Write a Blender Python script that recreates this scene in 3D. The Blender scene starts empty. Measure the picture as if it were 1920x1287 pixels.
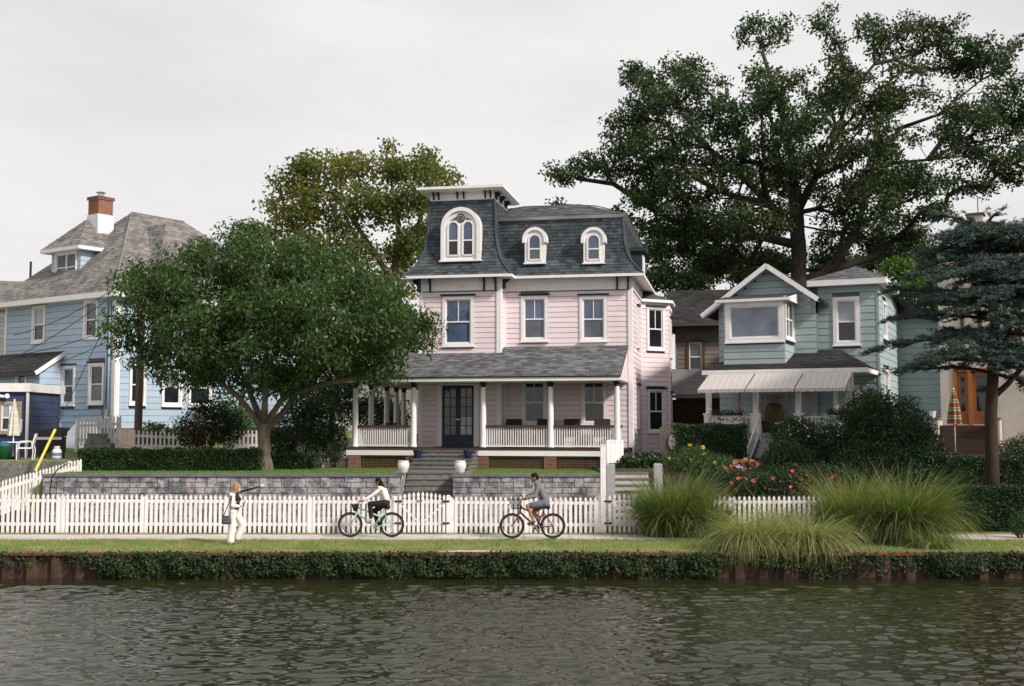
import bpy, math, random
import numpy as np
from mathutils import Vector, Matrix
random.seed(7)
rng = np.random.default_rng(7)
R = math.radians
SC = bpy.context.scene
COL = SC.collection

# ------------------------------------------------------------------ camera, sky, sun
FPX, HOR, CAMZ = 2133.0, 795.0, 3.06           # focal length and horizon in photograph pixels
PITCH = math.atan2(HOR - 643.5, FPX)
cam_d = bpy.data.cameras.new('camera')
cam_d.sensor_width = 36.0
cam_d.lens = 36.0 * FPX / 1920.0
cam_d.clip_start, cam_d.clip_end = 0.1, 3000.0
cam = bpy.data.objects.new('camera', cam_d)
COL.objects.link(cam)
cam.location = (0, 0, CAMZ)
cam.rotation_euler = (R(90) + PITCH, 0, 0)
SC.camera = cam

SUN_AZ, SUN_EL = R(52), R(36)                  # azimuth from straight behind the camera towards the right
sun_dir = Vector((math.sin(SUN_AZ) * math.cos(SUN_EL), -math.cos(SUN_AZ) * math.cos(SUN_EL), math.sin(SUN_EL)))
sun_d = bpy.data.lights.new('sun', 'SUN')
sun_d.energy = 4.2
sun_d.angle = R(6.0)
sun_d.color = (1.0, 0.92, 0.85)
sun = bpy.data.objects.new('sun', sun_d)
COL.objects.link(sun)
sun.rotation_euler = sun_dir.to_track_quat('Z', 'Y').to_euler()

world = bpy.data.worlds.new('World')
SC.world = world
world.use_nodes = True
wn, wl = world.node_tree.nodes, world.node_tree.links
wn.clear()
w_out = wn.new('ShaderNodeOutputWorld')
w_bg = wn.new('ShaderNodeBackground')
w_sky = wn.new('ShaderNodeTexSky')
w_sky.sky_type = 'NISHITA'
w_sky.sun_disc = False
w_sky.sun_elevation = SUN_EL
w_sky.sun_rotation = math.atan2(sun_dir.x, sun_dir.y)
w_tc = wn.new('ShaderNodeTexCoord')
w_map = wn.new('ShaderNodeMapping')
w_map.inputs['Scale'].default_value = (1.0, 1.0, 3.2)
w_map.inputs['Location'].default_value = (0.35, 0.0, 0.55)
w_no = wn.new('ShaderNodeTexNoise')
w_no.inputs['Scale'].default_value = 2.3
w_no.inputs['Detail'].default_value = 6.0
w_no.inputs['Roughness'].default_value = 0.5
w_ramp = wn.new('ShaderNodeValToRGB')
w_ramp.color_ramp.elements[0].position = 0.36
w_ramp.color_ramp.elements[0].color = (7.9, 7.65, 7.65, 1)
w_ramp.color_ramp.elements[1].position = 0.58
w_ramp.color_ramp.elements[1].color = (9.3, 9.0, 8.95, 1)
w_mix = wn.new('ShaderNodeMix')
w_mix.data_type = 'RGBA'
w_mix.inputs['Factor'].default_value = 0.95       # thin cloud over the whole sky
wl.new(w_tc.outputs['Generated'], w_map.inputs['Vector'])
wl.new(w_map.outputs['Vector'], w_no.inputs['Vector'])
wl.new(w_no.outputs['Fac'], w_ramp.inputs['Fac'])
wl.new(w_sky.outputs['Color'], w_mix.inputs[6])
wl.new(w_ramp.outputs['Color'], w_mix.inputs[7])
wl.new(w_mix.outputs[2], w_bg.inputs['Color'])
w_bg.inputs['Strength'].default_value = 0.1
wl.new(w_bg.outputs['Background'], w_out.inputs['Surface'])

SC.view_settings.view_transform = 'Standard'
SC.view_settings.look = 'None'
SC.view_settings.gamma = 1.0
SC.view_settings.exposure = 0.0
SC.view_settings.use_curve_mapping = False
SC.render.engine = 'CYCLES'
SC.cycles.use_denoising = True
SC.cycles.max_bounces = 6
SC.cycles.diffuse_bounces = 3
SC.cycles.glossy_bounces = 3
SC.cycles.transmission_bounces = 3
SC.cycles.transparent_max_bounces = 6
SC.cycles.sample_clamp_indirect = 6.0

# ------------------------------------------------------------------ surveying helpers (rays of the camera met with real planes)
_c, _s = math.cos(PITCH), math.sin(PITCH)
def ray(px, py):
    u, v = (px - 960) / FPX, (643.5 - py) / FPX
    return Vector((u, _c - v * _s, _s + v * _c))
def atY(px, py, Y):
    d = ray(px, py); t = Y / d.y
    return Vector((d.x * t, Y, CAMZ + d.z * t))
def atZ(px, py, z):
    d = ray(px, py); t = (z - CAMZ) / d.z
    return Vector((d.x * t, d.y * t, z))

# ------------------------------------------------------------------ materials
MATS = {}
def newmat(name):
    m = bpy.data.materials.new(name); m.use_nodes = True
    m.node_tree.nodes.clear()
    MATS[name] = m
    return m, m.node_tree.nodes, m.node_tree.links
def _rgb(c): return (c[0], c[1], c[2], 1.0)
def noise(N, L, scale, detail=4.0, stretch=None, coord='pos', rough=0.55):
    if coord == 'pos':
        g = N.new('ShaderNodeNewGeometry'); src = g.outputs['Position']
    else:
        g = N.new('ShaderNodeTexCoord'); src = g.outputs['Object']
    mp = N.new('ShaderNodeMapping')
    if stretch: mp.inputs['Scale'].default_value = stretch
    t = N.new('ShaderNodeTexNoise')
    t.inputs['Scale'].default_value = scale
    t.inputs['Detail'].default_value = detail
    t.inputs['Roughness'].default_value = rough
    L.new(src, mp.inputs['Vector']); L.new(mp.outputs['Vector'], t.inputs['Vector'])
    return t
def rampn(N, L, fac, lo, hi, a=0.3, b=0.7):
    r = N.new('ShaderNodeValToRGB')
    r.color_ramp.elements[0].position, r.color_ramp.elements[0].color = a, _rgb(lo)
    r.color_ramp.elements[1].position, r.color_ramp.elements[1].color = b, _rgb(hi)
    L.new(fac, r.inputs['Fac'])
    return r
def mixn(N, L, a, b, fac=None, f=0.5, mode='MIX'):
    m = N.new('ShaderNodeMix'); m.data_type = 'RGBA'; m.blend_type = mode
    m.inputs['Factor'].default_value = f
    if fac is not None: L.new(fac, m.inputs['Factor'])
    for sock, v in ((6, a), (7, b)):
        if isinstance(v, tuple): m.inputs[sock].default_value = _rgb(v)
        else: L.new(v, m.inputs[sock])
    return m.outputs[2]
def pmat(name, c1, c2=None, scale=4.0, rough=0.7, bump=0.0, bscale=None, island=0.0, objrand=0.0, spec=0.4, metal=0.0,
         stretch=None, dirt=None, dscale=1.2, coat=0.0, ior=1.45, detail=4.0, ramp=(0.32, 0.66)):
    m, N, L = newmat(name)
    out = N.new('ShaderNodeOutputMaterial'); p = N.new('ShaderNodeBsdfPrincipled')
    L.new(p.outputs[0], out.inputs['Surface'])
    n = noise(N, L, scale, detail, stretch)
    c2 = c2 or tuple(min(1, x * 0.82) for x in c1)
    col = rampn(N, L, n.outputs['Fac'], c2, c1, *ramp).outputs['Color']
    if dirt:
        nd = noise(N, L, dscale, 7.0, None, 'pos', 0.7)
        r = rampn(N, L, nd.outputs['Fac'], (0, 0, 0), (1, 1, 1), 0.52, 0.74)
        col = mixn(N, L, col, dirt, r.outputs['Color'])
    for kind, amt in (('island', island), ('obj', objrand)):
        if amt:
            if kind == 'island':
                src = N.new('ShaderNodeNewGeometry').outputs['Random Per Island']
            else:
                src = N.new('ShaderNodeObjectInfo').outputs['Random']
            mr = N.new('ShaderNodeMapRange')
            mr.inputs['To Min'].default_value = 1 - amt; mr.inputs['To Max'].default_value = 1 + amt * 0.6
            L.new(src, mr.inputs['Value'])
            cc = N.new('ShaderNodeCombineColor')
            for k in range(3): L.new(mr.outputs[0], cc.inputs[k])
            col = mixn(N, L, col, cc.outputs[0], f=1.0, mode='MULTIPLY')
    L.new(col, p.inputs['Base Color'])
    p.inputs['Roughness'].default_value = rough
    p.inputs['Specular IOR Level'].default_value = spec
    p.inputs['IOR'].default_value = ior
    p.inputs['Metallic'].default_value = metal
    p.inputs['Coat Weight'].default_value = coat
    if bump:
        nb = noise(N, L, bscale or scale * 4, 5.0, stretch)
        b = N.new('ShaderNodeBump'); b.inputs['Strength'].default_value = bump
        b.inputs['Distance'].default_value = 0.03
        L.new(nb.outputs['Fac'], b.inputs['Height']); L.new(b.outputs[0], p.inputs['Normal'])
    return m
def leafmat(name, cols, trans=0.3, rough=0.5, spec=0.35, patch=None):
    """leaf colour picked per leaf; part of the light passes through"""
    m, N, L = newmat(name)
    out = N.new('ShaderNodeOutputMaterial'); p = N.new('ShaderNodeBsdfPrincipled'); t = N.new('ShaderNodeBsdfTranslucent')
    ms = N.new('ShaderNodeMixShader'); ms.inputs[0].default_value = trans
    g = N.new('ShaderNodeNewGeometry')
    r = N.new('ShaderNodeValToRGB')
    els = r.color_ramp.elements
    while len(els) < len(cols): els.new(0.5)
    for i, c in enumerate(cols):
        els[i].position = i / (len(cols) - 1); els[i].color = _rgb(c)
    L.new(g.outputs['Random Per Island'], r.inputs['Fac'])
    col = r.outputs['Color']
    if patch:
        n = noise(N, L, patch[1], 2.0)
        rr = rampn(N, L, n.outputs['Fac'], (0, 0, 0), (1, 1, 1), 0.45, 0.68)
        col = mixn(N, L, col, patch[0], rr.outputs['Color'])
    L.new(col, p.inputs['Base Color'])
    tc = mixn(N, L, col, (1.3, 1.5, 0.5), f=1.0, mode='MULTIPLY')
    L.new(tc, t.inputs['Color'])
    p.inputs['Roughness'].default_value = rough
    p.inputs['Specular IOR Level'].default_value = spec
    L.new(p.outputs[0], ms.inputs[1]); L.new(t.outputs[0], ms.inputs[2])
    L.new(ms.outputs[0], out.inputs['Surface'])
    return m

WHITE = pmat('white_paint', (0.82, 0.80, 0.80), (0.77, 0.75, 0.75), 2.0, 0.55, dirt=(0.68, 0.65, 0.62), dscale=2.5)
FENCEW = pmat('fence_white', (0.84, 0.80, 0.80), (0.76, 0.72, 0.72), 3.0, 0.55, objrand=0.08, dirt=(0.68, 0.65, 0.61), dscale=3.5)
PINK = pmat('pink_clapboard', (0.83, 0.705, 0.735), (0.77, 0.645, 0.675), 0.9, 0.65, objrand=0.06, dirt=(0.70, 0.58, 0.60), dscale=1.4)
PINKD = pmat('pink_sheathing', (0.40, 0.24, 0.26), None, 2.0, 0.8)
NAVY = pmat('navy_paint', (0.025, 0.035, 0.07), (0.018, 0.025, 0.05), 3.0, 0.45)
NAVYTRIM = pmat('black_trim', (0.02, 0.022, 0.03), None, 3.0, 0.5)
MANS = pmat('dark_slate_shingle', (0.072, 0.090, 0.100), (0.042, 0.055, 0.064), 1.5, 0.8, 0.4, 60, island=0.5)
MANSB = pmat('slate_roof_base', (0.035, 0.042, 0.048), None, 2.0, 0.85)
GREYSH = pmat('grey_asphalt_shingle', (0.165, 0.172, 0.180), (0.110, 0.116, 0.124), 1.3, 0.85, 0.4, 60, island=0.55)
GREYSHB = pmat('grey_roof_base', (0.07, 0.068, 0.07), None, 2.0, 0.9)
WARMSH = pmat('weathered_shingle', (0.25, 0.235, 0.225), (0.17, 0.16, 0.155), 1.1, 0.85, 0.4, 60, island=0.4, dirt=(0.09, 0.085, 0.08), dscale=0.6)
BLACKSH = pmat('black_asphalt_shingle', (0.045, 0.043, 0.043), (0.028, 0.027, 0.028), 1.3, 0.85, 0.4, 60, island=0.5)
BLUE = pmat('pale_blue_shake', (0.42, 0.525, 0.64), (0.365, 0.465, 0.575), 1.0, 0.7, 0.15, 40, objrand=0.07, dirt=(0.33, 0.42, 0.51), dscale=1.0)
BLUED = pmat('blue_sheathing', (0.14, 0.18, 0.22), None, 2.0, 0.8)
TEAL = pmat('grey_green_shake', (0.37, 0.46, 0.465), (0.32, 0.405, 0.41), 1.0, 0.7, 0.15, 40, objrand=0.07, dirt=(0.28, 0.35, 0.355), dscale=1.0)
TEALD = pmat('green_sheathing', (0.12, 0.15, 0.15), None, 2.0, 0.8)
TAUPE = pmat('taupe_siding', (0.22, 0.20, 0.17), (0.17, 0.155, 0.13), 1.0, 0.75, objrand=0.08)
TAUPED = pmat('dark_olive_trim', (0.075, 0.075, 0.062), None, 2.0, 0.7)
STUCCO = pmat('cream_stucco', (0.56, 0.51, 0.45), (0.48, 0.43, 0.38), 2.0, 0.9, 0.3, 60, dirt=(0.36, 0.32, 0.27), dscale=1.0)
SHACKNAVY = pmat('blue_painted_board', (0.045, 0.07, 0.15), (0.035, 0.055, 0.12), 2.0, 0.6, objrand=0.08)
GREYSHAKE = pmat('grey_shake', (0.22, 0.22, 0.22), (0.16, 0.16, 0.165), 1.0, 0.8, 0.3, 40, objrand=0.12)
WOODBROWN = pmat('dark_stained_wood', (0.075, 0.045, 0.032), (0.05, 0.03, 0.022), 3.0, 0.5, stretch=(1, 8, 8))
WOODGREY = pmat('weathered_wood', (0.17, 0.14, 0.12), (0.10, 0.085, 0.075), 3.0, 0.8, 0.3, 30, objrand=0.2, stretch=(6, 6, 0.6))
ORANGEWOOD = pmat('varnished_door_wood', (0.36, 0.14, 0.04), (0.26, 0.095, 0.028), 4.0, 0.4, stretch=(8, 8, 0.8))
BRICK = pmat('red_brick', (0.26, 0.125, 0.085), (0.18, 0.085, 0.06), 8.0, 0.85, 0.3, 50, objrand=0.25, island=0.25)
BRICKO = pmat('orange_brick', (0.36, 0.17, 0.085), (0.25, 0.11, 0.06), 8.0, 0.85, 0.3, 50, objrand=0.22)
MORTAR = pmat('mortar', (0.33, 0.29, 0.26), None, 20.0, 0.95)
STONE = pmat('grey_wall_block', (0.40, 0.385, 0.385), (0.14, 0.145, 0.165), 4.6, 0.9, 0.9, 16, objrand=0.14, dirt=(0.44, 0.36, 0.31), dscale=3.1, detail=7.0, ramp=(0.41, 0.60))
CAPSTONE = pmat('grey_cap_stone', (0.17, 0.17, 0.18), (0.12, 0.12, 0.13), 5.0, 0.9, 0.4, 30, objrand=0.1)
STEPST = pmat('mossy_step_stone', (0.20, 0.20, 0.17), (0.11, 0.115, 0.10), 6.0, 0.9, 0.6, 25, objrand=0.15, dirt=(0.30, 0.26, 0.22), dscale=4.0)
CONC = pmat('pale_concrete', (0.56, 0.505, 0.475), (0.46, 0.41, 0.385), 2.2, 0.95, 0.3, 60, dirt=(0.36, 0.32, 0.28), dscale=1.3)
PILLAR = pmat('grey_concrete_post', (0.36, 0.36, 0.355), (0.30, 0.30, 0.30), 4.0, 0.9, 0.2, 60)
CERAM = pmat('white_glaze', (0.80, 0.74, 0.70), (0.74, 0.68, 0.64), 3.0, 0.35)
BLUEPOT = pmat('blue_glaze', (0.018, 0.03, 0.075), (0.012, 0.02, 0.05), 6.0, 0.25, spec=0.6)
IRON = pmat('black_iron', (0.012, 0.012, 0.013), None, 5.0, 0.5)
RUST = pmat('rusty_steel', (0.085, 0.045, 0.028), (0.035, 0.023, 0.018), 3.0, 0.85, 0.3, 25, stretch=(1.5, 1.5, 0.5), dirt=(0.035, 0.028, 0.022), dscale=2.0)
RUSTCAP = pmat('rusty_cap', (0.20, 0.075, 0.045), (0.11, 0.045, 0.03), 3.0, 0.8, 0.2, 25)
DARKVOID = pmat('dark_under_porch', (0.02, 0.018, 0.016), None, 2.0, 0.95)  # near-black colour painted for unlit hollows, also dark wall joints
LATT = pmat('lattice_brown', (0.14, 0.085, 0.045), (0.09, 0.055, 0.03), 6.0, 0.7)
BARKG = pmat('grey_brown_bark', (0.20, 0.165, 0.125), (0.085, 0.068, 0.053), 4.5, 0.95, 0.8, 12, stretch=(3, 3, 0.5), dirt=(0.22, 0.195, 0.135), dscale=2.0)
BARKD = pmat('dark_oak_bark', (0.075, 0.06, 0.05), (0.035, 0.028, 0.024), 4.0, 0.95, 0.8, 10, stretch=(3, 3, 0.5))
BARKC = pmat('red_brown_bark', (0.062, 0.038, 0.026), (0.03, 0.02, 0.015), 5.0, 0.95, 0.8, 14, stretch=(3, 3, 0.5))
POLEW = pmat('utility_pole_wood', (0.19, 0.15, 0.115), (0.12, 0.095, 0.075), 3.0, 0.9, 0.4, 20, stretch=(6, 6, 0.4))
METALL = pmat('bright_metal', (0.62, 0.61, 0.60), None, 6.0, 0.32, metal=0.9)
WICKER = pmat('dark_wicker', (0.045, 0.033, 0.026), (0.025, 0.018, 0.015), 40.0, 0.7, 0.5, 120)
SOFFIT = pmat('grey_porch_ceiling', (0.52, 0.51, 0.50), (0.46, 0.45, 0.44), 2.0, 0.7)

def glassmat(name, base, rough=0.04, ior=1.75, spec=0.5):
    m, N, L = newmat(name)
    out = N.new('ShaderNodeOutputMaterial'); p = N.new('ShaderNodeBsdfPrincipled')
    L.new(p.outputs[0], out.inputs['Surface'])
    n = noise(N, L, 1.1, 2.0)
    r = rampn(N, L, n.outputs['Fac'], tuple(x * 0.55 for x in base), base, 0.35, 0.62)
    L.new(r.outputs['Color'], p.inputs['Base Color'])
    p.inputs['Roughness'].default_value = rough; p.inputs['IOR'].default_value = ior
    nb = noise(N, L, 1.6, 1.0)
    b = N.new('ShaderNodeBump'); b.inputs['Strength'].default_value = 0.12; b.inputs['Distance'].default_value = 0.02
    L.new(nb.outputs['Fac'], b.inputs['Height']); L.new(b.outputs[0], p.inputs['Normal'])
    return m
GLASSB = glassmat('window_glass_sky_tint', (0.085, 0.115, 0.20))  # blue base colour stands in for sky mirrored in the panes
GLASSD = glassmat('window_glass_dark', (0.018, 0.022, 0.028), ior=1.6)
GLASSP = glassmat('window_glass_pale_blind', (0.30, 0.32, 0.37))
GLASSS = glassmat('window_glass_screen', (0.10, 0.115, 0.15), rough=0.3)
GLASSG = glassmat('window_glass_big', (0.16, 0.185, 0.27))

# ------------------------------------------------------------------ mesh helpers
class MB:
    def __init__(s): s.v, s.f, s.m = [], [], []
    def add(s, vs, fs, mi=0):
        o = len(s.v); s.v += [tuple(p) for p in vs]
        s.f += [tuple(i + o for i in f) for f in fs]; s.m += [mi] * len(fs)
        return s
    def hexa(s, b, t, mi=0):      # b, t: four bottom and four top corners, counter-clockwise from above
        return s.add(list(b) + list(t), [(3, 2, 1, 0), (4, 5, 6, 7), (0, 1, 5, 4), (1, 2, 6, 5), (2, 3, 7, 6), (3, 0, 4, 7)], mi)
    def box(s, x0, x1, y0, y1, z0, z1, mi=0):
        if x1 < x0: x0, x1 = x1, x0
        if y1 < y0: y0, y1 = y1, y0
        q = ((x0, y0), (x1, y0), (x1, y1), (x0, y1))
        return s.hexa([(a, b, z0) for a, b in q], [(a, b, z1) for a, b in q], mi)
    def bar(s, p, q, w, h=None, up=(0, 0, 1), mi=0):
        p, q = Vector(p), Vector(q); h = h or w
        d = (q - p).normalized(); up = Vector(up)
        if abs(d.dot(up)) > 0.98: up = Vector((1, 0, 0))
        a = d.cross(up).normalized() * (w / 2); b = a.cross(d).normalized() * (h / 2)
        c = [-a - b, a - b, a + b, -a + b]
        vs = [p + k for k in c] + [q + k for k in c]
        return s.add(vs, [(0, 1, 2, 3), (7, 6, 5, 4), (0, 4, 5, 1), (1, 5, 6, 2), (2, 6, 7, 3), (3, 7, 4, 0)], mi)
    def tube(s, pts, rads, n=8, mi=0, cap=True):
        pts = [Vector(p) for p in pts]
        if not hasattr(rads, '__len__'): rads = [rads] * len(pts)
        o = len(s.v); ref = None
        for i, p in enumerate(pts):
            d = (pts[min(i + 1, len(pts) - 1)] - pts[max(i - 1, 0)])
            d = d.normalized() if d.length > 1e-9 else Vector((0, 0, 1))
            if ref is None:
                ref = Vector((1, 0, 0)) if abs(d.x) < 0.8 else Vector((0, 1, 0))
            a = (ref - d * ref.dot(d)).normalized(); b = d.cross(a); ref = a
            for k in range(n):
                t = 2 * math.pi * k / n
                s.v.append(tuple(p + (a * math.cos(t) + b * math.sin(t)) * rads[i]))
        for i in range(len(pts) - 1):
            for k in range(n):
                k2 = (k + 1) % n
                s.f.append((o + i * n + k, o + i * n + k2, o + (i + 1) * n + k2, o + (i + 1) * n + k)); s.m.append(mi)
        if cap:
            s.f.append(tuple(o + k for k in reversed(range(n)))); s.m.append(mi)
            s.f.append(tuple(o + (len(pts) - 1) * n + k for k in range(n))); s.m.append(mi)
        return s
    def lathe(s, prof, c=(0, 0, 0), n=20, mi=0):
        return s.tube([(c[0], c[1], c[2] + z + 1e-6 * i) for i, (r, z) in enumerate(prof)], [r for r, z in prof], n, mi) if all(prof[i + 1][1] > prof[i][1] for i in range(len(prof) - 1)) else s._lathe(prof, c, n, mi)
    def _lathe(s, prof, c, n, mi):
        o = len(s.v)
        for r, z in prof:
            for k in range(n):
                t = 2 * math.pi * k / n
                s.v.append((c[0] + r * math.cos(t), c[1] + r * math.sin(t), c[2] + z))
        for i in range(len(prof) - 1):
            for k in range(n):
                k2 = (k + 1) % n
                s.f.append((o + i * n + k, o + i * n + k2, o + (i + 1) * n + k2, o + (i + 1) * n + k)); s.m.append(mi)
        return s
    def prism(s, pts, d, mi=0):   # polygon extruded by vector d
        n = len(pts); d = Vector(d)
        vs = [Vector(p) for p in pts] + [Vector(p) + d for p in pts]
        fs = [tuple(range(n)), tuple(reversed(range(n, 2 * n)))] + [(i, i + n, (i + 1) % n + n, (i + 1) % n) for i in range(n)]
        return s.add(vs, fs, mi)
    def mesh(s, name, mats, smooth=False, fix=True):
        me = bpy.data.meshes.new(name)
        me.from_pydata(s.v, [], s.f)
        for m in (mats if isinstance(mats, (list, tuple)) else [mats]): me.materials.append(m)
        if any(s.m): me.polygons.foreach_set('material_index', s.m)
        if fix:
            import bmesh
            bm = bmesh.new(); bm.from_mesh(me); bmesh.ops.recalc_face_normals(bm, faces=bm.faces); bm.to_mesh(me); bm.free()
        if smooth:
            me.polygons.foreach_set('use_smooth', [True] * len(me.polygons))
        me.update()
        return me
    def build(s, name, mats, parent=None, smooth=False, fix=True):
        zo = base_z(parent)
        if zo: s.v = [(x, y, z - zo) for x, y, z in s.v]
        return link(name, s.mesh(name, mats, smooth, fix), parent)
def base_z(o):
    if o is None: return 0.0
    while o.parent: o = o.parent
    return o.location.z
def link(name, data, parent=None, loc=None, rot=None, scale=None):
    o = bpy.data.objects.new(name, data); COL.objects.link(o)
    if parent: o.parent = parent
    if loc is not None:
        zo = base_z(parent) if parent else 0.0
        o.location = (loc[0], loc[1], loc[2] - zo)
    if rot is not None: o.rotation_euler = rot
    if scale is not None: o.scale = scale
    return o
def tag(o, label=None, cat=None, group=None, kind=None):
    if label: o['label'] = label
    if cat: o['category'] = cat
    if group: o['group'] = group
    if kind: o['kind'] = kind
    return o
def thing(name, label, cat, loc=(0, 0, 0), rz=0.0, group=None):
    o = bpy.data.objects.new(name, None); COL.objects.link(o)
    o.empty_display_size = 0.2
    o.location = loc; o.rotation_euler = (0, 0, rz)
    return tag(o, label, cat, group)
def npmesh(name, verts, faces_n, mat, smooth=False, mats_idx=None):
    """verts (N*k,3) array with consecutive k-gons"""
    k = faces_n; nv = len(verts); nf = nv // k
    me = bpy.data.meshes.new(name)
    me.vertices.add(nv); me.vertices.foreach_set('co', np.asarray(verts, dtype=np.float32).ravel())
    me.loops.add(nv); me.loops.foreach_set('vertex_index', np.arange(nv, dtype=np.int32))
    me.polygons.add(nf)
    me.polygons.foreach_set('loop_start', np.arange(nf, dtype=np.int32) * k)
    me.polygons.foreach_set('loop_total', np.full(nf, k, dtype=np.int32))
    for m in (mat if isinstance(mat, (list, tuple)) else [mat]): me.materials.append(m)
    if mats_idx is not None: me.polygons.foreach_set('material_index', np.asarray(mats_idx, dtype=np.int32))
    me.update(calc_edges=True)
    return me

# ------------------------------------------------------------------ building frames and walls
class Frame:
    def __init__(s, root):
        s.root = root; a = root.rotation_euler.z
        s.o = Vector((root.location.x, root.location.y, 0)); s.a = a
        s.M = Matrix.Rotation(-a, 3, 'Z')
        s.ro = s.M @ (Vector((0, 0, CAMZ)) - s.o)
    def rd(s, px, py): return s.M @ ray(px, py)
    def w(s, px, py, w):           # meets the plane w = const  -> u, z
        d = s.rd(px, py); t = (w - s.ro.y) / d.y
        return s.ro.x + d.x * t, s.ro.z + d.z * t
    def u(s, px, py, u):           # meets the plane u = const  -> w, z
        d = s.rd(px, py); t = (u - s.ro.x) / d.x
        return s.ro.y + d.y * t, s.ro.z + d.z * t
class Wall:
    """vertical wall line A -> B in local plan, left to right as seen from outside"""
    def __init__(s, fr, A, B):
        s.fr, s.root = fr, fr.root
        s.A, s.B = Vector((A[0], A[1])), Vector((B[0], B[1]))
        s.L = (s.B - s.A).length; s.d = (s.B - s.A) / s.L
        s.n = Vector((s.d.y, -s.d.x)); s.open = []
    def hit(s, px, py):
        d = s.fr.rd(px, py); ro = s.fr.ro
        t = ((s.A - Vector((ro.x, ro.y))).dot(s.n)) / Vector((d.x, d.y)).dot(s.n)
        p = ro + d * t
        return (Vector((p.x, p.y)) - s.A).dot(s.d), p.z
    def rect(s, px0, py0, px1, py1):
        mx, my = (px0 + px1) / 2, (py0 + py1) / 2
        s0, s1 = s.hit(px0, my)[0], s.hit(px1, my)[0]
        return s0, s1, s.hit(mx, py1)[1], s.hit(mx, py0)[1]
    def pt(s, t, off, z):
        p = s.A + s.d * t + s.n * off
        return (p.x, p.y, z)
    def slab(s, mb, t0, t1, o0, o1, z0, z1, mi=0):
        q = [(t0, o1), (t1, o1), (t1, o0), (t0, o0)]
        return mb.hexa([s.pt(a, b, z0) for a, b in q], [s.pt(a, b, z1) for a, b in q], mi)
    def siding(s, z0, z1, course, mat, lim=None, t0=0.0, t1=None, name='siding_board', th=0.018, top=0.006, gap=0.013):
        t1 = s.L if t1 is None else t1
        z = z0; k = 0
        while z < z1 - 0.03:
            ze = min(z + course, z1)
            spans = [(t0, t1)]
            if lim:
                a, b = lim((z + ze) / 2); spans = [(max(a, t0), min(b, t1))]
            for (a, b, c, d) in s.open:
                if c < ze - 0.02 and d > z + 0.02:
                    ns = []
                    for (p, q) in spans:
                        if b <= p or a >= q: ns.append((p, q)); continue
                        if a > p: ns.append((p, a))
                        if b < q: ns.append((b, q))
                    spans = ns
            for (p, q) in spans:
                if q - p < 0.04: continue
                m = MB()
                bt = [s.pt(p, th, z), s.pt(q, th, z), s.pt(q, -0.02, z), s.pt(p, -0.02, z)]
                zg = ze - (gap if ze < z1 else 0)
                tp = [s.pt(p, top, zg), s.pt(q, top, zg), s.pt(q, -0.02, zg), s.pt(p, -0.02, zg)]
                m.hexa(bt, tp); m.build(name, mat, s.root, fix=False)
            z = ze; k += 1
    def trim(s, name, t0, t1, z0, z1, mat, o1=0.045, o0=-0.02, parent=None):
        m = MB(); s.slab(m, t0, t1, o0, o1, z0, z1); return m.build(name, mat, parent or s.root, fix=False)
    def window(s, rect, style='1/1', cw=0.11, glass=None, glass2=None, cap=None, sill=True, frame=None, proud=0.05, label=None, sashmat=None):
        """rect = outer casing: s0, s1, z0, z1.  window > sash, pane, header, sill"""
        glass = glass or GLASSB; glass2 = glass2 or glass; frame = frame or WHITE; sashmat = sashmat or WHITE
        a, b, c, d = rect
        s.open.append((a - 0.01, b + 0.01, c, d))
        m = MB()
        s.slab(m, a, a + cw, -0.03, proud, c, d); s.slab(m, b - cw, b, -0.03, proud, c, d)
        s.slab(m, a + cw, b - cw, -0.03, proud, d - cw, d); s.slab(m, a + cw, b - cw, -0.03, proud, c, c + cw * 0.8)
        w = m.build('window', frame, s.root, fix=False)
        if label: w['label'] = label
        ia, ib, ic, idd = a + cw, b - cw, c + cw * 0.8, d - cw
        fw = 0.045
        nlights = 2 if style == 'twin' else 1
        for q in range(nlights):
            la = ia + (ib - ia) * q / nlights; lb = ia + (ib - ia) * (q + 1) / nlights
            m = MB()
            s.slab(m, la, la + fw, -0.05, 0.0, ic, idd); s.slab(m, lb - fw, lb, -0.05, 0.0, ic, idd)
            s.slab(m, la + fw, lb - fw, -0.05, 0.0, ic, ic + fw * 1.2); s.slab(m, la + fw, lb - fw, -0.05, 0.0, idd - fw, idd)
            zm = ic + (idd - ic) * 0.49
            if style != 'fixed' : s.slab(m, la + fw, lb - fw, -0.05, 0.004, zm - 0.025, zm + 0.025)
            if style == '2/1': s.slab(m, (la + lb) / 2 - 0.014, (la + lb) / 2 + 0.014, -0.045, -0.004, zm + 0.025, idd - fw)
            m.build('sash', sashmat, w, fix=False)
            zs = [(ic + fw * 1.2, idd - fw, glass)] if style == 'fixed' else [(ic + fw * 1.2, zm - 0.025, glass2), (zm + 0.025, idd - fw, glass)]
            for (p, r, g) in zs:
                cols = [(la + fw, lb - fw)]
                if style == '2/1' and p > zm: cols = [(la + fw, (la + lb) / 2 - 0.014), ((la + lb) / 2 + 0.014, lb - fw)]
                for (x0, x1) in cols:
                    m = MB(); s.slab(m, x0, x1, -0.045, -0.03, p, r); m.build('pane', g, w, fix=False)
        if cap is not None:
            m = MB(); s.slab(m, a - 0.07, b + 0.07, -0.01, 0.11, d + 0.02, d + 0.075); m.build('header', cap, w, fix=False)
        if sill:
            m = MB(); s.slab(m, a - 0.03, b + 0.03, -0.01, 0.09, c - 0.05, c - 0.002); m.build('sill', frame, w, fix=False)
        return w
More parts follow.
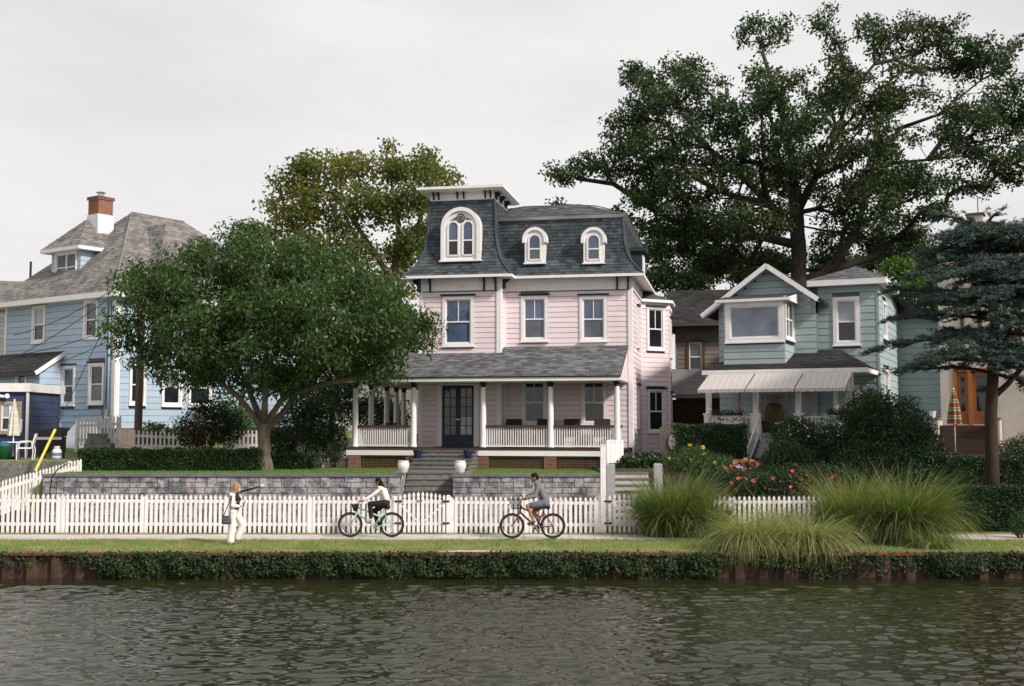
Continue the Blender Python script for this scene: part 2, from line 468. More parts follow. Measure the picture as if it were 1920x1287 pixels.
def course_tabs(mb, bl, br, tr, tl, tabw, lift=0.016, off=0.0, jit=0.25):
    """one course of shingles on the quad bl-br-tr-tl: separate tabs, lower edge lifted"""
    bl, br, tr, tl = map(Vector, (bl, br, tr, tl))
    n = (br - bl).cross(tl - bl)
    if n.length < 1e-9: n = (br - bl).cross(tr - bl)
    if n.length < 1e-9: return
    n.normalize()
    Lb = (br - bl).length
    if Lb < 0.02: return
    x = -off * tabw
    while x < Lb:
        w = tabw * (1 + random.uniform(-jit, jit)); a, b = max(x, 0) / Lb, min(x + w, Lb) / Lb
        x += w
        if b - a < 0.004: continue
        g = 0.004 / Lb
        l = lift * random.uniform(0.7, 1.25)
        dn = (bl.lerp(br, 0.5) - tl.lerp(tr, 0.5)).normalized() * random.uniform(-0.006, 0.014)
        p0, p1 = bl.lerp(br, a + g) + dn, bl.lerp(br, b - g) + dn
        p2, p3 = tl.lerp(tr, b - g), tl.lerp(tr, a + g)
        mb.add([p0, p1, p0 + n * l, p1 + n * l, p2 + n * 0.003, p3 + n * 0.003],
               [(0, 1, 3, 2), (2, 3, 4, 5), (0, 2, 5), (1, 4, 3)])
def roof_tabs(mb, bl, br, tr, tl, course=0.15, tabw=0.26, lift=0.014):
    bl, br, tr, tl = map(Vector, (bl, br, tr, tl))
    h = max((tl - bl).length, (tr - br).length); n = max(1, int(round(((tl + tr) / 2 - (bl + br) / 2).length / course)))
    for i in range(n):
        t0, t1 = i / n, (i + 1) / n
        course_tabs(mb, bl.lerp(tl, t0), br.lerp(tr, t0), br.lerp(tr, t1), bl.lerp(tl, t1), tabw, lift, off=(i * 0.5) % 1)
def shingles(parent, quads, mat, course=0.15, tabw=0.26, lift=0.014, name='shingles'):
    m = MB()
    for q in quads: roof_tabs(m, *q, course=course, tabw=tabw, lift=lift)
    o = m.build(name, mat, parent, fix=False); o['kind'] = 'stuff'
    return o
def brick_pier(parent, x0, x1, y0, y1, z0, z1, mat, bl=0.20, bh=0.068, jt=0.010, faces='fr', name='brick_pier'):
    """core of mortar with bricks standing proud on the visible faces (each only a few pixels: one mesh)"""
    core = MB().box(x0, x1, y0, y1, z0, z1).build(name, MORTAR, parent, fix=False)
    pr = 0.006; z = z0 + jt; k = 0; m = MB()
    while z + bh < z1 + 0.02:
        ze = min(z + bh, z1 - 0.002)
        if 'f' in faces:
            x = x0 - (bl / 2 if k % 2 else 0)
            while x < x1:
                a, b = max(x, x0 - pr), min(x + bl - jt, x1 + pr)
                if b - a > 0.02: m.box(a, b, y0 - pr, y0 + 0.03, z, ze)
                x += bl
        for side, xs in (('r', (x1 - 0.03, x1 + pr)), ('l', (x0 - pr, x0 + 0.03))):
            if side in faces:
                y = y0 + 0.034 - (bl / 2 if k % 2 else 0)
                while y < y1:
                    a, b = max(y, y0 + 0.034), min(y + bl - jt, y1)
                    if b - a > 0.02: m.box(xs[0], xs[1], a, b, z, ze)
                    y += bl
        z += bh + jt; k += 1
    o = m.build('bricks', mat, core, fix=False); o['kind'] = 'stuff'
    return core
# ------------------------------------------------------------------ ground, water, seawall, walk
WATER_Z, EDGE_Y, FENCE_Y, WALL_Y, LAWN_Z = -0.60, 27.3, 31.75, 33.6, 1.56
WX0, WX1 = atY(80, 890, WALL_Y).x, atY(1129, 890, WALL_Y).x         # retaining wall ends
ST0, ST1 = atY(750, 890, WALL_Y).x, atY(849, 890, WALL_Y).x         # lower stairs between the two wall lengths
def sstep(a, b, x):
    t = min(1, max(0, (x - a) / (b - a))); return t * t * (3 - 2 * t)
def H(x, y):
    if y < 31.9: return 0.0
    hi_left = 0.66 * sstep(39.5, 44.5, y) * (1 - sstep(-8.5, -6.5, x))
    far = 0.9 * sstep(46, 70, y)
    if x < WX0 - 0.05:                                   # terraces on the left
        z = 0.05 + 0.75 * sstep(32.0, 34.5, y) + 0.3 * sstep(34.5, 36.4, y) + (0.78 if y > 36.62 else 0.0)
        return z + 0.3 * sstep(41, 46, y) + 0.5 * far
    if x <= WX1 + 0.05:
        if y < WALL_Y + 0.12: return 0.04 + 0.1 * sstep(32, 33.5, y)
        if ST0 - 0.02 < x < ST1 + 0.02 and y < 35.75: return 0.02
        return LAWN_Z - 0.04 * sstep(34, 38.5, y) + hi_left + 0.6 * far
    if x < 6.0 and y > 34.4: return 1.62 + 0.6 * far
    z = 0.05 + 1.55 * sstep(32.3, 35.6, y) + 0.35 * sstep(35.6, 38, y)
    return z + 0.35 * far
xs = [-900, -300, -120, -60, -40, -30, -26, -23, -20, -18.5, -17, -16, -15, WX0 - 0.35, WX0 - 0.04, WX0 + 0.3] + list(np.linspace(WX0 + 1.2, ST0 - 0.5, 12)) + \
     [ST0 - 0.03, ST0 - 0.01, ST1 + 0.01, ST1 + 0.03, -0.5, 0.6, 1.7, WX1 - 0.3, WX1 + 0.04, WX1 + 0.07, WX1 + 0.6] + list(np.linspace(4, 20, 17)) + [23, 27, 34, 50, 90, 200, 500, 900]
ys = [27.42, 28.2, 29.2, 30.2, 31.2, 31.9, 32.1, 32.4, 32.8, 33.2, 33.5, WALL_Y + 0.11, WALL_Y + 0.13, 34.1, 34.39, 34.41, 34.8, 35.3, 35.74, 35.76, 36.1, 36.5, 36.61, 36.63, 37, 37.5, 38.2, 39, 40, 41, 42, 43, 44, 45, 46, 48, 51, 55, 60, 66, 72, 90, 130, 220, 500, 1500]
vs, fs, mi = [], [], []
for j, y in enumerate(ys):
    for i, x in enumerate(xs): vs.append((x, y, H(x, y) + (random.uniform(-0.015, 0.015) if 36.7 < y < 60 else 0)))
nx = len(xs)
for j in range(len(ys) - 1):
    for i in range(nx - 1):
        fs.append((j * nx + i, j * nx + i + 1, (j + 1) * nx + i + 1, (j + 1) * nx + i))
        cx, cy = (xs[i] + xs[i + 1]) / 2, (ys[j] + ys[j + 1]) / 2
        mi.append(1 if (cy > 31.9 and cx > WX1) or (31.9 < cy < WALL_Y) else 0)
GRASSG = pmat('turf', (0.20, 0.225, 0.075), (0.13, 0.165, 0.05), 1.4, 0.95, 0.6, 45, dirt=(0.31, 0.26, 0.15), dscale=0.55)
SOIL = pmat('garden_soil', (0.055, 0.042, 0.030), (0.032, 0.026, 0.018), 3.0, 0.95, 0.6, 25)
g = MB(); g.add(vs, fs); g.m = mi
tag(g.build('ground', [GRASSG, SOIL]), kind='structure')

def watermat():
    m, N, L = newmat('lake_water')
    out = N.new('ShaderNodeOutputMaterial'); p = N.new('ShaderNodeBsdfPrincipled')
    L.new(p.outputs[0], out.inputs['Surface'])
    p.inputs['Base Color'].default_value = (0.020, 0.022, 0.009, 1)
    p.inputs['Roughness'].default_value = 0.06
    p.inputs['IOR'].default_value = 1.45
    t = noise(N, L, 11.0, 3.0, (0.42, 1.0, 1), 'pos', 0.55)
    b = N.new('ShaderNodeBump'); b.inputs['Strength'].default_value = 0.5; b.inputs['Distance'].default_value = 0.006
    L.new(t.outputs['Fac'], b.inputs['Height']); L.new(b.outputs[0], p.inputs['Normal'])
    return m
# rippled surface as real waves in view, one sheet out to the far shore
wrs = np.random.default_rng(21)
gxs = np.concatenate([[-900, -200, -60, -25], np.arange(-14.0, 14.01, 0.055), [25, 60, 200, 900]])
gys = np.concatenate([[-400, -100, -20, 5, 13], 14.2 + np.cumsum(np.linspace(0.032, 0.05, 320)), [EDGE_Y + 0.15]])
gys = np.concatenate([gys[:-1][gys[:-1] < EDGE_Y + 0.1], gys[-1:]])
GX, GY = np.meshgrid(gxs, gys); GZ = np.zeros_like(GX)
inside = (np.abs(GX) < 14.02) & (GY > 14.1)
gust = 0.62 + 0.38 * np.sin(GX * 0.31 + 0.6 * np.sin(GY * 0.5)) * np.sin(GY * 0.42 + 0.9 + 0.13 * GX)
for k in range(64):
    lam = 0.17 * (0.55 / 0.17) ** wrs.uniform(0, 1); th_w = wrs.normal(0.06, 0.40); kk = 2 * math.pi / lam
    amp = 0.0112 * lam ** 0.95 / 2.0 * wrs.uniform(0.6, 1.3)
    GZ += amp * np.sin(kk * (GX * math.sin(th_w) + GY * math.cos(th_w)) + wrs.uniform(0, 6.28))
GZ = np.where(inside, GZ * (0.55 + 0.7 * gust) * np.clip((EDGE_Y + 0.1 - GY) / 1.6, 0.35, 1), 0) + WATER_Z
nyv, nxv = GX.shape
idx = np.arange(nyv * nxv).reshape(nyv, nxv)
quad = np.stack([idx[:-1, :-1], idx[:-1, 1:], idx[1:, 1:], idx[1:, :-1]], -1).reshape(-1, 4).astype(np.int32)
wme = bpy.data.meshes.new('water'); wme.vertices.add(nyv * nxv)
wme.vertices.foreach_set('co', np.stack([GX, GY, GZ], -1).astype(np.float32).ravel())
wme.loops.add(quad.size); wme.loops.foreach_set('vertex_index', quad.ravel())
wme.polygons.add(len(quad)); wme.polygons.foreach_set('loop_start', np.arange(len(quad), dtype=np.int32) * 4); wme.polygons.foreach_set('loop_total', np.full(len(quad), 4, dtype=np.int32))
wme.polygons.foreach_set('use_smooth', np.ones(len(quad), dtype=bool)); wme.materials.append(watermat()); wme.update(calc_edges=True)
tag(link('water', wme), kind='structure')

# walk of concrete slabs
walk = tag(MB().box(-60, 60, 30.42, 31.52, -0.2, 0.012).build('sidewalk', CONC), kind='structure')
x = -17.0
while x < 16.5:
    wd = random.uniform(1.15, 1.3)
    tl = random.uniform(-0.006, 0.006)
    mb = MB(); y0 = 30.36 + random.uniform(-0.03, 0.05)
    mb.hexa([(x, y0, -0.1), (x + wd - 0.018, y0, -0.1), (x + wd - 0.018, 31.55, -0.1), (x, 31.55, -0.1)],
            [(x, y0, 0.03 + tl), (x + wd - 0.018, y0, 0.03 - tl), (x + wd - 0.018, 31.55, 0.032), (x, 31.55, 0.03)])
    mb.build('slab', CONC, walk, fix=False); x += wd
# bare patches in the verge
for (px, py, sx, sy) in ((885, 1034.5, 0.75, 0.26), (775, 1027, 0.35, 0.2), (1050, 1012.5, 0.9, 0.12), (230, 1013.5, 0.5, 0.14), (1350, 1012, 0.5, 0.15)):
    c = atZ(px, py, 0.0); mb = MB(); n = 22
    mb.add([(c.x + sx * math.cos(2 * math.pi * k / n) * random.uniform(0.75, 1.2), c.y + sy * math.sin(2 * math.pi * k / n) * random.uniform(0.75, 1.2), 0.006) for k in range(n)], [tuple(range(n))])
    tag(mb.build('dirt_patch', CONC if py > 1030 else pmat('dry_soil', (0.24, 0.19, 0.13), None, 5, 0.95)), kind='structure')

# seawall of sheet piles with a rusty cap
sw = thing('seawall', 'low rusty steel sheet pile seawall overgrown with ivy along the water', 'seawall', (0, EDGE_Y, WATER_Z))
pm = MB(); W = 0.58
prof = [(0, 0.10), (0.13, 0.10), (0.20, 0.0), (0.38, 0.0), (0.45, 0.10), (W - 0.004, 0.10)]
for k in range(len(prof) - 1):
    (a, b), (c, d) = prof[k], prof[k + 1]
    pm.add([(a, b, -0.35), (c, d, -0.35), (c, d, 0.56), (a, b, 0.56)], [(0, 1, 2, 3)])
pile = pm.mesh('sheet_pile', RUST, fix=False)
x = -15.2
while x < 15.2:
    link('sheet_pile', pile, sw, (x, 0, WATER_Z)); x += W
mb = MB(); x = -16.0
MB().box(-60, 60, -0.05, 0.2, -0.055, 0.008).build('cap_beam', RUSTCAP, sw)
MB().box(-60, 60, 0.11, 0.19, -1.0, -0.06).build('backing', RUST, sw)

# ------------------------------------------------------------------ foliage helpers
def unit(n):
    v = rng.normal(size=(n, 3)); return v / np.linalg.norm(v, axis=1)[:, None]
def leaves(pos, size, asp=0.45, droop=0.3, nrm=None, nbias=0.0, fold=0.18, jit=0.35):
    """one folded leaf (two triangles sharing the midrib) per position -> (N*2*3, 3) vertices"""
    n = len(pos)
    d = unit(n); d[:, 2] -= droop; d /= np.linalg.norm(d, axis=1)[:, None]
    a = unit(n)
    if nrm is not None: a = a * (1 - nbias) + nrm * nbias
    s = np.cross(d, a); s /= (np.linalg.norm(s, axis=1)[:, None] + 1e-9)
    up = np.cross(s, d)
    L = (size * (1 + rng.uniform(-jit, jit, n)))[:, None]
    b = pos; tip = pos + d * L
    mid = pos + d * L * 0.45 + up * L * fold
    l = mid + s * L * asp * 0.5 - up * L * fold; r = mid - s * L * asp * 0.5 - up * L * fold
    q = np.stack([b, r, tip, l], axis=1)
    return q.reshape(-1, 3)
def leaf_obj(name, pos, size, mat, parent=None, **k):
    v = leaves(np.asarray(pos), size, **k)
    zo = base_z(parent)
    v = v - np.array([0, 0, zo])
    if parent is not None:
        r = parent
        while r.parent: r = r.parent
        v = v - np.array([r.location.x, r.location.y, 0])
    return link(name, npmesh(name, v, 4, mat), parent)
def blades(roots, h, width, lean, curl, seg=3, mat=None, leandir=None):
    """curved tapering grass blades -> quads"""
    n = len(roots); az = rng.uniform(0, 2 * math.pi, n) if leandir is None else leandir
    dx, dy = np.cos(az), np.sin(az)
    hh = h if hasattr(h, '__len__') else h * (1 + rng.uniform(-0.35, 0.35, n))
    ln = lean * (1 + rng.uniform(-0.6, 0.6, n)); cu = curl * (1 + rng.uniform(-0.5, 0.5, n))
    wa = rng.uniform(0, 2 * math.pi, n); wx, wy = np.cos(wa) * width / 2, np.sin(wa) * width / 2
    P = []
    for k in range(seg + 1):
        t = k / seg
        th = ln + cu * t
        # arc: position by integrating a direction that tips over
        if k == 0: cur = np.array(roots, dtype=float)
        else:
            tm = ln + cu * (t - 0.5 / seg)
            st = hh / seg
            cur = cur + np.stack([np.sin(tm) * dx * st, np.sin(tm) * dy * st, np.cos(tm) * st], 1)
        w = (1 - t) ** 0.6 if k < seg else 0.08
        off = np.stack([wx * w, wy * w, np.zeros(n)], 1)
        P.append((cur - off, cur + off))
    q = []
    for k in range(seg):
        q.append(np.stack([P[k][0], P[k][1], P[k + 1][1], P[k + 1][0]], 1))
    return np.concatenate(q, 1).reshape(-1, 3) if False else np.stack(q, 1).reshape(-1, 3)
def blade_mesh(name, v, seg, mat):
    """blade strips welded per blade so each blade is one island"""
    n = len(v) // (seg * 4); q = v.reshape(n, seg, 4, 3)
    vv = np.empty((n, (seg + 1) * 2, 3)); 
    for k in range(seg):
        vv[:, 2 * k] = q[:, k, 0]; vv[:, 2 * k + 1] = q[:, k, 1]
    vv[:, 2 * seg] = q[:, seg - 1, 3]; vv[:, 2 * seg + 1] = q[:, seg - 1, 2]
    me = bpy.data.meshes.new(name); nv = n * (seg + 1) * 2
    me.vertices.add(nv); me.vertices.foreach_set('co', vv.astype(np.float32).ravel())
    base = (np.arange(n) * (seg + 1) * 2)[:, None, None]
    fi = np.array([[2 * k, 2 * k + 1, 2 * k + 3, 2 * k + 2] for k in range(seg)])[None]
    idx = (base + fi).reshape(-1).astype(np.int32); nf = n * seg
    me.loops.add(len(idx)); me.loops.foreach_set('vertex_index', idx)
    me.polygons.add(nf)
    me.polygons.foreach_set('loop_start', np.arange(nf, dtype=np.int32) * 4)
    me.polygons.foreach_set('loop_total', np.full(nf, 4, dtype=np.int32))
    me.materials.append(mat); me.update(calc_edges=True)
    return me

LGRASS = leafmat('grass_blades', [(0.11, 0.20, 0.05), (0.20, 0.29, 0.085), (0.15, 0.24, 0.065), (0.38, 0.37, 0.17)], 0.35, patch=((0.37, 0.32, 0.16), 1.5))
LLAWN = leafmat('lawn_blades', [(0.10, 0.20, 0.045), (0.16, 0.26, 0.065), (0.12, 0.22, 0.05)], 0.35)
# verge grass
n = 85000
X = rng.uniform(-14.5, 14.5, n); Y = EDGE_Y + 0.15 + rng.uniform(0, 1, n) * (30.28 - EDGE_Y - 0.1)
edge = rng.uniform(0, 1, n)
pn = np.sin(X * 0.9 + 1.3) * np.cos(Y * 1.7 + X * 0.35) + 0.5 * np.sin(X * 2.7 + Y * 2.1)
keep = (rng.uniform(0, 1, n) < 0.60 + 0.35 * pn)
for (px, py, sx, sy) in ((885, 1034.5, 0.7, 0.24), (775, 1027, 0.3, 0.18)):
    c = atZ(px, py, 0.0)
    keep &= ~((((X - c.x) / sx) ** 2 + ((Y - c.y) / sy) ** 2 < 1) & (rng.uniform(0, 1, n) < 0.9))
X, Y = X[keep], Y[keep]
hb = (0.045 + 0.05 * np.clip(0.5 + 0.5 * np.sin(X * 3.1 + 2 * np.sin(Y * 2.3)) * np.sin(Y * 4.1 + X), 0, 1)) * (1 + rng.uniform(-.4, .6, len(X)))
v = blades(np.stack([X, Y, np.full(len(X), -0.01)], 1), hb, 0.012, 0.35, 0.5, 2)
tag(link('verge_grass', blade_mesh('verge_grass', v, 2, LGRASS)), 'sunlit green and straw coloured mown grass on the bank between seawall and walk', 'grass', kind='stuff')
# tufts at the foot of the fence and the walk edges
n = 9000
X = rng.uniform(-14.5, 3.6, n); Y = FENCE_Y - 0.10 + rng.normal(0, 0.06, n)
v = blades(np.stack([X, Y, np.full(n, 0.0)], 1), 0.085, 0.010, 0.3, 0.5, 2)
tag(link('edge_grass', blade_mesh('edge_grass', v, 2, LGRASS)), 'thin weedy grass along the foot of the white picket fence', 'grass', kind='stuff')
n = 45000
X = rng.uniform(WX0, WX1, n); Y = rng.uniform(WALL_Y + 0.33, 39.2, n)
k = ~((X > ST0 - 0.4) & (X < ST1 + 0.5))
X, Y = X[k], Y[k]
v = blades(np.stack([X, Y, np.array([H(a, b) for a, b in zip(X, Y)]) - 0.01], 1), 0.065, 0.012, 0.35, 0.5, 2)
tag(link('lawn_grass', blade_mesh('lawn_grass', v, 2, LLAWN)), 'bright green lawn above the stone retaining wall', 'lawn', kind='stuff')

# ivy over the seawall
IVY = leafmat('ivy_leaves', [(0.014, 0.028, 0.012), (0.026, 0.050, 0.018), (0.034, 0.062, 0.022), (0.018, 0.038, 0.020), (0.075, 0.08, 0.028)], 0.15, 0.55, 0.22, patch=((0.050, 0.072, 0.030), 2.2))
n = 95000
X = rng.uniform(-14.6, 14.6, n); U = rng.uniform(0, 1, n) ** 0.85
Z = 0.04 - U * 0.66
PXX = 960 + FPX * X / EDGE_Y
dens = np.where(PXX < 200, 0.55, np.where(PXX < 1345, 1.05, np.where(PXX < 1690, 0.35, 0.9)))
wob = np.sin(X * 1.9) * 0.5 + np.sin(X * 4.3 + 1) * 0.3 + np.sin(X * 0.7 + 2) * 0.4 + rng.normal(0, 0.22, n)
reach = np.where(PXX < 200, 0.30, np.where(PXX < 1345, 0.95, 0.62)) + 0.36 * wob
hole = np.sin(X * 5.3 + 2.1 * np.sin(Z * 7)) * np.sin(Z * 11 + X * 2.3) + 0.6 * np.sin(X * 1.27 + 0.4) + 0.4 * np.sin(X * 9.1 + Z * 6)
k = (U < reach) & (rng.uniform(0, 1, n) < dens * np.clip(0.62 + 0.45 * hole, 0.12, 1))
X, Z, U = X[k], Z[k], U[k]
bul = 0.06 + 0.26 * np.clip(np.sin(X * 3.1) * 0.5 + np.sin(X * 7.7 + Z * 5) * 0.3 + 0.6, 0, 1) * np.sin(np.clip((U + 0.1), 0, 1) * math.pi) ** 0.5
Yv = EDGE_Y - rng.uniform(-0.05, 1, len(X)) * bul
pos = np.stack([X, Yv, np.maximum(Z, WATER_Z + 0.02)], 1)
nr = np.tile(np.array([[0.0, -0.9, 0.45]]), (len(pos), 1))
tag(leaf_obj('ivy', pos, 0.062, IVY, asp=0.85, droop=0.5, nrm=nr, nbias=0.55), 'dark green ivy hanging over the rusty seawall down to the water', 'ivy', kind='stuff')

# ------------------------------------------------------------------ retaining wall of split-face blocks, in two lengths with the stairs between
def stone_wall(root, x0, x1, ybk, z0, z1, rows, y=0.0, bw=(0.24, 0.58), ret=None):
    hh = (z1 - z0) / rows
    MB().box(x0 + 0.03, x1 - 0.03, y + 0.05, ybk, z0 - 0.1, z1 - 0.01).build('core', DARKVOID, root, fix=False)
    busy = [[] for _ in range(rows)]                       # spans already filled by taller blocks
    for r in range(rows):
        x = x0
        while x < x1 - 0.01:
            hit = [q for q in busy[r] if q[0] - 0.005 <= x < q[1] - 0.005]
            if hit: x = hit[0][1]; continue
            nxt = min([q[0] for q in busy[r] if q[0] > x] + [x1])
            w = min(random.uniform(*bw), nxt - x)
            if nxt - x - w < 0.14: w = nxt - x
            tall = r + 1 < rows and w < 0.5 and random.random() < 0.3
            if tall: busy[r + 1].append((x, x + w))
            pr = random.uniform(0.0, 0.02); c = 0.010
            a, b, lo, hi = x + 0.004, x + w - 0.004, z0 + r * hh + 0.004, z0 + (r + (2 if tall else 1)) * hh - 0.004
            m = MB()
            o = [(a, y + 0.02, lo), (b, y + 0.02, lo), (b, y + 0.02, hi), (a, y + 0.02, hi)]
            j = lambda: random.uniform(-0.006, 0.006)
            i_ = [(a + c + j(), y - pr + j(), lo + c + j()), (b - c + j(), y - pr + j(), lo + c + j()), (b - c + j(), y - pr + j(), hi - c + j()), (a + c + j(), y - pr + j(), hi - c + j())]
            bk = [(a, y + 0.06, lo), (b, y + 0.06, lo), (b, y + 0.06, hi), (a, y + 0.06, hi)]
            m.add(o + i_ + bk, [(4, 5, 6, 7), (0, 1, 5, 4), (1, 2, 6, 5), (2, 3, 7, 6), (3, 0, 4, 7), (8, 9, 1, 0), (9, 10, 2, 1), (10, 11, 3, 2), (11, 8, 0, 3)])
            m.build('stone', STONE, root, fix=False)
            x += w
def coping(root, x0, x1, y0, y1, z0, z1):
    x = x0
    while x < x1 - 0.01:
        w = min(random.uniform(0.55, 0.75), x1 - x)
        if x1 - x - w < 0.2: w = x1 - x
        MB().box(x + 0.003, x + w - 0.003, y0 + random.uniform(-0.006, 0.006), y1, z0, z1 + random.uniform(-0.004, 0.004)).build('cap_stone', CAPSTONE, root, fix=False)
        x += w
ctop = atY(600, 889.5, WALL_Y).z; cbot = ctop - 0.075
for (a, b, lab) in ((WX0, ST0, 'long grey split block retaining wall below the round leafy tree'), (ST1, WX1, 'shorter grey split block retaining wall before the porch lattice, ending at the tall gate post')):
    rw = thing('retaining_wall', lab, 'wall', ((a + b) / 2, WALL_Y, 0.05), group='retaining walls of grey block')
    ox = (a + b) / 2
    stone_wall(rw, a - ox, b - ox, 0.36, 0.05, cbot, 9)
    coping(rw, a - ox - 0.02, b - ox + (0.03 if b < 0 else 0.02), -0.05, 0.36, cbot, ctop)
    # return beside the stairs
    sx = (b if b < 0 else a) - ox
    m = MB(); sgn = -1 if b < 0 else 1
    for k in range(8):
        z = 0.05 + k * (cbot - 0.05) / 8
        y = 0.37
        while y < 2.15:
            w = random.uniform(0.3, 0.5)
            MB().box(sx, sx + sgn * 0.3, y + 0.004, min(y + w, 2.15) - 0.004, z + 0.004, z + (cbot - 0.05) / 8 - 0.004).build('stone', STONE, rw, fix=False)
            y += w
    MB().box(sx - 0.02 * (-sgn) if False else sx, sx + sgn * 0.32, 0.365, 2.17, cbot, ctop).build('cap_stone', CAPSTONE, rw, fix=False)

def stairs(name, label, x0, x1, ystart, yend, zs, zt, n, mat, nose=0.03, loc=None, treadmat=None):
    st = thing(name, label, 'stairs', ((x0 + x1) / 2, ystart, zs))
    ox = (x0 + x1) / 2
    for k in range(n):
        z0, z1 = zs + (zt - zs) * k / n, zs + (zt - zs) * (k + 1) / n
        y0 = (yend - ystart) * k / n
        MB().box(x0 - ox + 0.02, x1 - ox - 0.02, y0, yend - ystart, z0 - 0.02, z1 - 0.045).build('riser', mat, st, fix=False)
        MB().box(x0 - ox, x1 - ox, y0 - nose, (yend - ystart) * (k + 1) / n + 0.02 if k < n - 1 else yend - ystart, z1 - 0.045, z1 + random.uniform(-0.003, 0.003)).build('tread', treadmat or mat, st, fix=False)
    return st
stairs('stone_stairs', 'lower grey stone steps running up between the two retaining walls behind the gate', ST0 + 0.02, ST1 - 0.02, WALL_Y - 0.05, 35.72, 0.03, LAWN_Z, 9, STEPST, treadmat=CAPSTONE)

# ------------------------------------------------------------------ picket fences
def picket_mesh(h, w=0.078, d=0.02):
    p = [(-w / 2, 0), (w / 2, 0), (w / 2, h - 0.165), (w * 0.30, h - 0.135), (w * 0.30, h - 0.12), (w * 0.50, h - 0.085), (w * 0.40, h - 0.045), (0, h),
         (-w * 0.40, h - 0.045), (-w * 0.50, h - 0.085), (-w * 0.30, h - 0.12), (-w * 0.30, h - 0.135), (-w / 2, h - 0.165)]
    return MB().prism([(x, 0, z) for x, z in p], (0, d, 0)).mesh('picket', FENCEW)
def fence(name, label, P, Q, h0, h1, sp=0.135, posts=2.3, rails=(0.27, 0.86), group=None, pmesh=None, wide=False, post_extra=0.0, plain=False):
    P, Q = Vector(P), Vector(Q); d = Q - P; L = math.hypot(d.x, d.y); a = math.atan2(d.y, d.x)
    f = thing(name, label, 'fence', P, a, group)
    sl = (Q.z - P.z) / L; n = int(L / sp)
    base = pmesh or picket_mesh(1.0)
    for k in range(n + 1):
        s = k * L / n; h = h0 + (h1 - h0) * s / L
        o = link('picket', base, f, (s, -0.022 + random.uniform(-0.002, 0.002), P.z + sl * s + 0.03 + random.uniform(-0.006, 0.006)), (0, random.uniform(-0.008, 0.008), 0), (random.uniform(0.95, 1.05), 1, h))
    for r in rails:
        for i in range(max(1, int(round(L / posts)))):
            m_ = max(1, int(round(L / posts))); s0, s1 = L * i / m_, L * (i + 1) / m_
            ha, hb = h0 + (h1 - h0) * s0 / L, h0 + (h1 - h0) * s1 / L
            MB().bar((s0 + 0.01, 0.02, P.z + sl * s0 + r * ha), (s1 - 0.01, 0.02, P.z + sl * s1 + r * hb), 0.04, 0.085).build('rail', FENCEW, f, fix=False)
    m_ = max(1, int(round(L / posts)))
    for i in range(m_ + 1):
        s = L * i / m_; h = h0 + (h1 - h0) * s / L
        MB().box(s - 0.055, s + 0.055, 0.0, 0.10, P.z + sl * s - 0.2, P.z + sl * s + h * 0.965 + post_extra).build('post', FENCEW, f, fix=False)
        if wide: MB().box(s - 0.10, s + 0.10, -0.002, 0.0, P.z + sl * s + 0.03, P.z + sl * s + h * 0.93).build('post_facing', FENCEW, f, fix=False)
    return f
fx = lambda px: atY(px, 965, FENCE_Y).x
ftop = lambda x: 1.10 - (x + 14) * 0.0056
fence('picket_fence', 'longest white picket fence run, before the long block wall below the round tree', (fx(-40), FENCE_Y, 0.0), (fx(737), FENCE_Y, 0.0), ftop(fx(0)), ftop(fx(737)), wide=True, group='white picket fence along the walk')
fence('picket_fence', 'white picket fence between the double gate and the tall gate post', (fx(846), FENCE_Y, 0.0), (fx(1126), FENCE_Y, 0.0), ftop(fx(846)), ftop(fx(1126)), wide=True, group='white picket fence along the walk')
fence('picket_fence', 'white picket fence half hidden behind the tall ornamental grasses', (fx(1200), FENCE_Y, 0.0), (fx(1545), FENCE_Y, 0.0), 1.03, 1.05, group='white picket fence along the walk')
# fence running back up the slope on the left
pa = atY(-30, 925, 32.3); pb = atY(150, 890, 36.0)
fence('picket_fence', 'white picket fence climbing the slope beside the end of the block wall', (pa.x, 32.3, 0.30), (pb.x, 36.0, 0.98), 1.0, 0.95, rails=(0.25, 0.78), group='white picket fence along the walk')

def hinge(mb, x, z, y=-0.06, L=0.13):
    mb.prism([(x - L, y, z), (x - L * 0.45, y, z - 0.032), (x, y, z - 0.014), (x + L * 0.45, y, z - 0.032), (x + L, y, z), (x + L * 0.45, y, z + 0.032), (x, y, z + 0.014), (x - L * 0.45, y, z + 0.032)], (0, 0.02, 0))
def gate(label, x0, x1, hfun, brace, hinge_side, n):
    g = thing('picket_gate', label, 'gate', (x0, FENCE_Y, 0.06), 0, 'white picket gates')
    L = x1 - x0
    for k in range(n):
        s = 0.05 + (L - 0.1) * k / (n - 1)
        link('picket', PK, g, (s, -0.022, 0.06), None, (1, 1, hfun((s) / L)))
    for z in (0.30, 0.90): MB().bar((0, 0.02, z), (L, 0.02, z), 0.04, 0.085).build('rail', FENCEW, g, fix=False)
    for b in brace: MB().bar((b[0] * L, 0.021, b[1]), (b[2] * L, 0.021, b[3]), 0.036, 0.075, up=(0, 1, 0)).build('brace', FENCEW, g, fix=False)
    for z in (0.32, 0.92):
        m = MB(); hinge(m, 0 if hinge_side == 'l' else L, z); m.build('hinge', IRON, g, fix=False)
    return g
PK = picket_mesh(1.0)
gx0, gxm, gx1 = fx(747), fx(788.5), fx(836)
g1 = gate('white picket gate leaf partly behind the mint bicycle rear wheel', gx0, gxm - 0.012, lambda t: 1.03 + 0.10 * math.sin(min(1, t * 0.9) * 1.6), [(0.04, 0.86, 0.96, 0.34)], 'l', 5)
g2 = gate('white picket gate leaf with rising diagonal brace and black hinges', gxm + 0.012, gx1, lambda t: 1.03 + 0.10 * math.sin(min(1, (1 - t) * 0.9) * 1.6), [(0.04, 0.34, 0.96, 0.86)], 'r', 6)
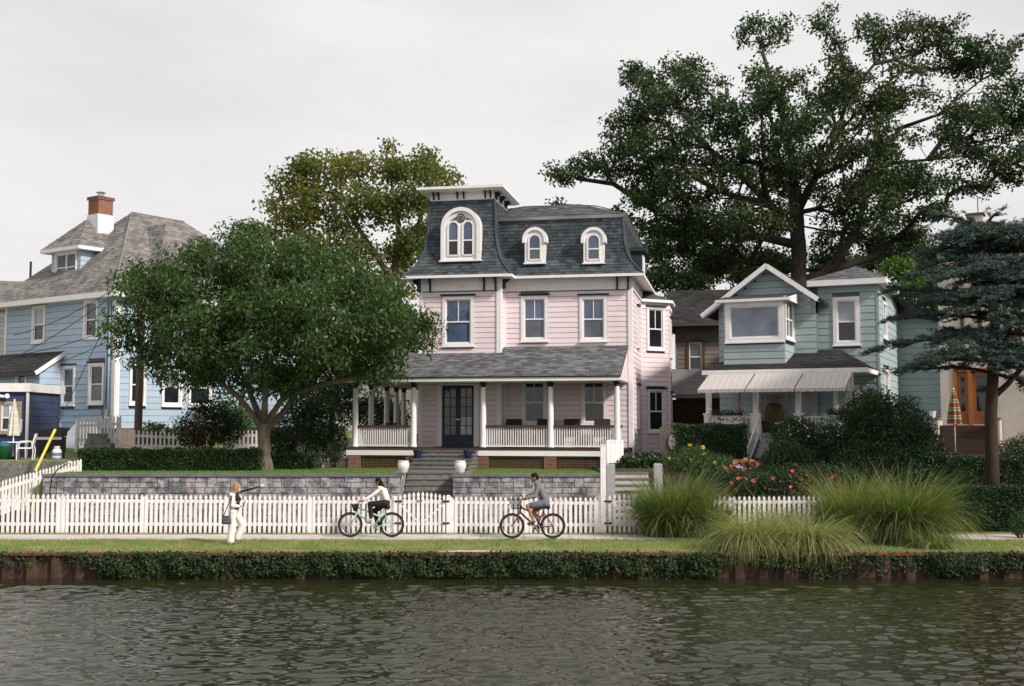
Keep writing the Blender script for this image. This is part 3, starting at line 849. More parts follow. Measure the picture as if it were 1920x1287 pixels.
MB().box(gxm - gx0 - 0.10, gxm - gx0 + 0.05, -0.055, -0.035, 0.925, 0.945).build('latch', IRON, g1, fix=False)
for (px, lab, top, wd) in ((741.5, 'plain square white gate post close behind the mint bicycle saddle', 1.03, 0.10), (840.5, 'square white gate post carrying the black hinges of the braced leaf', 1.06, 0.10)):
    p = thing('gate_post', lab, 'post', (fx(px), FENCE_Y, 0.0), 0, 'white gate posts')
    MB().box(-wd / 2, wd / 2, -0.05, 0.05, -0.2, top).build('shaft', FENCEW, p, fix=False)
    MB().hexa([(-wd / 2 - .012, -.062, top), (wd / 2 + .012, -.062, top), (wd / 2 + .012, .062, top), (-wd / 2 - .012, .062, top)], [(-.02, -.02, top + .03), (.02, -.02, top + .03), (.02, .02, top + .03), (-.02, .02, top + .03)]).build('cap', FENCEW, p, fix=False)
# side gate with the tall post and two concrete pillars beside further steps
tp = thing('gate_post', 'tall narrow white gate post with black hinges beside the concrete pillar', 'post', (fx(1131.5), FENCE_Y, 0.0), 0, 'white gate posts')
th_ = atY(1131, 836, FENCE_Y).z
MB().box(-0.075, 0.075, -0.05, 0.09, -0.2, th_).build('shaft', FENCEW, tp, fix=False)
MB().box(-0.085, 0.085, -0.06, 0.10, th_, th_ + 0.03).build('cap', FENCEW, tp, fix=False)
gate('small white picket gate with crossed braces beside the tall grass', fx(1140), fx(1192), lambda t: 1.02 + 0.05 * math.sin(t * 3.1), [(0.28, 0.36, 0.98, 0.84), (0.28, 0.84, 0.98, 0.36)], 'l', 6)
for (px0, px1, py, lab) in ((1137, 1152.5, 871, 'square grey concrete pillar close behind the tall white gate post'), (1225.5, 1241, 869.5, 'square grey concrete pillar standing above the tall grass')):
    Yp = 32.9; a, b, t = atY(px0, py, Yp).x, atY(px1, py, Yp).x, atY(px0, py, Yp).z
    p = thing('concrete_pillar', lab, 'pillar', ((a + b) / 2, Yp, 0.1), 0, 'grey concrete pillars of the side steps')
    hw = (b - a) / 2
    MB().box(-hw, hw, -hw, hw, -0.2, t - 0.02).build('shaft', PILLAR, p, fix=False)
    MB().hexa([(-hw, -hw, t - 0.02), (hw, -hw, t - 0.02), (hw, hw, t - 0.02), (-hw, hw, t - 0.02)], [(-hw + .02, -hw + .02, t), (hw - .02, -hw + .02, t), (hw - .02, hw - .02, t), (-hw + .02, hw - .02, t)]).build('cap', PILLAR, p, fix=False)
sx0, sx1 = atY(1153, 900, 33.0).x, atY(1226, 900, 33.0).x
stairs('concrete_steps', 'wide concrete side steps between two grey pillars', sx0, sx1, 32.75, 34.35, 0.05, 1.62, 9, CONC, treadmat=CAPSTONE)
# little picket panel standing on the bank by the porch end
qa, qb = atY(1139, 868, 36.9), atY(1167, 868, 37.4)
fence('picket_fence', 'short white picket panel on the bank at the end of the porch', (qa.x, 36.9, qa.z - 0.05), (qb.x, 37.4, qa.z - 0.05), atY(1139, 826, 36.9).z - qa.z + 0.05, 0.75, sp=0.075, posts=0.6, rails=(0.3, 0.75), group='white picket fence along the walk')
# ------------------------------------------------------------------ pink house with mansard roof and wrap-around porch
ph = thing('pink_house', 'pink clapboard house with dark mansard roof, square tower and columned porch', 'house', (0, 41.5, 1.5), R(-11))
PF = Frame(ph)
TP = -0.6                                            # tower front, main front is w = 0
uTL, uTR = PF.w(787, 600, TP)[0], PF.w(938, 600, TP)[0]
uR = PF.w(1184, 600, 0)[0]
DW = -2.75                                           # front edge of the porch deck
zDeck = PF.w(775, 841, DW)[1]
zFrB, zFrT = PF.w(1060, 545, 0)[1], PF.w(1060, 520, 0)[1]
zM0 = PF.w(1060, 516, -0.5)[1]; zM1 = PF.w(1060, 411, 0.3)[1]
zT0 = PF.w(850, 516.5, TP - 0.5)[1]; zT1 = PF.w(860, 376, TP + 0.28)[1]
zBase = 1.35
DEPTH = 9.5
wF, wT, wRs = Wall(PF, (uTR, 0), (uR, 0)), Wall(PF, (uTL, TP), (uTR, TP)), Wall(PF, (uR, 0), (uR, DEPTH))
wTR = Wall(PF, (uTR, TP), (uTR, 0)); wL = Wall(PF, (uTL, DEPTH), (uTL, TP))
m = MB(); m.box(uTL + 0.06, uR - 0.06, 0.06, DEPTH, zBase, zM0); m.box(uTL + 0.06, uTR - 0.06, TP + 0.06, 0.2, zBase, zM0)
m.build('wall', PINKD, ph)

# windows
capk = NAVYTRIM
wT.window(wT.rect(830, 556, 888.5, 649), '2/1', glass2=GLASSB, cap=capk)
wF.window(wF.rect(977, 555, 1027.5, 640), '2/1', glass=GLASSB, glass2=GLASSS, cap=capk)
wF.window(wF.rect(1087, 555, 1138.5, 640), '2/1', glass=GLASSB, glass2=GLASSS, cap=capk)
wF.window(wF.rect(978, 711, 1026, 797), '2/1', glass=GLASSD, glass2=GLASSD)
wF.window(wF.rect(1089, 711, 1138, 797), '2/1', glass=GLASSD, glass2=GLASSD)
wRs.window((2.3, 2.95, zDeck + 3.75, zDeck + 5.3), '1/1', glass=GLASSD, cap=capk)
wRs.window((2.3, 2.95, zDeck + 0.7, zDeck + 2.3), '1/1', glass=GLASSP, cap=capk)
# front doors
d0, d1, dz0, dz1 = wT.rect(829, 723, 889, 833)
dz0 = zDeck + 0.02
wT.open.append((d0 - 0.2, d1 + 0.2, zDeck, dz1 + 0.12))
fr = MB(); wT.slab(fr, d0 - 0.19, d0, -0.03, 0.06, zDeck, dz1); wT.slab(fr, d1, d1 + 0.19, -0.03, 0.06, zDeck, dz1); wT.slab(fr, d0 - 0.19, d1 + 0.19, -0.03, 0.06, dz1, dz1 + 0.12)
fr.build('door_frame', WHITE, ph, fix=False)
dm = (d0 + d1) / 2
for (a, b) in ((d0 + 0.004, dm - 0.004), (dm + 0.004, d1 - 0.004)):
    st, n_r = 0.085, 5; zt0, zt1 = dz0 + 0.42, dz1 - 0.10
    mb = MB()
    wT.slab(mb, a, a + st, -0.03, 0.01, dz0, dz1); wT.slab(mb, b - st, b, -0.03, 0.01, dz0, dz1)
    wT.slab(mb, a + st, b - st, -0.03, 0.01, dz0, zt0); wT.slab(mb, a + st, b - st, -0.03, 0.01, zt1, dz1)
    mid = (a + b) / 2; wT.slab(mb, mid - 0.014, mid + 0.014, -0.028, 0.004, zt0, zt1)
    for k in range(1, n_r):
        z = zt0 + (zt1 - zt0) * k / n_r; wT.slab(mb, a + st, b - st, -0.027, 0.003, z - 0.014, z + 0.014)
    door = mb.build('door', NAVY, ph, fix=False)
    for k in range(n_r):
        for (x0, x1) in ((a + st, mid - 0.014), (mid + 0.014, b - st)):
            z0, z1 = zt0 + (zt1 - zt0) * k / n_r + 0.014, zt0 + (zt1 - zt0) * (k + 1) / n_r - 0.014
            q = MB(); wT.slab(q, x0, x1, -0.026, -0.016, z0, z1)
            q.build('pane', GLASSP if (a > dm - 0.1 and k in (0, 1)) else GLASSD, door, fix=False)
    kn = MB(); c = wT.pt(dm + (0.04 if a > dm - 0.1 else -0.04), 0.03, dz0 + 0.98); kn.tube([c, (c[0], c[1] - 0.04, c[2])], [0.012, 0.028], 8)
    kn.build('knob', pmat('brass', (0.6, 0.42, 0.12), None, 5, 0.3, metal=1.0) if 'brass' not in MATS else MATS['brass'], door)
wT.trim('threshold', d0 - 0.25, d1 + 0.25, zDeck, zDeck + 0.03, WOODBROWN, 0.22)
ln = MB(); c = wT.pt(dm, 0.35, dz1 + 0.16); ln.lathe([(0.03, -0.10), (0.07, -0.02), (0.05, 0.05), (0.012, 0.08), (0.012, 0.2)], c, 10); ln.build('porch_lantern', IRON, ph)

# siding and trim
CRS = PF.w(1060, 600, 0)[1] - PF.w(1060, 609.7, 0)[1]
wF.siding(zDeck, zFrB, CRS, PINK); wT.siding(zDeck, zFrB, CRS, PINK, t1=wT.L)
wTR.siding(zDeck, zFrB, CRS, PINK)
b0, b1, bp, bs = 4.3, 7.6, 1.05, 0.85                # side bay
wRs.siding(zBase, zFrB, CRS, PINK, t1=b0)
bayw = [Wall(PF, (uR, b0), (uR + bp, b0 + bs)), Wall(PF, (uR + bp, b0 + bs), (uR + bp, b1 - bs)), Wall(PF, (uR + bp, b1 - bs), (uR, b1))]
zBay = PF.w(1222, 568, b0 + 0.4)[1]
m = MB(); m.prism([(uR - 0.1, b0, zBase), (uR + bp - 0.05, b0 + bs + 0.03, zBase), (uR + bp - 0.05, b1 - bs, zBase), (uR - 0.1, b1, zBase)], (0, 0, zBay - zBase)); m.build('bay_core', PINKD, ph)
for i, bw in enumerate(bayw[:2]):
    for (y0, y1) in ((576, 656), (730, 811)):
        r = bw.rect(1207.5 if i == 0 else 1240, y0, 1236 if i == 0 else 1245, y1)
        s0, s1 = (bw.L * 0.2, bw.L * 0.83) if i == 0 else (bw.L * 0.2, bw.L * 0.8)
        bw.window((s0, s1, r[2], r[3]), '2/1', cw=0.09, glass=GLASSD, cap=capk, sashmat=WHITE)
    bw.siding(zBase, zBay - 0.25, CRS, PINK)
    bw.trim('corner_board', -0.03, 0.07, zBase, zBay - 0.25, WHITE if i == 0 and False else PINK, 0.034)
    bw.trim('frieze', -0.02, bw.L + 0.02, zBay - 0.25, zBay, WHITE, 0.05)
m = MB(); o = 0.18
m.prism([(uR, b0 - 0.25, zBay), (uR + bp + o * 0.6, b0 + bs - o, zBay), (uR + bp + o, b0 + bs, zBay), (uR + bp + o, b1 - bs, zBay), (uR, b1 + 0.2, zBay)], (0, 0, 0.11)); m.build('bay_cornice', WHITE, ph)
m = MB(); m.add([(uR, b0 - 0.2, zBay + 0.11), (uR + bp + o * .6, b0 + bs - o, zBay + 0.115), (uR + bp + o, b1 - bs, zBay + 0.115), (uR, b1 + 0.2, zBay + 0.115), (uR, b0 + 0.6, zBay + 0.55), (uR, b1 - 0.4, zBay + 0.55)], [(0, 1, 4), (1, 2, 5, 4), (2, 3, 5)]); m.build('bay_roof', GREYSHB, ph)
for (w_, t0, t1) in ((wT, -0.03, 0.12), (wT, wT.L - 0.13, wT.L + 0.03), (wF, wF.L - 0.12, wF.L + 0.03), (wTR, 0.0, 0.1), (wF, 0.0, 0.1)):
    w_.trim('corner_board', t0, t1, zDeck, zFrB, WHITE, 0.05)
wRs.trim('corner_board', 0.0, 0.12, zBase, zFrB, WHITE, 0.05)
for w_ in (wT, wF, wTR): w_.trim('frieze', -0.03, w_.L + 0.03, zFrB, zFrT + 0.12, WHITE, 0.055)
wRs.trim('frieze', 0, wRs.L, zFrB, zFrT + 0.12, WHITE, 0.055); wL.trim('frieze', 0, wL.L, zFrB, zFrT + 0.12, WHITE, 0.055)
wL.siding(zDeck, zFrB, CRS, PINK)
wRs.trim('skirt_board', 0, b0, zBase - 0.2, zBase, WHITE, 0.04)

# eaves: soffit and fascia rings, then the bell-shaped mansards
def ring(rc, o): u0, u1, w0, w1 = rc; return [(u0 - o, w0 - o), (u1 + o, w0 - o), (u1 + o, w1 + o), (u0 - o, w1 + o)]
body, tower = (uTL, uR, 0.0, DEPTH), (uTL, uTR, TP, 2.6)
TAB = {'b': ([0, .06, .14, .25, .4, .6, 1], [.47, .33, .18, -.02, -.17, -.26, -.31]), 't': ([0, .05, .12, .22, .36, .55, 1], [.5, .36, .19, .02, -.13, -.22, -.27])}
def mansard(rc, z0, z1, tab, nm, ncrs, sides, tabw=0.2):
    ts, os_ = TAB[tab]
    prof = [(float(np.interp(k / ncrs, ts, os_)), z0 + (z1 - z0) * k / ncrs) for k in range(ncrs + 1)]
    base, tb = MB(), MB()
    for k in range(ncrs):
        A, B = ring(rc, prof[k][0] - 0.01), ring(rc, prof[k + 1][0] - 0.01)
        za, zb = prof[k][1], prof[k + 1][1]
        for i in range(4):
            j = (i + 1) % 4
            base.add([(*A[i], za), (*A[j], za), (*B[j], zb), (*B[i], zb)], [(0, 1, 2, 3)])
            if i in sides: course_tabs(tb, (*A[i], za), (*A[j], za), (*B[j], zb), (*B[i], zb), tabw, 0.02, off=(k * 0.5) % 1)
    r = base.build(nm, MANSB, ph, fix=False)
    o = tb.build('shingles', MANS, r, fix=False); o['kind'] = 'stuff'
    for i in (0, 1):                                  # hip ridges along the visible corners
        MB().tube([(*ring(rc, p[0])[i], p[1] + 0.015) for p in prof], 0.045, 6).build('hip_ridge', MANS, r)
    return r
mr = mansard(body, zM0, zM1, 'b', 'mansard_roof', 17, (0, 1), 0.2)
tr_ = mansard(tower, zT0, zT1, 't', 'tower_roof', 22, (0, 1, 3), 0.2)
for rc, z0, nm in ((body, zM0, 'eave'), (tower, zT0, 'tower_eave')):
    o = 0.49 if rc is body else 0.52
    A = ring(rc, o); B = ring(rc, -0.05)
    m = MB()
    for i in range(4):
        j = (i + 1) % 4
        m.hexa([(*A[i], z0 - 0.085), (*A[j], z0 - 0.085), (*B[j], z0 - 0.02), (*B[i], z0 - 0.02)], [(*A[i], z0 + 0.012), (*A[j], z0 + 0.012), (*B[j], z0 + 0.03), (*B[i], z0 + 0.03)])
    m.build(nm, WHITE, ph)
# upper cornice and low hip roof of the main body
A, B = ring(body, -0.17), ring(body, -0.45); A0 = ring(body, -0.36)
m = MB()
for i in range(4):
    j = (i + 1) % 4
    m.hexa([(*A0[i], zM1 - 0.02), (*A0[j], zM1 - 0.02), (*B[j], zM1 - 0.02), (*B[i], zM1 - 0.02)], [(*A[i], zM1 + 0.10), (*A[j], zM1 + 0.10), (*B[j], zM1 + 0.10), (*B[i], zM1 + 0.10)])
m.build('cornice', WHITE, ph)
zR = PF.w(1010, 386, 3.6)[1]
ra, rb = (uTL + 3.2, 3.6), (PF.w(1085, 386, 3.6)[0], 3.6); rc_, rd_ = (rb[0], DEPTH - 3.6), (ra[0], DEPTH - 3.6)
A = ring(body, -0.15); zz = zM1 + 0.105
m = MB(); m.add([(*A[0], zz), (*A[1], zz), (*A[2], zz), (*A[3], zz), (*ra, zR), (*rb, zR), (*rc_, zR), (*rd_, zR)], [(0, 1, 5, 4), (1, 2, 6, 5), (2, 3, 7, 6), (3, 0, 4, 7), (4, 5, 6, 7)])
up = m.build('upper_roof', GREYSHB, ph, fix=False)
shingles(up, [((*A[0], zz), (*A[1], zz), (*rb, zR), (*ra, zR)), ((*A[1], zz), (*A[2], zz), (*rc_, zR), (*rb, zR))], GREYSH, 0.16, 0.26, 0.016)
# tower frieze, cornice slab with brackets
A = ring(tower, -0.30)
m = MB()
for i in range(4):
    j = (i + 1) % 4; Bq = ring(tower, -0.42)
    m.hexa([(*A[i], zT1), (*A[j], zT1), (*Bq[j], zT1), (*Bq[i], zT1)], [(*A[i], zT1 + 0.30), (*A[j], zT1 + 0.30), (*Bq[j], zT1 + 0.30), (*Bq[i], zT1 + 0.30)])
m.build('tower_frieze', WHITE, ph)
zC = zT1 + 0.30
m = MB(); a, b = ring(tower, 0.00), ring(tower, 0.10)
m.hexa([(*p, zC) for p in a], [(*p, zC + 0.06) for p in b]); b2 = ring(tower, 0.12)
m.hexa([(*p, zC + 0.062) for p in b2], [(*p, zC + 0.16) for p in b2])
m.build('tower_cornice', WHITE, ph)
m = MB(); m.hexa([(*p, zC + 0.162) for p in ring(tower, 0.08)], [(*p, zC + 0.26) for p in ring(tower, -1.0)]); m.build('tower_cap', GREYSHB, ph)
def bracket(wall, s, zt, h, dpt, th, mat, off=0.0):
    prof = [(0, 0), (dpt, 0), (dpt, -0.10 * h), (dpt * 0.75, -0.20 * h), (dpt * 0.62, -0.36 * h), (dpt * 0.30, -0.52 * h), (dpt * 0.24, -0.72 * h), (dpt * 0.34, -0.84 * h), (dpt * 0.12, -h), (0, -h)]
    q = wall.pt(s - th / 2, off, zt); m = MB()
    m.prism([wall.pt(s - th / 2, off + a, zt + b) for a, b in prof], Vector(wall.pt(s + th / 2, off, zt)) - Vector(q))
    return m.build('bracket', mat, ph)
for px in (788.5, 808, 909, 930.5): bracket(wT, wT.hit(px, 533)[0], zFrT + 0.05, zFrT - zFrB + 0.08, 0.34, 0.055, NAVYTRIM, 0.056)
for px in (1157.5, 1178): bracket(wF, wF.hit(px, 533)[0], zFrT + 0.05, zFrT - zFrB + 0.08, 0.34, 0.055, NAVYTRIM, 0.056)
for s in (0.12, 0.5): bracket(wL, wL.L - s, zFrT + 0.05, zFrT - zFrB + 0.08, 0.34, 0.055, NAVYTRIM, 0.056)
bracket(wTR, 0.16, zFrT + 0.05, 0.5, 0.4, 0.055, NAVYTRIM, 0.056)
tw2 = Wall(PF, (uTL + 0.30, TP + 0.30), (uTR - 0.30, TP + 0.30)); tw3 = Wall(PF, (uTR - 0.30, TP + 0.30), (uTR - 0.30, 2.3))
for px in (813.5, 823, 858, 870, 910, 920): bracket(tw2, tw2.hit(px, 368)[0], zC - 0.004, 0.25, 0.2, 0.05, NAVYTRIM)
for s in (0.12, 0.4, 1.0, 1.25, 1.9, 2.2): bracket(tw3, s, zC - 0.004, 0.25, 0.2, 0.05, NAVYTRIM)

# arched windows
def apath(c, half, z0, zs, n=14):
    return [(c - half, z0)] + [(c - half * math.cos(math.pi * k / n), zs + half * math.sin(math.pi * k / n)) for k in range(n + 1)] + [(c + half, z0)]
def aring(wall, mb, inner, outer, o0, o1):
    n = len(inner)
    for k in range(n - 1):
        q = [inner[k], inner[k + 1], outer[k + 1], outer[k]]
        vs = [wall.pt(a, o1, z) for a, z in q] + [wall.pt(a, o0, z) for a, z in q]
        mb.add(vs, [(0, 1, 2, 3), (0, 4, 5, 1), (2, 6, 7, 3)] + ([(0, 3, 7, 4)] if k == 0 else []) + ([(1, 5, 6, 2)] if k == n - 2 else []))
def apoly(wall, mb, path, o0, o1):
    d = Vector(wall.pt(0, o1, 0)) - Vector(wall.pt(0, o0, 0))
    mb.prism([wall.pt(a, o0, z) for a, z in path], d)
def dormer(px, name='dormer'):
    dw = Wall(PF, (uTR, -0.16), (uR, -0.16))
    c = dw.hit(px, 460)[0]; z0 = dw.hit(px, 493)[1]; zt = dw.hit(px, 426)[1]
    hw = 0.37; zs = zt - 0.46
    body_ = MB(); apoly(dw, body_, apath(c, hw, z0, zs), -0.75, 0.0)
    d = body_.build(name, WHITE, ph)
    mb = MB(); aring(dw, mb, apath(c, hw - 0.03, zs - 0.12, zs), apath(c, hw + 0.085, zs - 0.12, zs), -0.30, 0.07); mb.build('hood', WHITE, d)
    mb = MB(); aring(dw, mb, apath(c, 0.19, z0 + 0.14, zs - 0.04), apath(c, 0.25, z0 + 0.08, zs - 0.04), 0.0, 0.035)
    dw.slab(mb, c - 0.2, c + 0.2, 0.0, 0.03, z0 + 0.08, z0 + 0.14); zm = (z0 + zs) / 2 + 0.08; dw.slab(mb, c - 0.19, c + 0.19, 0.0, 0.03, zm - 0.025, zm + 0.025); mb.build('sash', WHITE, d)
    mb = MB(); apoly(dw, mb, [p if p[1] > zm else (p[0], zm + 0.025) for p in apath(c, 0.19, zm, zs - 0.04)], 0.004, 0.010); mb.build('pane', GLASSB, d)
    mb = MB(); dw.slab(mb, c - 0.19, c + 0.19, 0.004, 0.010, z0 + 0.14, zm - 0.025); mb.build('pane', GLASSS, d, fix=False)
    mb = MB(); dw.slab(mb, c - hw - 0.04, c + hw + 0.04, -0.1, 0.07, z0 - 0.05, z0 + 0.0); mb.build('sill', WHITE, d, fix=False)
dormer(1002.7); dormer(1113)
# side dormer on the right mansard slope
m = MB(); m.box(uR - 0.5, uR + 0.2, 2.6, 3.5, zM0 + 0.25, zM0 + 1.25); sd = m.build('side_dormer', MANSB, ph)
MB().box(uR + 0.19, uR + 0.24, 2.65, 3.45, zM0 + 0.3, zM0 + 1.1).build('casing', WHITE, sd)
MB().box(uR - 0.5, uR + 0.36, 2.5, 3.6, zM0 + 1.25, zM0 + 1.4).build('dormer_roof', MANSB, sd)
# big twin arched tower window
tw = Wall(PF, (uTL, TP - 0.10), (uTR, TP - 0.10))
c = tw.hit(864, 440)[0]; z0 = tw.hit(864, 488)[1]; zt = tw.hit(864, 389)[1]; hw = 0.74; zs = zt - hw
mb = MB(); apoly(tw, mb, apath(c, hw - 0.01, z0, zs, 20), -0.7, 0.0); aw = mb.build('arched_window', WHITE, ph)
mb = MB(); aring(tw, mb, apath(c, hw - 0.14, z0, zs, 20), apath(c, hw, z0, zs, 20), -0.3, 0.07); mb.build('hood', WHITE, aw)
for sx in (-0.275, 0.275):
    cc = c + sx; q0, qs = z0 + 0.15, zs + 0.02; zm = z0 + 0.72
    mb = MB(); aring(tw, mb, apath(cc, 0.165, q0 + 0.05, qs), apath(cc, 0.225, q0, qs), 0.0, 0.045); tw.slab(mb, cc - 0.165, cc + 0.165, 0, 0.04, q0, q0 + 0.05); tw.slab(mb, cc - 0.165, cc + 0.165, 0, 0.04, zm - 0.025, zm + 0.025); mb.build('sash', WHITE, aw)
    mb = MB(); apoly(tw, mb, apath(cc, 0.165, zm + 0.025, qs), 0.004, 0.012); mb.build('pane', GLASSB, aw)
    mb = MB(); tw.slab(mb, cc - 0.165, cc + 0.165, 0.004, 0.012, q0 + 0.05, zm - 0.025); mb.build('pane', GLASSD, aw, fix=False)
rz_ = zs + 0.34
for (rr0, rr1, o1, mt, nm) in ((0.0, 0.165, 0.030, NAVYTRIM, 'rose_window'), (0.085, 0.115, 0.040, GLASSP, 'rose_ring'), (0.0, 0.05, 0.038, BRICK, 'rose_center')):
    mb = MB(); n = 20
    if rr0 == 0: apoly(tw, mb, [(c + rr1 * math.cos(2 * math.pi * k / n), rz_ + rr1 * math.sin(2 * math.pi * k / n)) for k in range(n)], 0.0, o1)
    else: aring(tw, mb, [(c + rr0 * math.cos(2 * math.pi * k / n), rz_ + rr0 * math.sin(2 * math.pi * k / n)) for k in range(n + 1)], [(c + rr1 * math.cos(2 * math.pi * k / n), rz_ + rr1 * math.sin(2 * math.pi * k / n)) for k in range(n + 1)], 0.0, o1)
    mb.build(nm, mt, aw)
for sg in (-1, 1):
    mb = MB(); apoly(tw, mb, [(c + sg * 0.20, rz_ + 0.06), (c + sg * 0.40, rz_ - 0.10), (c + sg * 0.19, rz_ - 0.08)], 0.0, 0.012); mb.build('tracery_pane', GLASSS, aw)
mb = MB(); tw.slab(mb, c - hw - 0.05, c + hw + 0.05, -0.2, 0.09, z0 - 0.06, z0 - 0.002); mb.build('sill', WHITE, aw, fix=False)

# ------------------------------------------------------------------ porch
CW = -2.5
uPL = PF.w(666.5, 780, CW)[0]; uPR = PF.w(1157, 780, CW)[0]
zEv = PF.w(900, 708, -3.0)[1]; zTop = PF.w(1060, 649, 0)[1]
uEL = uPL - 0.42; uER = uPR + 0.16
BK = 6.2                                             # the porch runs back along the left side this far
zCap = zEv - 0.16
m = MB(); m.box(uPL - 0.22, uER, DW, 0.0, zDeck - 0.07, zDeck); m.box(uPL - 0.22, uTL + 0.1, 0.0, BK, zDeck - 0.07, zDeck)
deck = m.build('porch_deck', WOODBROWN, ph)
m = MB(); m.box(uPL - 0.24, uPR + 0.02, DW - 0.012, DW + 0.03, zDeck - 0.24, zDeck - 0.068); m.box(uPL - 0.26, uPL - 0.20, DW + 0.03, BK, zDeck - 0.24, zDeck - 0.068)
m.build('deck_fascia', WHITE, ph)
MB().box(uPL - 0.05, uR - 0.2, DW + 0.25, 0.0, 1.3, zDeck - 0.08).build('porch_shade_fill', DARKVOID, ph)  # solid near-black box painted as the shade below the deck
# roof
zt_ = zTop; sl_ = (zTop - zEv) / 3.0
EL, TLc = (uEL, -3.0, zEv), (uTL, 0.0, zTop)
m = MB()
ptop = [(uEL, -3.0, zEv), (uER, -3.0, zEv), (uER, 0.0, zTop), (uTL, 0.0, zTop), (uEL, BK, zEv), (uTL, BK, zTop)]
m.add(ptop, [(0, 1, 2, 3), (4, 0, 3, 5)])
m.add([(p[0], p[1], p[2] - 0.10) for p in ptop], [(3, 2, 1, 0), (5, 3, 0, 4)])
m.add([ptop[1], ptop[2], (uER, 0, zTop - 0.1), (uER, -3.0, zEv - 0.1)], [(0, 1, 2, 3)])
pr_ = m.build('porch_roof', GREYSHB, ph, fix=False)
shingles(pr_, [(ptop[0], ptop[1], ptop[2], ptop[3]), (ptop[4], ptop[0], ptop[3], ptop[5])], GREYSH, 0.135, 0.24, 0.014)
m = MB(); m.box(uEL - 0.02, uER + 0.02, -3.05, -3.0, zEv - 0.13, zEv - 0.015); m.box(uEL - 0.02, uEL + 0.03, -3.0, BK, zEv - 0.13, zEv - 0.015)
m.build('fascia', WHITE, ph)
m = MB(); m.box(uEL - 0.06, uER + 0.03, -3.085, -3.0, zEv - 0.012, zEv + 0.03); m.box(uEL - 0.06, uEL + 0.03, -2.998, BK, zEv - 0.012, zEv + 0.03)
m.build('gutter', IRON, ph)
m = MB(); m.box(uEL + 0.03, uER - 0.05, -2.99, TP, zEv - 0.14, zEv - 0.09); m.box(uEL + 0.03, uTL, TP, BK, zEv - 0.14, zEv - 0.09)
m.build('porch_ceiling', SOFFIT, ph)
m = MB(); m.add([(uER - 0.02, -2.98, zEv - 0.1), (uER - 0.02, -0.02, zEv - 0.1), (uER - 0.02, -0.02, zTop - 0.1)], [(0, 1, 2)]); m.build('roof_end', PINK, ph, fix=False)
m = MB(); m.box(uPL - 0.09, uER - 0.06, CW - 0.09, CW + 0.09, zCap, zEv - 0.141); m.build('porch_beam', WHITE, ph)
m = MB(); m.box(uPL - 0.09, uPL + 0.09, CW + 0.09, BK, zCap, zEv - 0.141); m.build('porch_beam', WHITE, ph)
# columns
hcol = zCap - zDeck
cprof = [(0.125, 0.0), (0.125, 0.06), (0.112, 0.07), (0.108, 0.09), (0.106, hcol * 0.35), (0.098, hcol * 0.6), (0.086, hcol - 0.22), (0.086, hcol - 0.19)]
cm = MB().lathe(cprof, (0, 0, 0), 18).mesh('column', WHITE, True)
rm = MB().lathe([(0.088, hcol - 0.19), (0.104, hcol - 0.175), (0.088, hcol - 0.16), (0.086, hcol - 0.12)], (0, 0, 0), 18).mesh('necking', NAVYTRIM, True)
km = MB().lathe([(0.086, hcol - 0.118), (0.125, hcol - 0.07), (0.125, hcol - 0.045), (0.13, hcol - 0.04), (0.13, hcol)], (0, 0, 0), 18).mesh('capital', NAVYTRIM)
bm_ = MB().box(-0.15, 0.15, -0.15, 0.15, -0.001, 0.035).mesh('plinth', NAVY)
spots = [(uPL, CW)] + [(PF.w(px, 780, CW)[0], CW) for px in (775.4, 906, 1032.5, 1157)]
wside = []
for px in (696, 725, 743, 757): wside.append(PF.u(px, 770, uPL)[0])
spots += [(uPL, w_) for w_ in wside if w_ < BK + 8]
BKW = max([w_ for w_ in wside if w_ < BK + 8] + [BK])
for (a, b) in spots:
    cc = link('column', cm, ph, (a, b, zDeck + 0.034))
    link('necking', rm, cc); link('capital', km, cc); link('plinth', bm_, cc, (0, 0, base_z(ph) - 0.034))
# railings
zRl = PF.w(850, 797.5, CW)[1]; zRb = zRl - 0.085
bal = MB().box(-0.018, 0.018, -0.018, 0.018, 0, zRb - zDeck - 0.10).mesh('baluster', WHITE, fix=False)
def railing(p, q):
    p, q = Vector((p[0], p[1], 0)), Vector((q[0], q[1], 0)); d = (q - p).normalized(); L = (q - p).length
    a, b = p + d * 0.11, q - d * 0.11
    r = MB().bar((a.x, a.y, zRl - 0.042), (b.x, b.y, zRl - 0.042), 0.13, 0.085).build('railing', WOODBROWN, ph, fix=False)
    MB().bar((a.x, a.y, zDeck + 0.085), (b.x, b.y, zDeck + 0.085), 0.055, 0.05).build('bottom_rail', WHITE, r, fix=False)
    n = int((L - 0.25) / 0.078)
    for k in range(n):
        t = a + (b - a) * ((k + 0.5) / n); link('baluster', bal, r, (t.x, t.y, zDeck + 0.105), (0, 0, 0))
railing(spots[0], spots[1]); railing(spots[2], spots[3]); railing(spots[3], spots[4])
railing((uER - 0.25, CW + 0.1), (uER - 0.25, -0.1))
prev = spots[0]
for s_ in spots[5:7]:
    railing(s_, prev); prev = s_
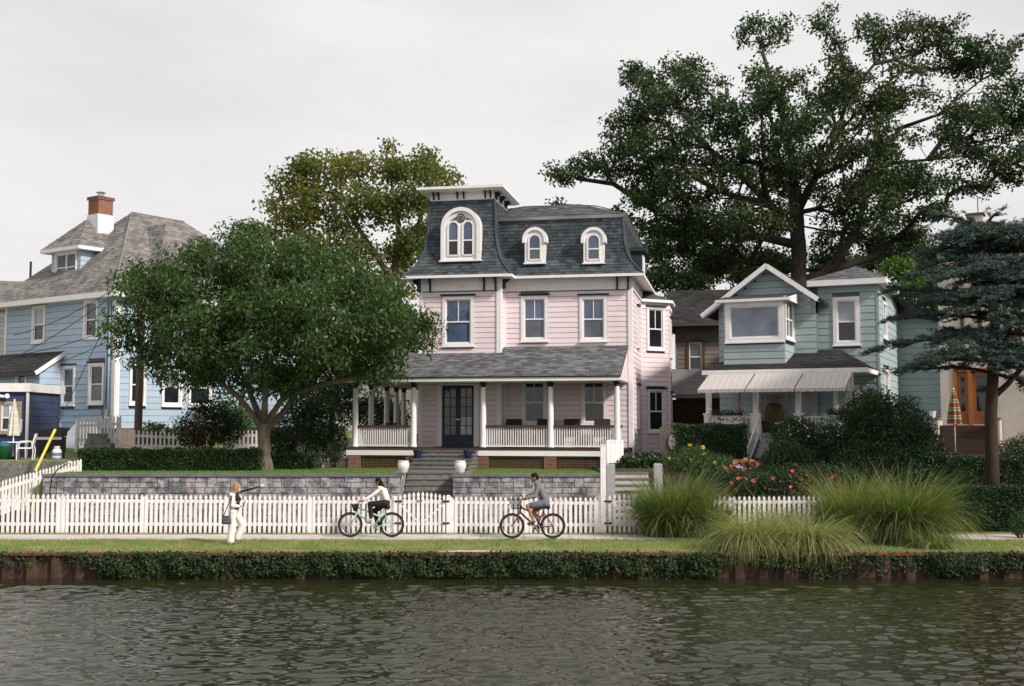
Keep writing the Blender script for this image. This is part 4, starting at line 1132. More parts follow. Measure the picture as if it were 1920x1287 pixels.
# brick piers and lattice panels under the deck
def fu(px): return PF.w(px, 868, DW)[0]
zp1 = zDeck - 0.242
for (a, b) in ((652.5, 675), (760, 775), (893, 915.5), (1020, 1043), (1128, 1140)):
    brick_pier(ph, fu(a), fu(b), DW + 0.02, DW + 0.32, 1.25, zp1, BRICK, faces='fr')
for (a, b) in ((676, 759), (916, 1019), (1044, 1127)):
    x0, x1 = fu(a) + 0.01, fu(b) - 0.01; y = DW + 0.09
    m = MB(); f = 0.07; z0 = 1.42
    m.box(x0, x0 + f, y - 0.02, y + 0.03, z0, zp1); m.box(x1 - f, x1, y - 0.02, y + 0.03, z0, zp1); m.box(x0 + f, x1 - f, y - 0.02, y + 0.03, z0, z0 + f + 0.04); m.box(x0 + f, x1 - f, y - 0.02, y + 0.03, zp1 - f, zp1)
    lp = m.build('lattice_panel', WOODBROWN, ph, fix=False)
    m = MB(); st = 0.085; k = x0 + f + 0.02
    while k < x1 - f: m.box(k, k + 0.035, y, y + 0.008, z0 + f, zp1 - f); k += st
    k = z0 + f + 0.06
    while k < zp1 - f - 0.02: m.box(x0 + f, x1 - f, y - 0.010, y - 0.001, k, k + 0.035); k += st
    o = m.build('lattice_slats', LATT, lp, fix=False); o['kind'] = 'stuff'
# stone foundation
MB().box(uTL + 0.05, uR + 0.0, 0.05, DEPTH, 0.9, zBase).build('foundation', CAPSTONE, ph)

def in_frame(fr_, u, w, z): 
    p = fr_.M.transposed() @ Vector((u, w, 0)) + fr_.o
    return Vector((p.x, p.y, z))
# upper stone steps to the deck
s0, s1 = PF.w(792, 868, DW - 0.7)[0] - 0.30, PF.w(872, 868, DW - 0.7)[0] + 0.30
c0 = in_frame(PF, (s0 + s1) / 2, DW - 1.55, 1.5)
us = thing('stone_stairs', 'upper mossy stone steps rising to the blue double door, beside blue pots', 'stairs', c0, PF.a)
hw_ = (s1 - s0) / 2; nst = 5; zs_, ze_ = 1.5, zDeck - 0.06
for k in range(nst):
    z0, z1 = zs_ + (ze_ - zs_) * k / nst, zs_ + (ze_ - zs_) * (k + 1) / nst
    y0 = 1.5 * k / nst
    MB().box(-hw_ + 0.03, hw_ - 0.03, y0, 1.52, z0 - 0.02, z1 - 0.05).build('riser', STEPST, us, fix=False)
    MB().box(-hw_, hw_, y0 - 0.03, 1.52, z1 - 0.05, z1).build('tread', CAPSTONE, us, fix=False)
# path of stone between the stairs
m = MB(); a = (ST0 + ST1) / 2
tag(MB().add([(ST0, 35.70, LAWN_Z + 0.004), (ST1, 35.70, LAWN_Z + 0.004), (c0.x + 0.95, c0.y + 0.3, LAWN_Z - 0.012), (c0.x - 0.95, c0.y + 0.2, LAWN_Z - 0.012)], [(0, 1, 2, 3)]).build('path', STEPST, fix=False), kind='structure')

# urns and pots
def urn(px, py, Y, label, mat, group, prof, z, wpx):
    p = atY(px, py, Y); sc = wpx / 2 / (FPX / Y)
    o = thing('garden_urn' if mat is CERAM else 'flower_pot', label, 'urn' if mat is CERAM else 'pot', (p.x, Y, z), 0, group)
    m = MB()._lathe([(r * sc, h * sc + z) for r, h in prof], (0, 0, 0), 24, 0); m.build('body', mat, o, True)
    m = MB().lathe([(prof[-1][0] * sc * 0.9, prof[3][1] * sc + z), (prof[-1][0] * sc * 0.88, prof[3][1] * sc + z + 0.01)], (0, 0, 0), 20); m.build('soil', SOIL, o)
urnp = [(0.0, 0.0), (0.50, 0.0), (0.55, 0.12), (0.52, 0.2), (0.72, 0.5), (0.95, 1.1), (1.0, 1.5), (0.97, 1.8), (0.84, 1.98), (0.92, 2.1), (0.95, 2.2), (0.88, 2.22), (0.80, 2.05)]
urn(756.5, 880, WALL_Y + 0.18, 'white ceramic urn standing on the end of the long block wall at the stairs', CERAM, 'pair of white urns by the stairs', urnp, ctop, 22)
urn(863, 880, WALL_Y + 0.18, 'white ceramic urn standing on the end of the shorter block wall at the stairs', CERAM, 'pair of white urns by the stairs', urnp, ctop, 22)
potp = [(0.0, 0.0), (0.62, 0.0), (0.70, 0.2), (0.90, 1.2), (0.95, 1.45), (1.05, 1.5), (1.05, 1.68), (0.95, 1.7), (0.88, 1.4)]
for (px, lab, du) in ((783.5, 'dark blue glazed pot on the upper steps nearer the round tree', s0 + 0.22), (878, 'dark blue glazed pot on the upper steps nearer the white columns and chairs', s1 - 0.22)):
    pz = PF.w(px, 864, DW - 0.6)[1]; wp = in_frame(PF, du, DW - 0.62, 0)
    step = zs_ + (ze_ - zs_) * 3 / 5 + 0.0
    urn(px, 856, wp.y, lab, BLUEPOT, 'pair of blue pots on the steps', potp, step, 19)

# porch chairs: dark wicker
def porch_chair(px, w_, label):
    u_ = PF.w(px, 790, w_)[0]; p = in_frame(PF, u_, w_, zDeck)
    o = thing('porch_chair', label, 'chair', p, PF.a, 'wicker chairs on the porch')
    wd = 0.31; zb = zDeck
    MB().box(-wd, wd, -0.28, 0.25, zb + 0.38, zb + 0.45).build('seat', WICKER, o)
    m = MB(); m.hexa([(-wd, 0.22, zb + 0.45), (wd, 0.22, zb + 0.45), (wd, 0.27, zb + 0.45), (-wd, 0.27, zb + 0.45)], [(-wd + .03, 0.36, zb + 1.02), (wd - .03, 0.36, zb + 1.02), (wd - .03, 0.41, zb + 1.02), (-wd + .03, 0.41, zb + 1.02)]); m.build('backrest', WICKER, o)
    for sx in (-1, 1):
        MB().box(sx * wd - 0.035, sx * wd + 0.035, -0.28, 0.26, zb + 0.62, zb + 0.67).build('armrest', WICKER, o)
        for y in (-0.26, 0.22): MB().box(sx * wd - 0.025, sx * wd + 0.025, y - 0.025, y + 0.025, zb, zb + (0.62 if y < 0 else 0.38)).build('leg', WICKER, o)
porch_chair(960, -0.75, 'dark wicker porch chair between the double door and the nearest window')
porch_chair(1019, -0.75, 'dark wicker porch chair close behind the porch column between the railings')
porch_chair(1070, -0.75, 'dark wicker porch chair between the two porch windows')
porch_chair(1127, -0.75, 'dark wicker porch chair under the window by the porch end')
# cafe table and chairs on the side porch
def side_chair(u_, w_, rz, label):
    p = in_frame(PF, u_, w_, zDeck); o = thing('cafe_chair', label, 'chair', p, rz, 'cafe chairs on the side porch'); zb = zDeck
    MB().box(-.22, .22, -.22, .22, zb + .42, zb + .46).build('seat', WICKER, o)
    for sx in (-.2, .2):
        for sy in (-.2, .2): MB().box(sx - .018, sx + .018, sy - .018, sy + .018, zb, zb + (.9 if sy > 0 else .42)).build('leg', WICKER, o)
    m = MB()
    for k in range(3): m.box(-.19, .19, .19, .21, zb + .56 + k * .12, zb + .63 + k * .12)
    m.build('backrest', WICKER, o)
side_chair(uPL + 0.8, -0.5, 0.6, 'dark slatted cafe chair on the side porch next to the outer columns')
side_chair(uPL + 1.5, 0.6, -0.8, 'dark slatted cafe chair on the side porch close to the house wall')
p = in_frame(PF, uPL + 1.1, -1.2, zDeck); o = thing('cafe_table', 'small round dark table on the side porch between cafe chairs', 'table', p)
MB().lathe([(0.35, zDeck + .70), (0.35, zDeck + .73)], (0, 0, 0), 20).build('top', WICKER, o); MB().lathe([(0.03, zDeck + .02), (0.03, zDeck + .70)], (0, 0, 0), 8).build('leg', WICKER, o); MB().lathe([(0.22, zDeck), (0.2, zDeck + .02)], (0, 0, 0), 14).build('base', WICKER, o)
# ------------------------------------------------------------------ pale blue house at the left, seen on its corner
c = atY(213, 800, 45.0)
bh = thing('blue_house', 'pale blue shingled house with grey hip roof, dormer and brick chimney', 'house', (c.x, 45.0, 2.05), R(55))
BF = Frame(bh); WL_, LR_ = 7.8, 11.0
bL, bR = Wall(BF, (0, WL_), (0, 0)), Wall(BF, (0, 0), (LR_, 0))
zb0 = bL.hit(110, 803)[1]; zbE = bL.hit(150, 556)[1]
MB().box(0.05, LR_ - 0.05, 0.05, WL_ - 0.05, zb0, zbE + 0.3).build('wall', BLUED, bh)
bL.window(bL.rect(61, 573, 85.5, 643), '1/1', glass=GLASSP, glass2=GLASSD, cap=NAVYTRIM)
bL.window(bL.rect(158, 562.5, 184.5, 635), '1/1', glass=GLASSS, glass2=GLASSD)
bL.window(bL.rect(116, 686, 141, 760), '1/1', glass=GLASSS, glass2=GLASSD, cap=NAVYTRIM)
bL.window(bL.rect(167, 681, 196, 758), '1/1', glass=GLASSD, glass2=GLASSS, cap=NAVYTRIM)
bR.window(bR.rect(242, 682, 273, 759), '1/1', glass=GLASSD, cap=NAVYTRIM)
bR.window(bR.rect(303, 690, 341, 761.5), '1/1', glass=GLASSP, glass2=GLASSD, cap=NAVYTRIM)
bR.window(bR.rect(353, 690, 398, 763), '1/1', glass=GLASSP, glass2=GLASSD)
bR.window(bR.rect(250, 565, 275, 640), '1/1', glass=GLASSD)
bL.siding(zb0, zbE - 0.02, 0.255, BLUE, name='shake_course', th=0.022); bR.siding(zb0, zbE - 0.02, 0.255, BLUE, name='shake_course', th=0.022)
bL.trim('corner_board', bL.L - 0.16, bL.L + 0.04, zb0, zbE, WHITE, 0.04); bR.trim('corner_board', 0.0, 0.2, zb0, zbE, WHITE, 0.04)
bL.trim('corner_board', 0.0, 0.14, zb0, zbE, WHITE, 0.04)
for s in (bL.hit(201, 700)[0], bL.hit(206, 700)[0]):
    p0, p1 = bL.pt(s, 0.06, zb0 + 0.5), bL.pt(s, 0.06, zbE - 0.3); MB().tube([p0, p1], 0.035, 8).build('downspout', BLUE, bh, True)
# foundation with brick piers
MB().box(0.15, LR_ - 0.15, 0.15, WL_ - 0.15, 1.7, zb0).build('foundation', BLUED, bh)
m = MB(); s0, s1 = bL.hit(83, 815)[0], bL.hit(110, 815)[0]; bL.slab(m, s0, s1, -0.12, 0.0, 1.8, zb0 - 0.03); m.build('foundation_panel', WHITE, bh, fix=False)
brick_pier(bh, 0.3, LR_ - 0.2, 0.02, 0.3, 1.8, zb0, BRICK, faces='f')
brick_pier(bh, 0.02, 0.4, 3.1, 3.8, 1.8, zb0, BRICK, faces='l'); brick_pier(bh, 0.02, 0.4, 5.0, 5.6, 1.8, zb0, BRICK, faces='l')
# sloped cellar bulkhead
s0, s1 = bL.hit(150, 790)[0], bL.hit(188, 790)[0]
m = MB(); m.prism([bL.pt(s0, 0.0, zb0 + 0.25), bL.pt(s0, 0.15, zb0 + 0.25), bL.pt(s0, 1.3, 2.0), bL.pt(s0, 0.0, 2.0)], Vector(bL.pt(s1, 0, 0)) - Vector(bL.pt(s0, 0, 0))); m.build('cellar_hatch', pmat('pale_blue_metal', (0.5, 0.55, 0.6), None, 2, 0.5), bh)
# main hip roof
OV = 0.5; zEo = bL.hit(150, 556)[1] + 0.02
e = [(-OV, -OV), (LR_ + OV, -OV), (LR_ + OV, WL_ + OV), (-OV, WL_ + OV)]
ru1, rz1 = BF.w(247, 399, WL_ / 2); ru2 = BF.w(345, 415, WL_ / 2)[0]
E = [(*p, zEo) for p in e]; r1, r2 = (ru1, WL_ / 2, rz1), (ru2, WL_ / 2, rz1)
m = MB(); m.add(E + [r1, r2], [(0, 1, 5, 4), (1, 2, 5), (2, 3, 4, 5), (3, 0, 4)]); rf = m.build('roof', GREYSHB, bh, fix=False)
shingles(rf, [(E[0], E[1], r2, r1), (E[3], E[0], r1, r1)], WARMSH, 0.16, 0.27, 0.016)
m = MB(); m.tube([E[0], r1], 0.05, 6); m.build('hip_ridge', WARMSH, rf); m = MB(); m.tube([r1, r2], 0.05, 6); m.build('roof_ridge', WARMSH, rf)
m = MB()
for i in range(4):
    a, b = E[i], E[(i + 1) % 4]; m.bar((a[0], a[1], zEo - 0.12), (b[0], b[1], zEo - 0.12), 0.05, 0.22)
m.build('fascia', WHITE, bh)
m = MB(); m.add([(*p, zEo - 0.2) for p in e], [(3, 2, 1, 0)]); m.build('soffit', WHITE, bh, fix=False)
# dormer facing left
du = 0.75; w1, w0 = BF.u(97, 500, du)[0], BF.u(151, 500, du)[0]
dW = Wall(BF, (du, w1), (du, w0)); dz0, dz1 = dW.hit(124, 531)[1], dW.hit(124, 466)[1]
m = MB(); m.box(du + 0.02, du + 3.6, w0 + 0.02, w1 - 0.02, dz0 - 0.1, dz1); dm_ = m.build('dormer', BLUED, bh)
dW.root = bh; dW.window(dW.rect(104, 473, 144.5, 529), 'twin', cw=0.08, glass=GLASSB, glass2=GLASSD)
dW.siding(dz0 - 0.1, dz1, 0.2, BLUE, name='shake_course')
dS = Wall(BF, (du, w0), (du + 3.2, w0)); dS.siding(dz0 - 0.1, dz1, 0.2, BLUE, name='shake_course')
wm = (w0 + w1) / 2; pu, pz = BF.w(162, 412, wm); o = 0.33
q = [(du - o, w0 - o, dz1), (du + 4.2, w0 - o, dz1), (du + 4.2, w1 + o, dz1), (du - o, w1 + o, dz1)]; pk, pk2 = (pu, wm, pz), (pu + 3.2, wm, pz)
m = MB(); m.add(q + [pk, pk2], [(0, 1, 5, 4), (2, 3, 4, 5), (3, 0, 4)]); dr = m.build('dormer_roof', GREYSHB, bh, fix=False)
shingles(dr, [(q[0], q[1], pk2, pk), (q[3], q[0], pk, pk)], WARMSH, 0.15, 0.25, 0.016)
m = MB(); m.box(du - o - 0.02, du + 3.9, w0 - o - 0.02, w1 + o + 0.02, dz1 - 0.16, dz1 - 0.01); m.build('dormer_eave', WHITE, bh)
# dormer on the sunny side
su = BF.w(335, 470, 0.9)[0]; 
m = MB(); m.box(su - 1.0, su + 1.2, 0.9, 3.4, zEo + 0.3, zEo + 1.3); m.build('side_dormer', BLUED, bh)
sp_ = BF.w(360, 425, 1.6); a_ = zEo + 1.3
q = [(su - 1.4, 0.5, a_), (su + 1.6, 0.5, a_), (su + 1.6, 4, a_), (su - 1.4, 4, a_)]; pk, pk2 = (su + 0.1, 1.9, sp_[1]), (su + 0.1, 4, sp_[1])
m = MB(); m.add(q + [pk, pk2], [(0, 1, 4), (1, 2, 5, 4), (3, 0, 4, 5)]); dr = m.build('dormer_roof', GREYSHB, bh, fix=False)
shingles(dr, [(q[0], q[1], pk, pk), (q[3], q[0], pk, pk2)], WARMSH, 0.15, 0.25, 0.016)
# chimney
cu, cz0 = BF.w(188, 420, wm - 0.2); cz1 = BF.w(188, 371, wm - 0.2)[1]; cw_ = 0.36; wm2 = wm - 0.2
MB().box(cu - cw_ - 0.04, cu + cw_ + 0.04, wm2 - cw_ - 0.04, wm2 + cw_ + 0.04, cz0 - 0.6, cz0 + 0.36).build('chimney_base', WHITE, bh)
brick_pier(bh, cu - cw_, cu + cw_, wm2 - cw_, wm2 + cw_, cz0 + 0.36, cz1 - 0.14, BRICKO, faces='fl', name='chimney')
brick_pier(bh, cu - cw_ - 0.05, cu + cw_ + 0.05, wm2 - cw_ - 0.05, wm2 + cw_ + 0.05, cz1 - 0.14, cz1, BRICK, faces='fl', name='chimney_top')
m = MB(); m.tube([(cu, wm2, cz1), (cu, wm2, cz1 + 0.18)], 0.13, 10); m.lathe([(0.2, 0.0), (0.22, 0.02), (0.03, 0.1)], (cu, wm2, cz1 + 0.2), 12); m.build('chimney_cowl', METALL, bh)
vp = BF.w(274, 480, 2.0); m = MB(); m.tube([(vp[0], 2.0, vp[1] - 0.9), (vp[0], 2.0, vp[1] + 0.25)], 0.06, 8); m.build('vent_pipe', METALL, bh, True)
# lean-to against the left side
sA, zH = bL.hit(118, 664); wA = WL_ - sA; pL = -BF.w(75, 694, wA)[0]; zLo = BF.w(75, 694, wA)[1]
wE = wA + 4.5
MB().box(-pL + 0.04, 0.05, wA + 0.04, wE, zb0, zLo - 0.05).build('lean_to_wall', BLUED, bh)
la, lb = Wall(BF, (-pL, wE), (-pL, wA)), Wall(BF, (-pL, wA), (0, wA))
la.window(la.rect(30, 698, 50.5, 760), '1/1', glass=GLASSD)
la.siding(zb0, zLo, 0.255, BLUE, name='shake_course'); lb.siding(zb0, zH, 0.255, BLUE, name='shake_course', lim=lambda z: (0 if z < zLo else (z - zLo) / (zH - zLo) * pL, pL))
q = [(-pL - 0.3, wE, zLo - 0.05), (-pL - 0.3, wA - 0.15, zLo - 0.05), (0.0, wA - 0.15, zH + 0.12), (0.0, wE, zH + 0.12)]
m = MB(); m.add(q, [(0, 1, 2, 3)]); lr = m.build('lean_to_roof', GREYSHB, bh, fix=False)
shingles(lr, [tuple(q)], BLACKSH, 0.15, 0.26, 0.015)
m = MB(); m.bar((q[1][0], q[1][1], q[1][2] - 0.1), (q[2][0], q[2][1], q[2][2] - 0.1), 0.05, 0.17); m.build('rake_board', WHITE, lr); m = MB(); m.bar((q[0][0], q[0][1], q[0][2] - 0.1), (q[1][0], q[1][1], q[1][2] - 0.1), 0.05, 0.17); m.build('eave_board', NAVY, lr)
mt = bL.pt(bL.hit(200, 777)[0], 0.1, bL.hit(200, 777)[1]); MB().box(mt[0] - 0.08, mt[0] + 0.05, mt[1] - 0.13, mt[1] + 0.13, mt[2] - 0.2, mt[2] + 0.2).build('meter_box', GREYSHAKE, bh)

# grey neighbour house far left and the navy shed with its patio
gp = atY(-60, 800, 60.0)
gh = thing('grey_house', 'weathered grey shake house edge behind the pale blue house', 'house', (gp.x, 60, 2.3), R(8)); GF = Frame(gh)
gw = Wall(GF, (-6, 0), (GF.w(22, 640, 0)[0], 0)); zge = GF.w(5, 562, 0)[1]
MB().box(-6, gw.B.x - 0.05, 0.05, 7, 1.8, zge).build('wall', GREYSHAKE, gh); gw.siding(2.3, zge, 0.22, GREYSHAKE, name='shake_course')
zgr = GF.w(0, 527, 3.5)[1]; ue = gw.B.x
q = [(-7, -0.5, zge), (ue + 1.0, -0.5, zge), (ue + 0.8, 3.5, zgr), (-7, 3.5, zgr)]
m = MB(); m.add(q + [(ue + 1.0, 7.5, zge), (-7, 7.5, zge)], [(0, 1, 2, 3), (1, 4, 2), (3, 2, 4, 5)]); r = m.build('roof', GREYSHB, gh, fix=False); shingles(r, [tuple(q)], WARMSH, 0.17, 0.28)
m = MB(); m.bar((-7, -0.52, zge - 0.08), (ue + 1.0, -0.52, zge - 0.08), 0.05, 0.16); m.build('eave_board', NAVYTRIM, gh)
pp = atY(57, 520, 58); o = thing('vent_stack', 'thin black pipe rising behind the slope of the blue house roof', 'pipe', (pp.x, 58, atY(57, 600, 58).z)); m = MB(); m.tube([(0, 0, o.location.z), (0, 0, atY(57, 491, 58).z)], 0.06, 8); m.build('tube', IRON, o)

PATZ = H(-15.5, 37.5)
shY = 40.5; s1x = atY(51, 800, shY).x
sh = thing('navy_shed', 'small navy blue boarded shed with white roof edge and window', 'shed', (s1x - 1.6, shY, PATZ), R(4)); SF = Frame(sh)
hwS = SF.w(51.5, 800, 0)[0]; sw_ = Wall(SF, (-3.5, 0), (hwS, 0)); zs1 = SF.w(30, 735, 0)[1]
MB().box(-3.5, hwS - 0.03, 0.05, 3.5, PATZ - 0.3, zs1 + 0.2).build('wall', SHACKNAVY, sh)
sw_.window(sw_.rect(-3, 753, 41, 812), 'twin', cw=0.10, frame=pmat('bare_wood_casing', (0.42, 0.31, 0.24), None, 4, 0.8), glass=GLASSP, glass2=GLASSD)
sw_.siding(PATZ - 0.1, zs1, 0.26, SHACKNAVY); Wall(SF, (hwS, 0), (hwS, 3.5)).siding(PATZ - 0.1, zs1, 0.26, SHACKNAVY)
sw_.trim('shutter', *sw_.rect(38.5, 786, 42, 811)[:2], sw_.rect(38, 786, 42, 811)[2], sw_.rect(38, 786, 42, 811)[3], WHITE, 0.08)
MB().box(-3.7, hwS + 0.12, -0.15, 3.7, zs1, SF.w(30, 719, 0)[1]).build('roof', WHITE, sh)
MB().box(hwS - 0.03, hwS + 0.05, -0.12, -0.03, PATZ, zs1 - 0.02).build('downspout', WHITE, sh)
lp = sw_.pt(sw_.hit(9, 744)[0], 0.08, sw_.hit(9, 744)[1]); m = MB()
for k in (-0.11, 0.11): m.tube([(lp[0] + k * 0.4, lp[1], lp[2]), (lp[0] + k * 1.5, lp[1] - 0.14, lp[2] + 0.02)], [0.04, 0.085], 10)
m.lathe([(0.06, -0.05), (0.06, 0.05)], lp, 8); m.build('floodlight', WHITE, sh)
# terrace of stone courses below the patio
TX1 = atY(129, 875, 36.5).x
tw_ = thing('terrace_wall', 'stepped grey stone terrace below the patio, behind the climbing picket fence', 'wall', (TX1 - 1.7, 36.5, 1.0))
for k in range(4):
    zz0 = 0.92 + k * 0.24; yb = -0.55 + k * 0.18; x = -1.8
    while x < 1.7:
        w = min(random.uniform(0.5, 0.9), 1.7 - x)
        MB().box(x + 0.004, x + w - 0.004, yb + random.uniform(-0.01, 0.01), 0.2, zz0, zz0 + 0.235).build('stone', STEPST, tw_, fix=False); x += w
def patio_umbrella(name, label, loc, h0, h1, r, mat):
    o = thing(name, label, 'umbrella', loc); z = loc[2]
    MB().tube([(0, 0, z), (0, 0, z + h1 + 0.06)], 0.022, 8).build('pole', WHITE, o, True)
    MB().lathe([(0.22, z), (0.22, z + 0.05), (0.05, z + 0.09)], (0, 0, 0), 14).build('base', IRON, o)
    n = 16; m = MB(); prof = [(0.95, h0), (1.0, h0 + 0.06), (0.85, h0 + (h1 - h0) * 0.35), (0.6, h0 + (h1 - h0) * 0.65), (0.3, h0 + (h1 - h0) * 0.85), (0.34, h0 + (h1 - h0) * 0.88), (0.1, h1)]
    for rr, zz in prof:
        for k in range(n):
            q = rr * r * (1.0 if k % 2 else 0.72); t = 2 * math.pi * k / n
            m.v.append((q * math.cos(t), q * math.sin(t), z + zz + (0.03 if k % 2 == 0 and zz == h0 else 0)))
    for i in range(len(prof) - 1):
        for k in range(n):
            k2 = (k + 1) % n; m.f.append((i * n + k, i * n + k2, (i + 1) * n + k2, (i + 1) * n + k)); m.m.append(0)
    m.build('canopy', mat, o)
def stripemat(name, cols, scale, axis=2, rough=0.8):
    m, N, L = newmat(name); out = N.new('ShaderNodeOutputMaterial'); p = N.new('ShaderNodeBsdfPrincipled'); L.new(p.outputs[0], out.inputs[0])
    g = N.new('ShaderNodeTexCoord'); sx = N.new('ShaderNodeSeparateXYZ'); L.new(g.outputs['Object'], sx.inputs[0])
    mu = N.new('ShaderNodeMath'); mu.operation = 'MULTIPLY'; mu.inputs[1].default_value = scale; L.new(sx.outputs[axis], mu.inputs[0])
    fr_ = N.new('ShaderNodeMath'); fr_.operation = 'FRACT'; L.new(mu.outputs[0], fr_.inputs[0])
    r = N.new('ShaderNodeValToRGB'); r.color_ramp.interpolation = 'CONSTANT'; els = r.color_ramp.elements
    while len(els) < len(cols): els.new(0.5)
    for i, (ps, c_) in enumerate(cols): els[i].position = ps; els[i].color = _rgb(c_)
    L.new(fr_.outputs[0], r.inputs[0]); L.new(r.outputs[0], p.inputs['Base Color']); p.inputs['Roughness'].default_value = rough
    return m
UMB1 = stripemat('pastel_stripes', [(0, (0.62, 0.60, 0.52)), (0.3, (0.60, 0.40, 0.34)), (0.42, (0.63, 0.60, 0.52)), (0.6, (0.45, 0.55, 0.5)), (0.72, (0.62, 0.52, 0.40)), (0.85, (0.63, 0.61, 0.54))], 4.5)
UMB2 = stripemat('dark_plaid_stripes', [(0, (0.28, 0.045, 0.035)), (0.25, (0.10, 0.12, 0.035)), (0.45, (0.55, 0.5, 0.38)), (0.55, (0.11, 0.13, 0.04)), (0.75, (0.42, 0.36, 0.2)), (0.88, (0.3, 0.05, 0.04))], 3.6)
up_ = atY(24, 860, 38.4); PZ = H(up_.x, 38.4)
patio_umbrella('patio_umbrella', 'folded pastel striped umbrella before the navy shed window', (up_.x, 38.4, PZ), atY(24, 818, 38.4).z - PZ, atY(24, 752, 38.4).z - PZ, 0.2, UMB1)
bp = atY(5, 858, 37.9); b0_ = thing('green_bin', 'green plastic tub beside the white patio table', 'bin', (bp.x, 37.9, H(bp.x, 37.9)))
GRN = pmat('green_plastic', (0.015, 0.13, 0.055), None, 3, 0.4); zq = b0_.location.z
MB().lathe([(0.21, zq), (0.25, zq + 0.42), (0.27, zq + 0.44), (0.27, zq + 0.48)], (0, 0, 0), 20).build('tub', GRN, b0_, True); MB().lathe([(0.24, zq + 0.47), (0.22, zq + 0.54), (0.1, zq + 0.58)], (0, 0, 0), 14).build('contents', pmat('blue_bag', (0.03, 0.08, 0.3), None, 8, 0.5, 0.5), b0_)
tpz = H(atY(33, 850, 38.4).x, 38.4); tb = thing('patio_table', 'white round patio table under the folded pastel umbrella', 'table', (atY(28, 850, 38.4).x, 38.4, tpz))
MB().lathe([(0.42, tpz + .55), (0.42, tpz + .58)], (0, 0, 0), 22).build('top', WHITE, tb)
for k in range(4):
    t = k * math.pi / 2 + 0.6; MB().tube([(0.34 * math.cos(t), 0.34 * math.sin(t), tpz), (0.3 * math.cos(t), 0.3 * math.sin(t), tpz + .55)], 0.016, 6).build('leg', WHITE, tb)
cx = atY(48, 850, 37.8).x; czz = H(cx, 37.8); ch = thing('patio_chair', 'white bent tube patio chair facing the patio table', 'chair', (cx, 37.8, czz), R(15)); z = czz
MB().box(-.24, .2, -.24, .24, z + .36, z + .40).build('seat', WHITE, ch); MB().hexa([(.18, -.24, z + .4), (.22, -.24, z + .4), (.22, .24, z + .4), (.18, .24, z + .4)], [(.30, -.2, z + .85), (.34, -.2, z + .85), (.34, .2, z + .85), (.30, .2, z + .85)]).build('backrest', WHITE, ch)
for sy in (-.25, .25): MB().tube([(-.24, sy, z), (-.25, sy, z + .5), (-.15, sy, z + .6), (.2, sy, z + .6), (.26, sy, z + .3), (.24, sy, z)], 0.018, 6).build('frame_tube', WHITE, ch)
gx = atY(98, 835, 39.2).x; gz = H(gx, 39.2); gr = thing('barbecue_grill', 'black lidded barbecue grill beside the pale blue house', 'grill', (gx, 39.2, gz)); z = gz
MB().prism([(-.4, -.25, z + .75), (.4, -.25, z + .75), (.4, -.2, z + .98), (.34, 0, z + 1.06), (-.34, 0, z + 1.06), (-.4, -.2, z + .98)], (0, .5, 0)).build('lid', IRON, gr); MB().box(-.38, .38, -.24, .24, z + .25, z + .74).build('cabinet', IRON, gr)
for sx in (-.33, .33): MB().box(sx - .03, sx + .03, -.2, .2, z, z + .25).build('leg', IRON, gr)
MB().box(-.42, .42, -.28, -.25, z + .64, z + .73).build('control_panel', METALL, gr)
px_ = atY(106.5, 856, 38.0).x; pz_ = H(px_, 38.0); pt_ = thing('propane_tank', 'small white propane tank on the terrace edge', 'tank', (px_, 38.0, pz_)); z = pz_
MB().lathe([(0.10, z), (0.15, z + .04), (0.155, z + .1), (0.155, z + .26), (0.12, z + .34), (0.05, z + .36)], (0, 0, 0), 18).build('vessel', WHITE, pt_, True); MB().lathe([(0.158, z + .12), (0.159, z + .22)], (0, 0, 0), 18).build('label_band', pmat('blue_label', (0.15, 0.25, 0.45), None, 4, 0.6), pt_); MB().lathe([(0.09, z + .36), (0.1, z + .44)], (0, 0, 0), 12).build('collar', WHITE, pt_)
# fences and stone steps by the blue house
a, b = atY(146, 838, 40.5), atY(224, 838, 42.2)
fence('picket_fence', 'tall white picket fence by the cellar hatch of the blue house', (a.x, 40.5, a.z), (b.x, 42.2, a.z - 0.05), atY(146, 786, 40.5).z - a.z, 1.15, sp=0.14, posts=1.6, rails=(0.25, 0.75), group='white picket fences behind the hedge')
a, b = atY(226, 846, 40.6), atY(348, 846, 41.6)
fence('picket_fence', 'low white picket fence either side of the utility pole', (a.x, 40.6, a.z), (b.x, 41.6, a.z), 0.75, 0.6, sp=0.15, posts=1.6, rails=(0.25, 0.75), group='white picket fences behind the hedge')
a, b = atY(425, 845, 41.8), atY(488, 845, 42.4)
fence('picket_fence', 'short white picket fence between the pink flowered shrub and the round tree trunk', (a.x, 41.8, a.z), (b.x, 42.4, a.z), 0.72, 0.72, sp=0.14, posts=1.3, rails=(0.25, 0.75), group='white picket fences behind the hedge')
a, b = atY(560, 876, 39.6), atY(650, 866, 41.2)
fence('picket_fence', 'shaded white picket fence meeting the corner of the pink house porch', (a.x, 39.6, a.z), (b.x, 41.2, b.z), 0.85, 0.72, sp=0.12, posts=1.2, rails=(0.25, 0.8), group='white picket fences behind the hedge')
sp = atY(190, 850, 39.6); ss = thing('stone_stack', 'stepped pile of weathered stone blocks before the tall picket fence', 'stones', (sp.x, 39.6, H(sp.x, 39.6)))
for k, (w_, x_) in enumerate(((0.75, 0.1), (0.65, 0.05), (0.55, 0.0), (0.42, -0.08), (0.34, -0.12))):
    z = ss.location.z + k * 0.17; MB().box(x_ - w_, x_ + w_ * 0.7, -0.25 + 0.03 * k, 0.25, z, z + 0.165).build('stone', STEPST, ss, fix=False)

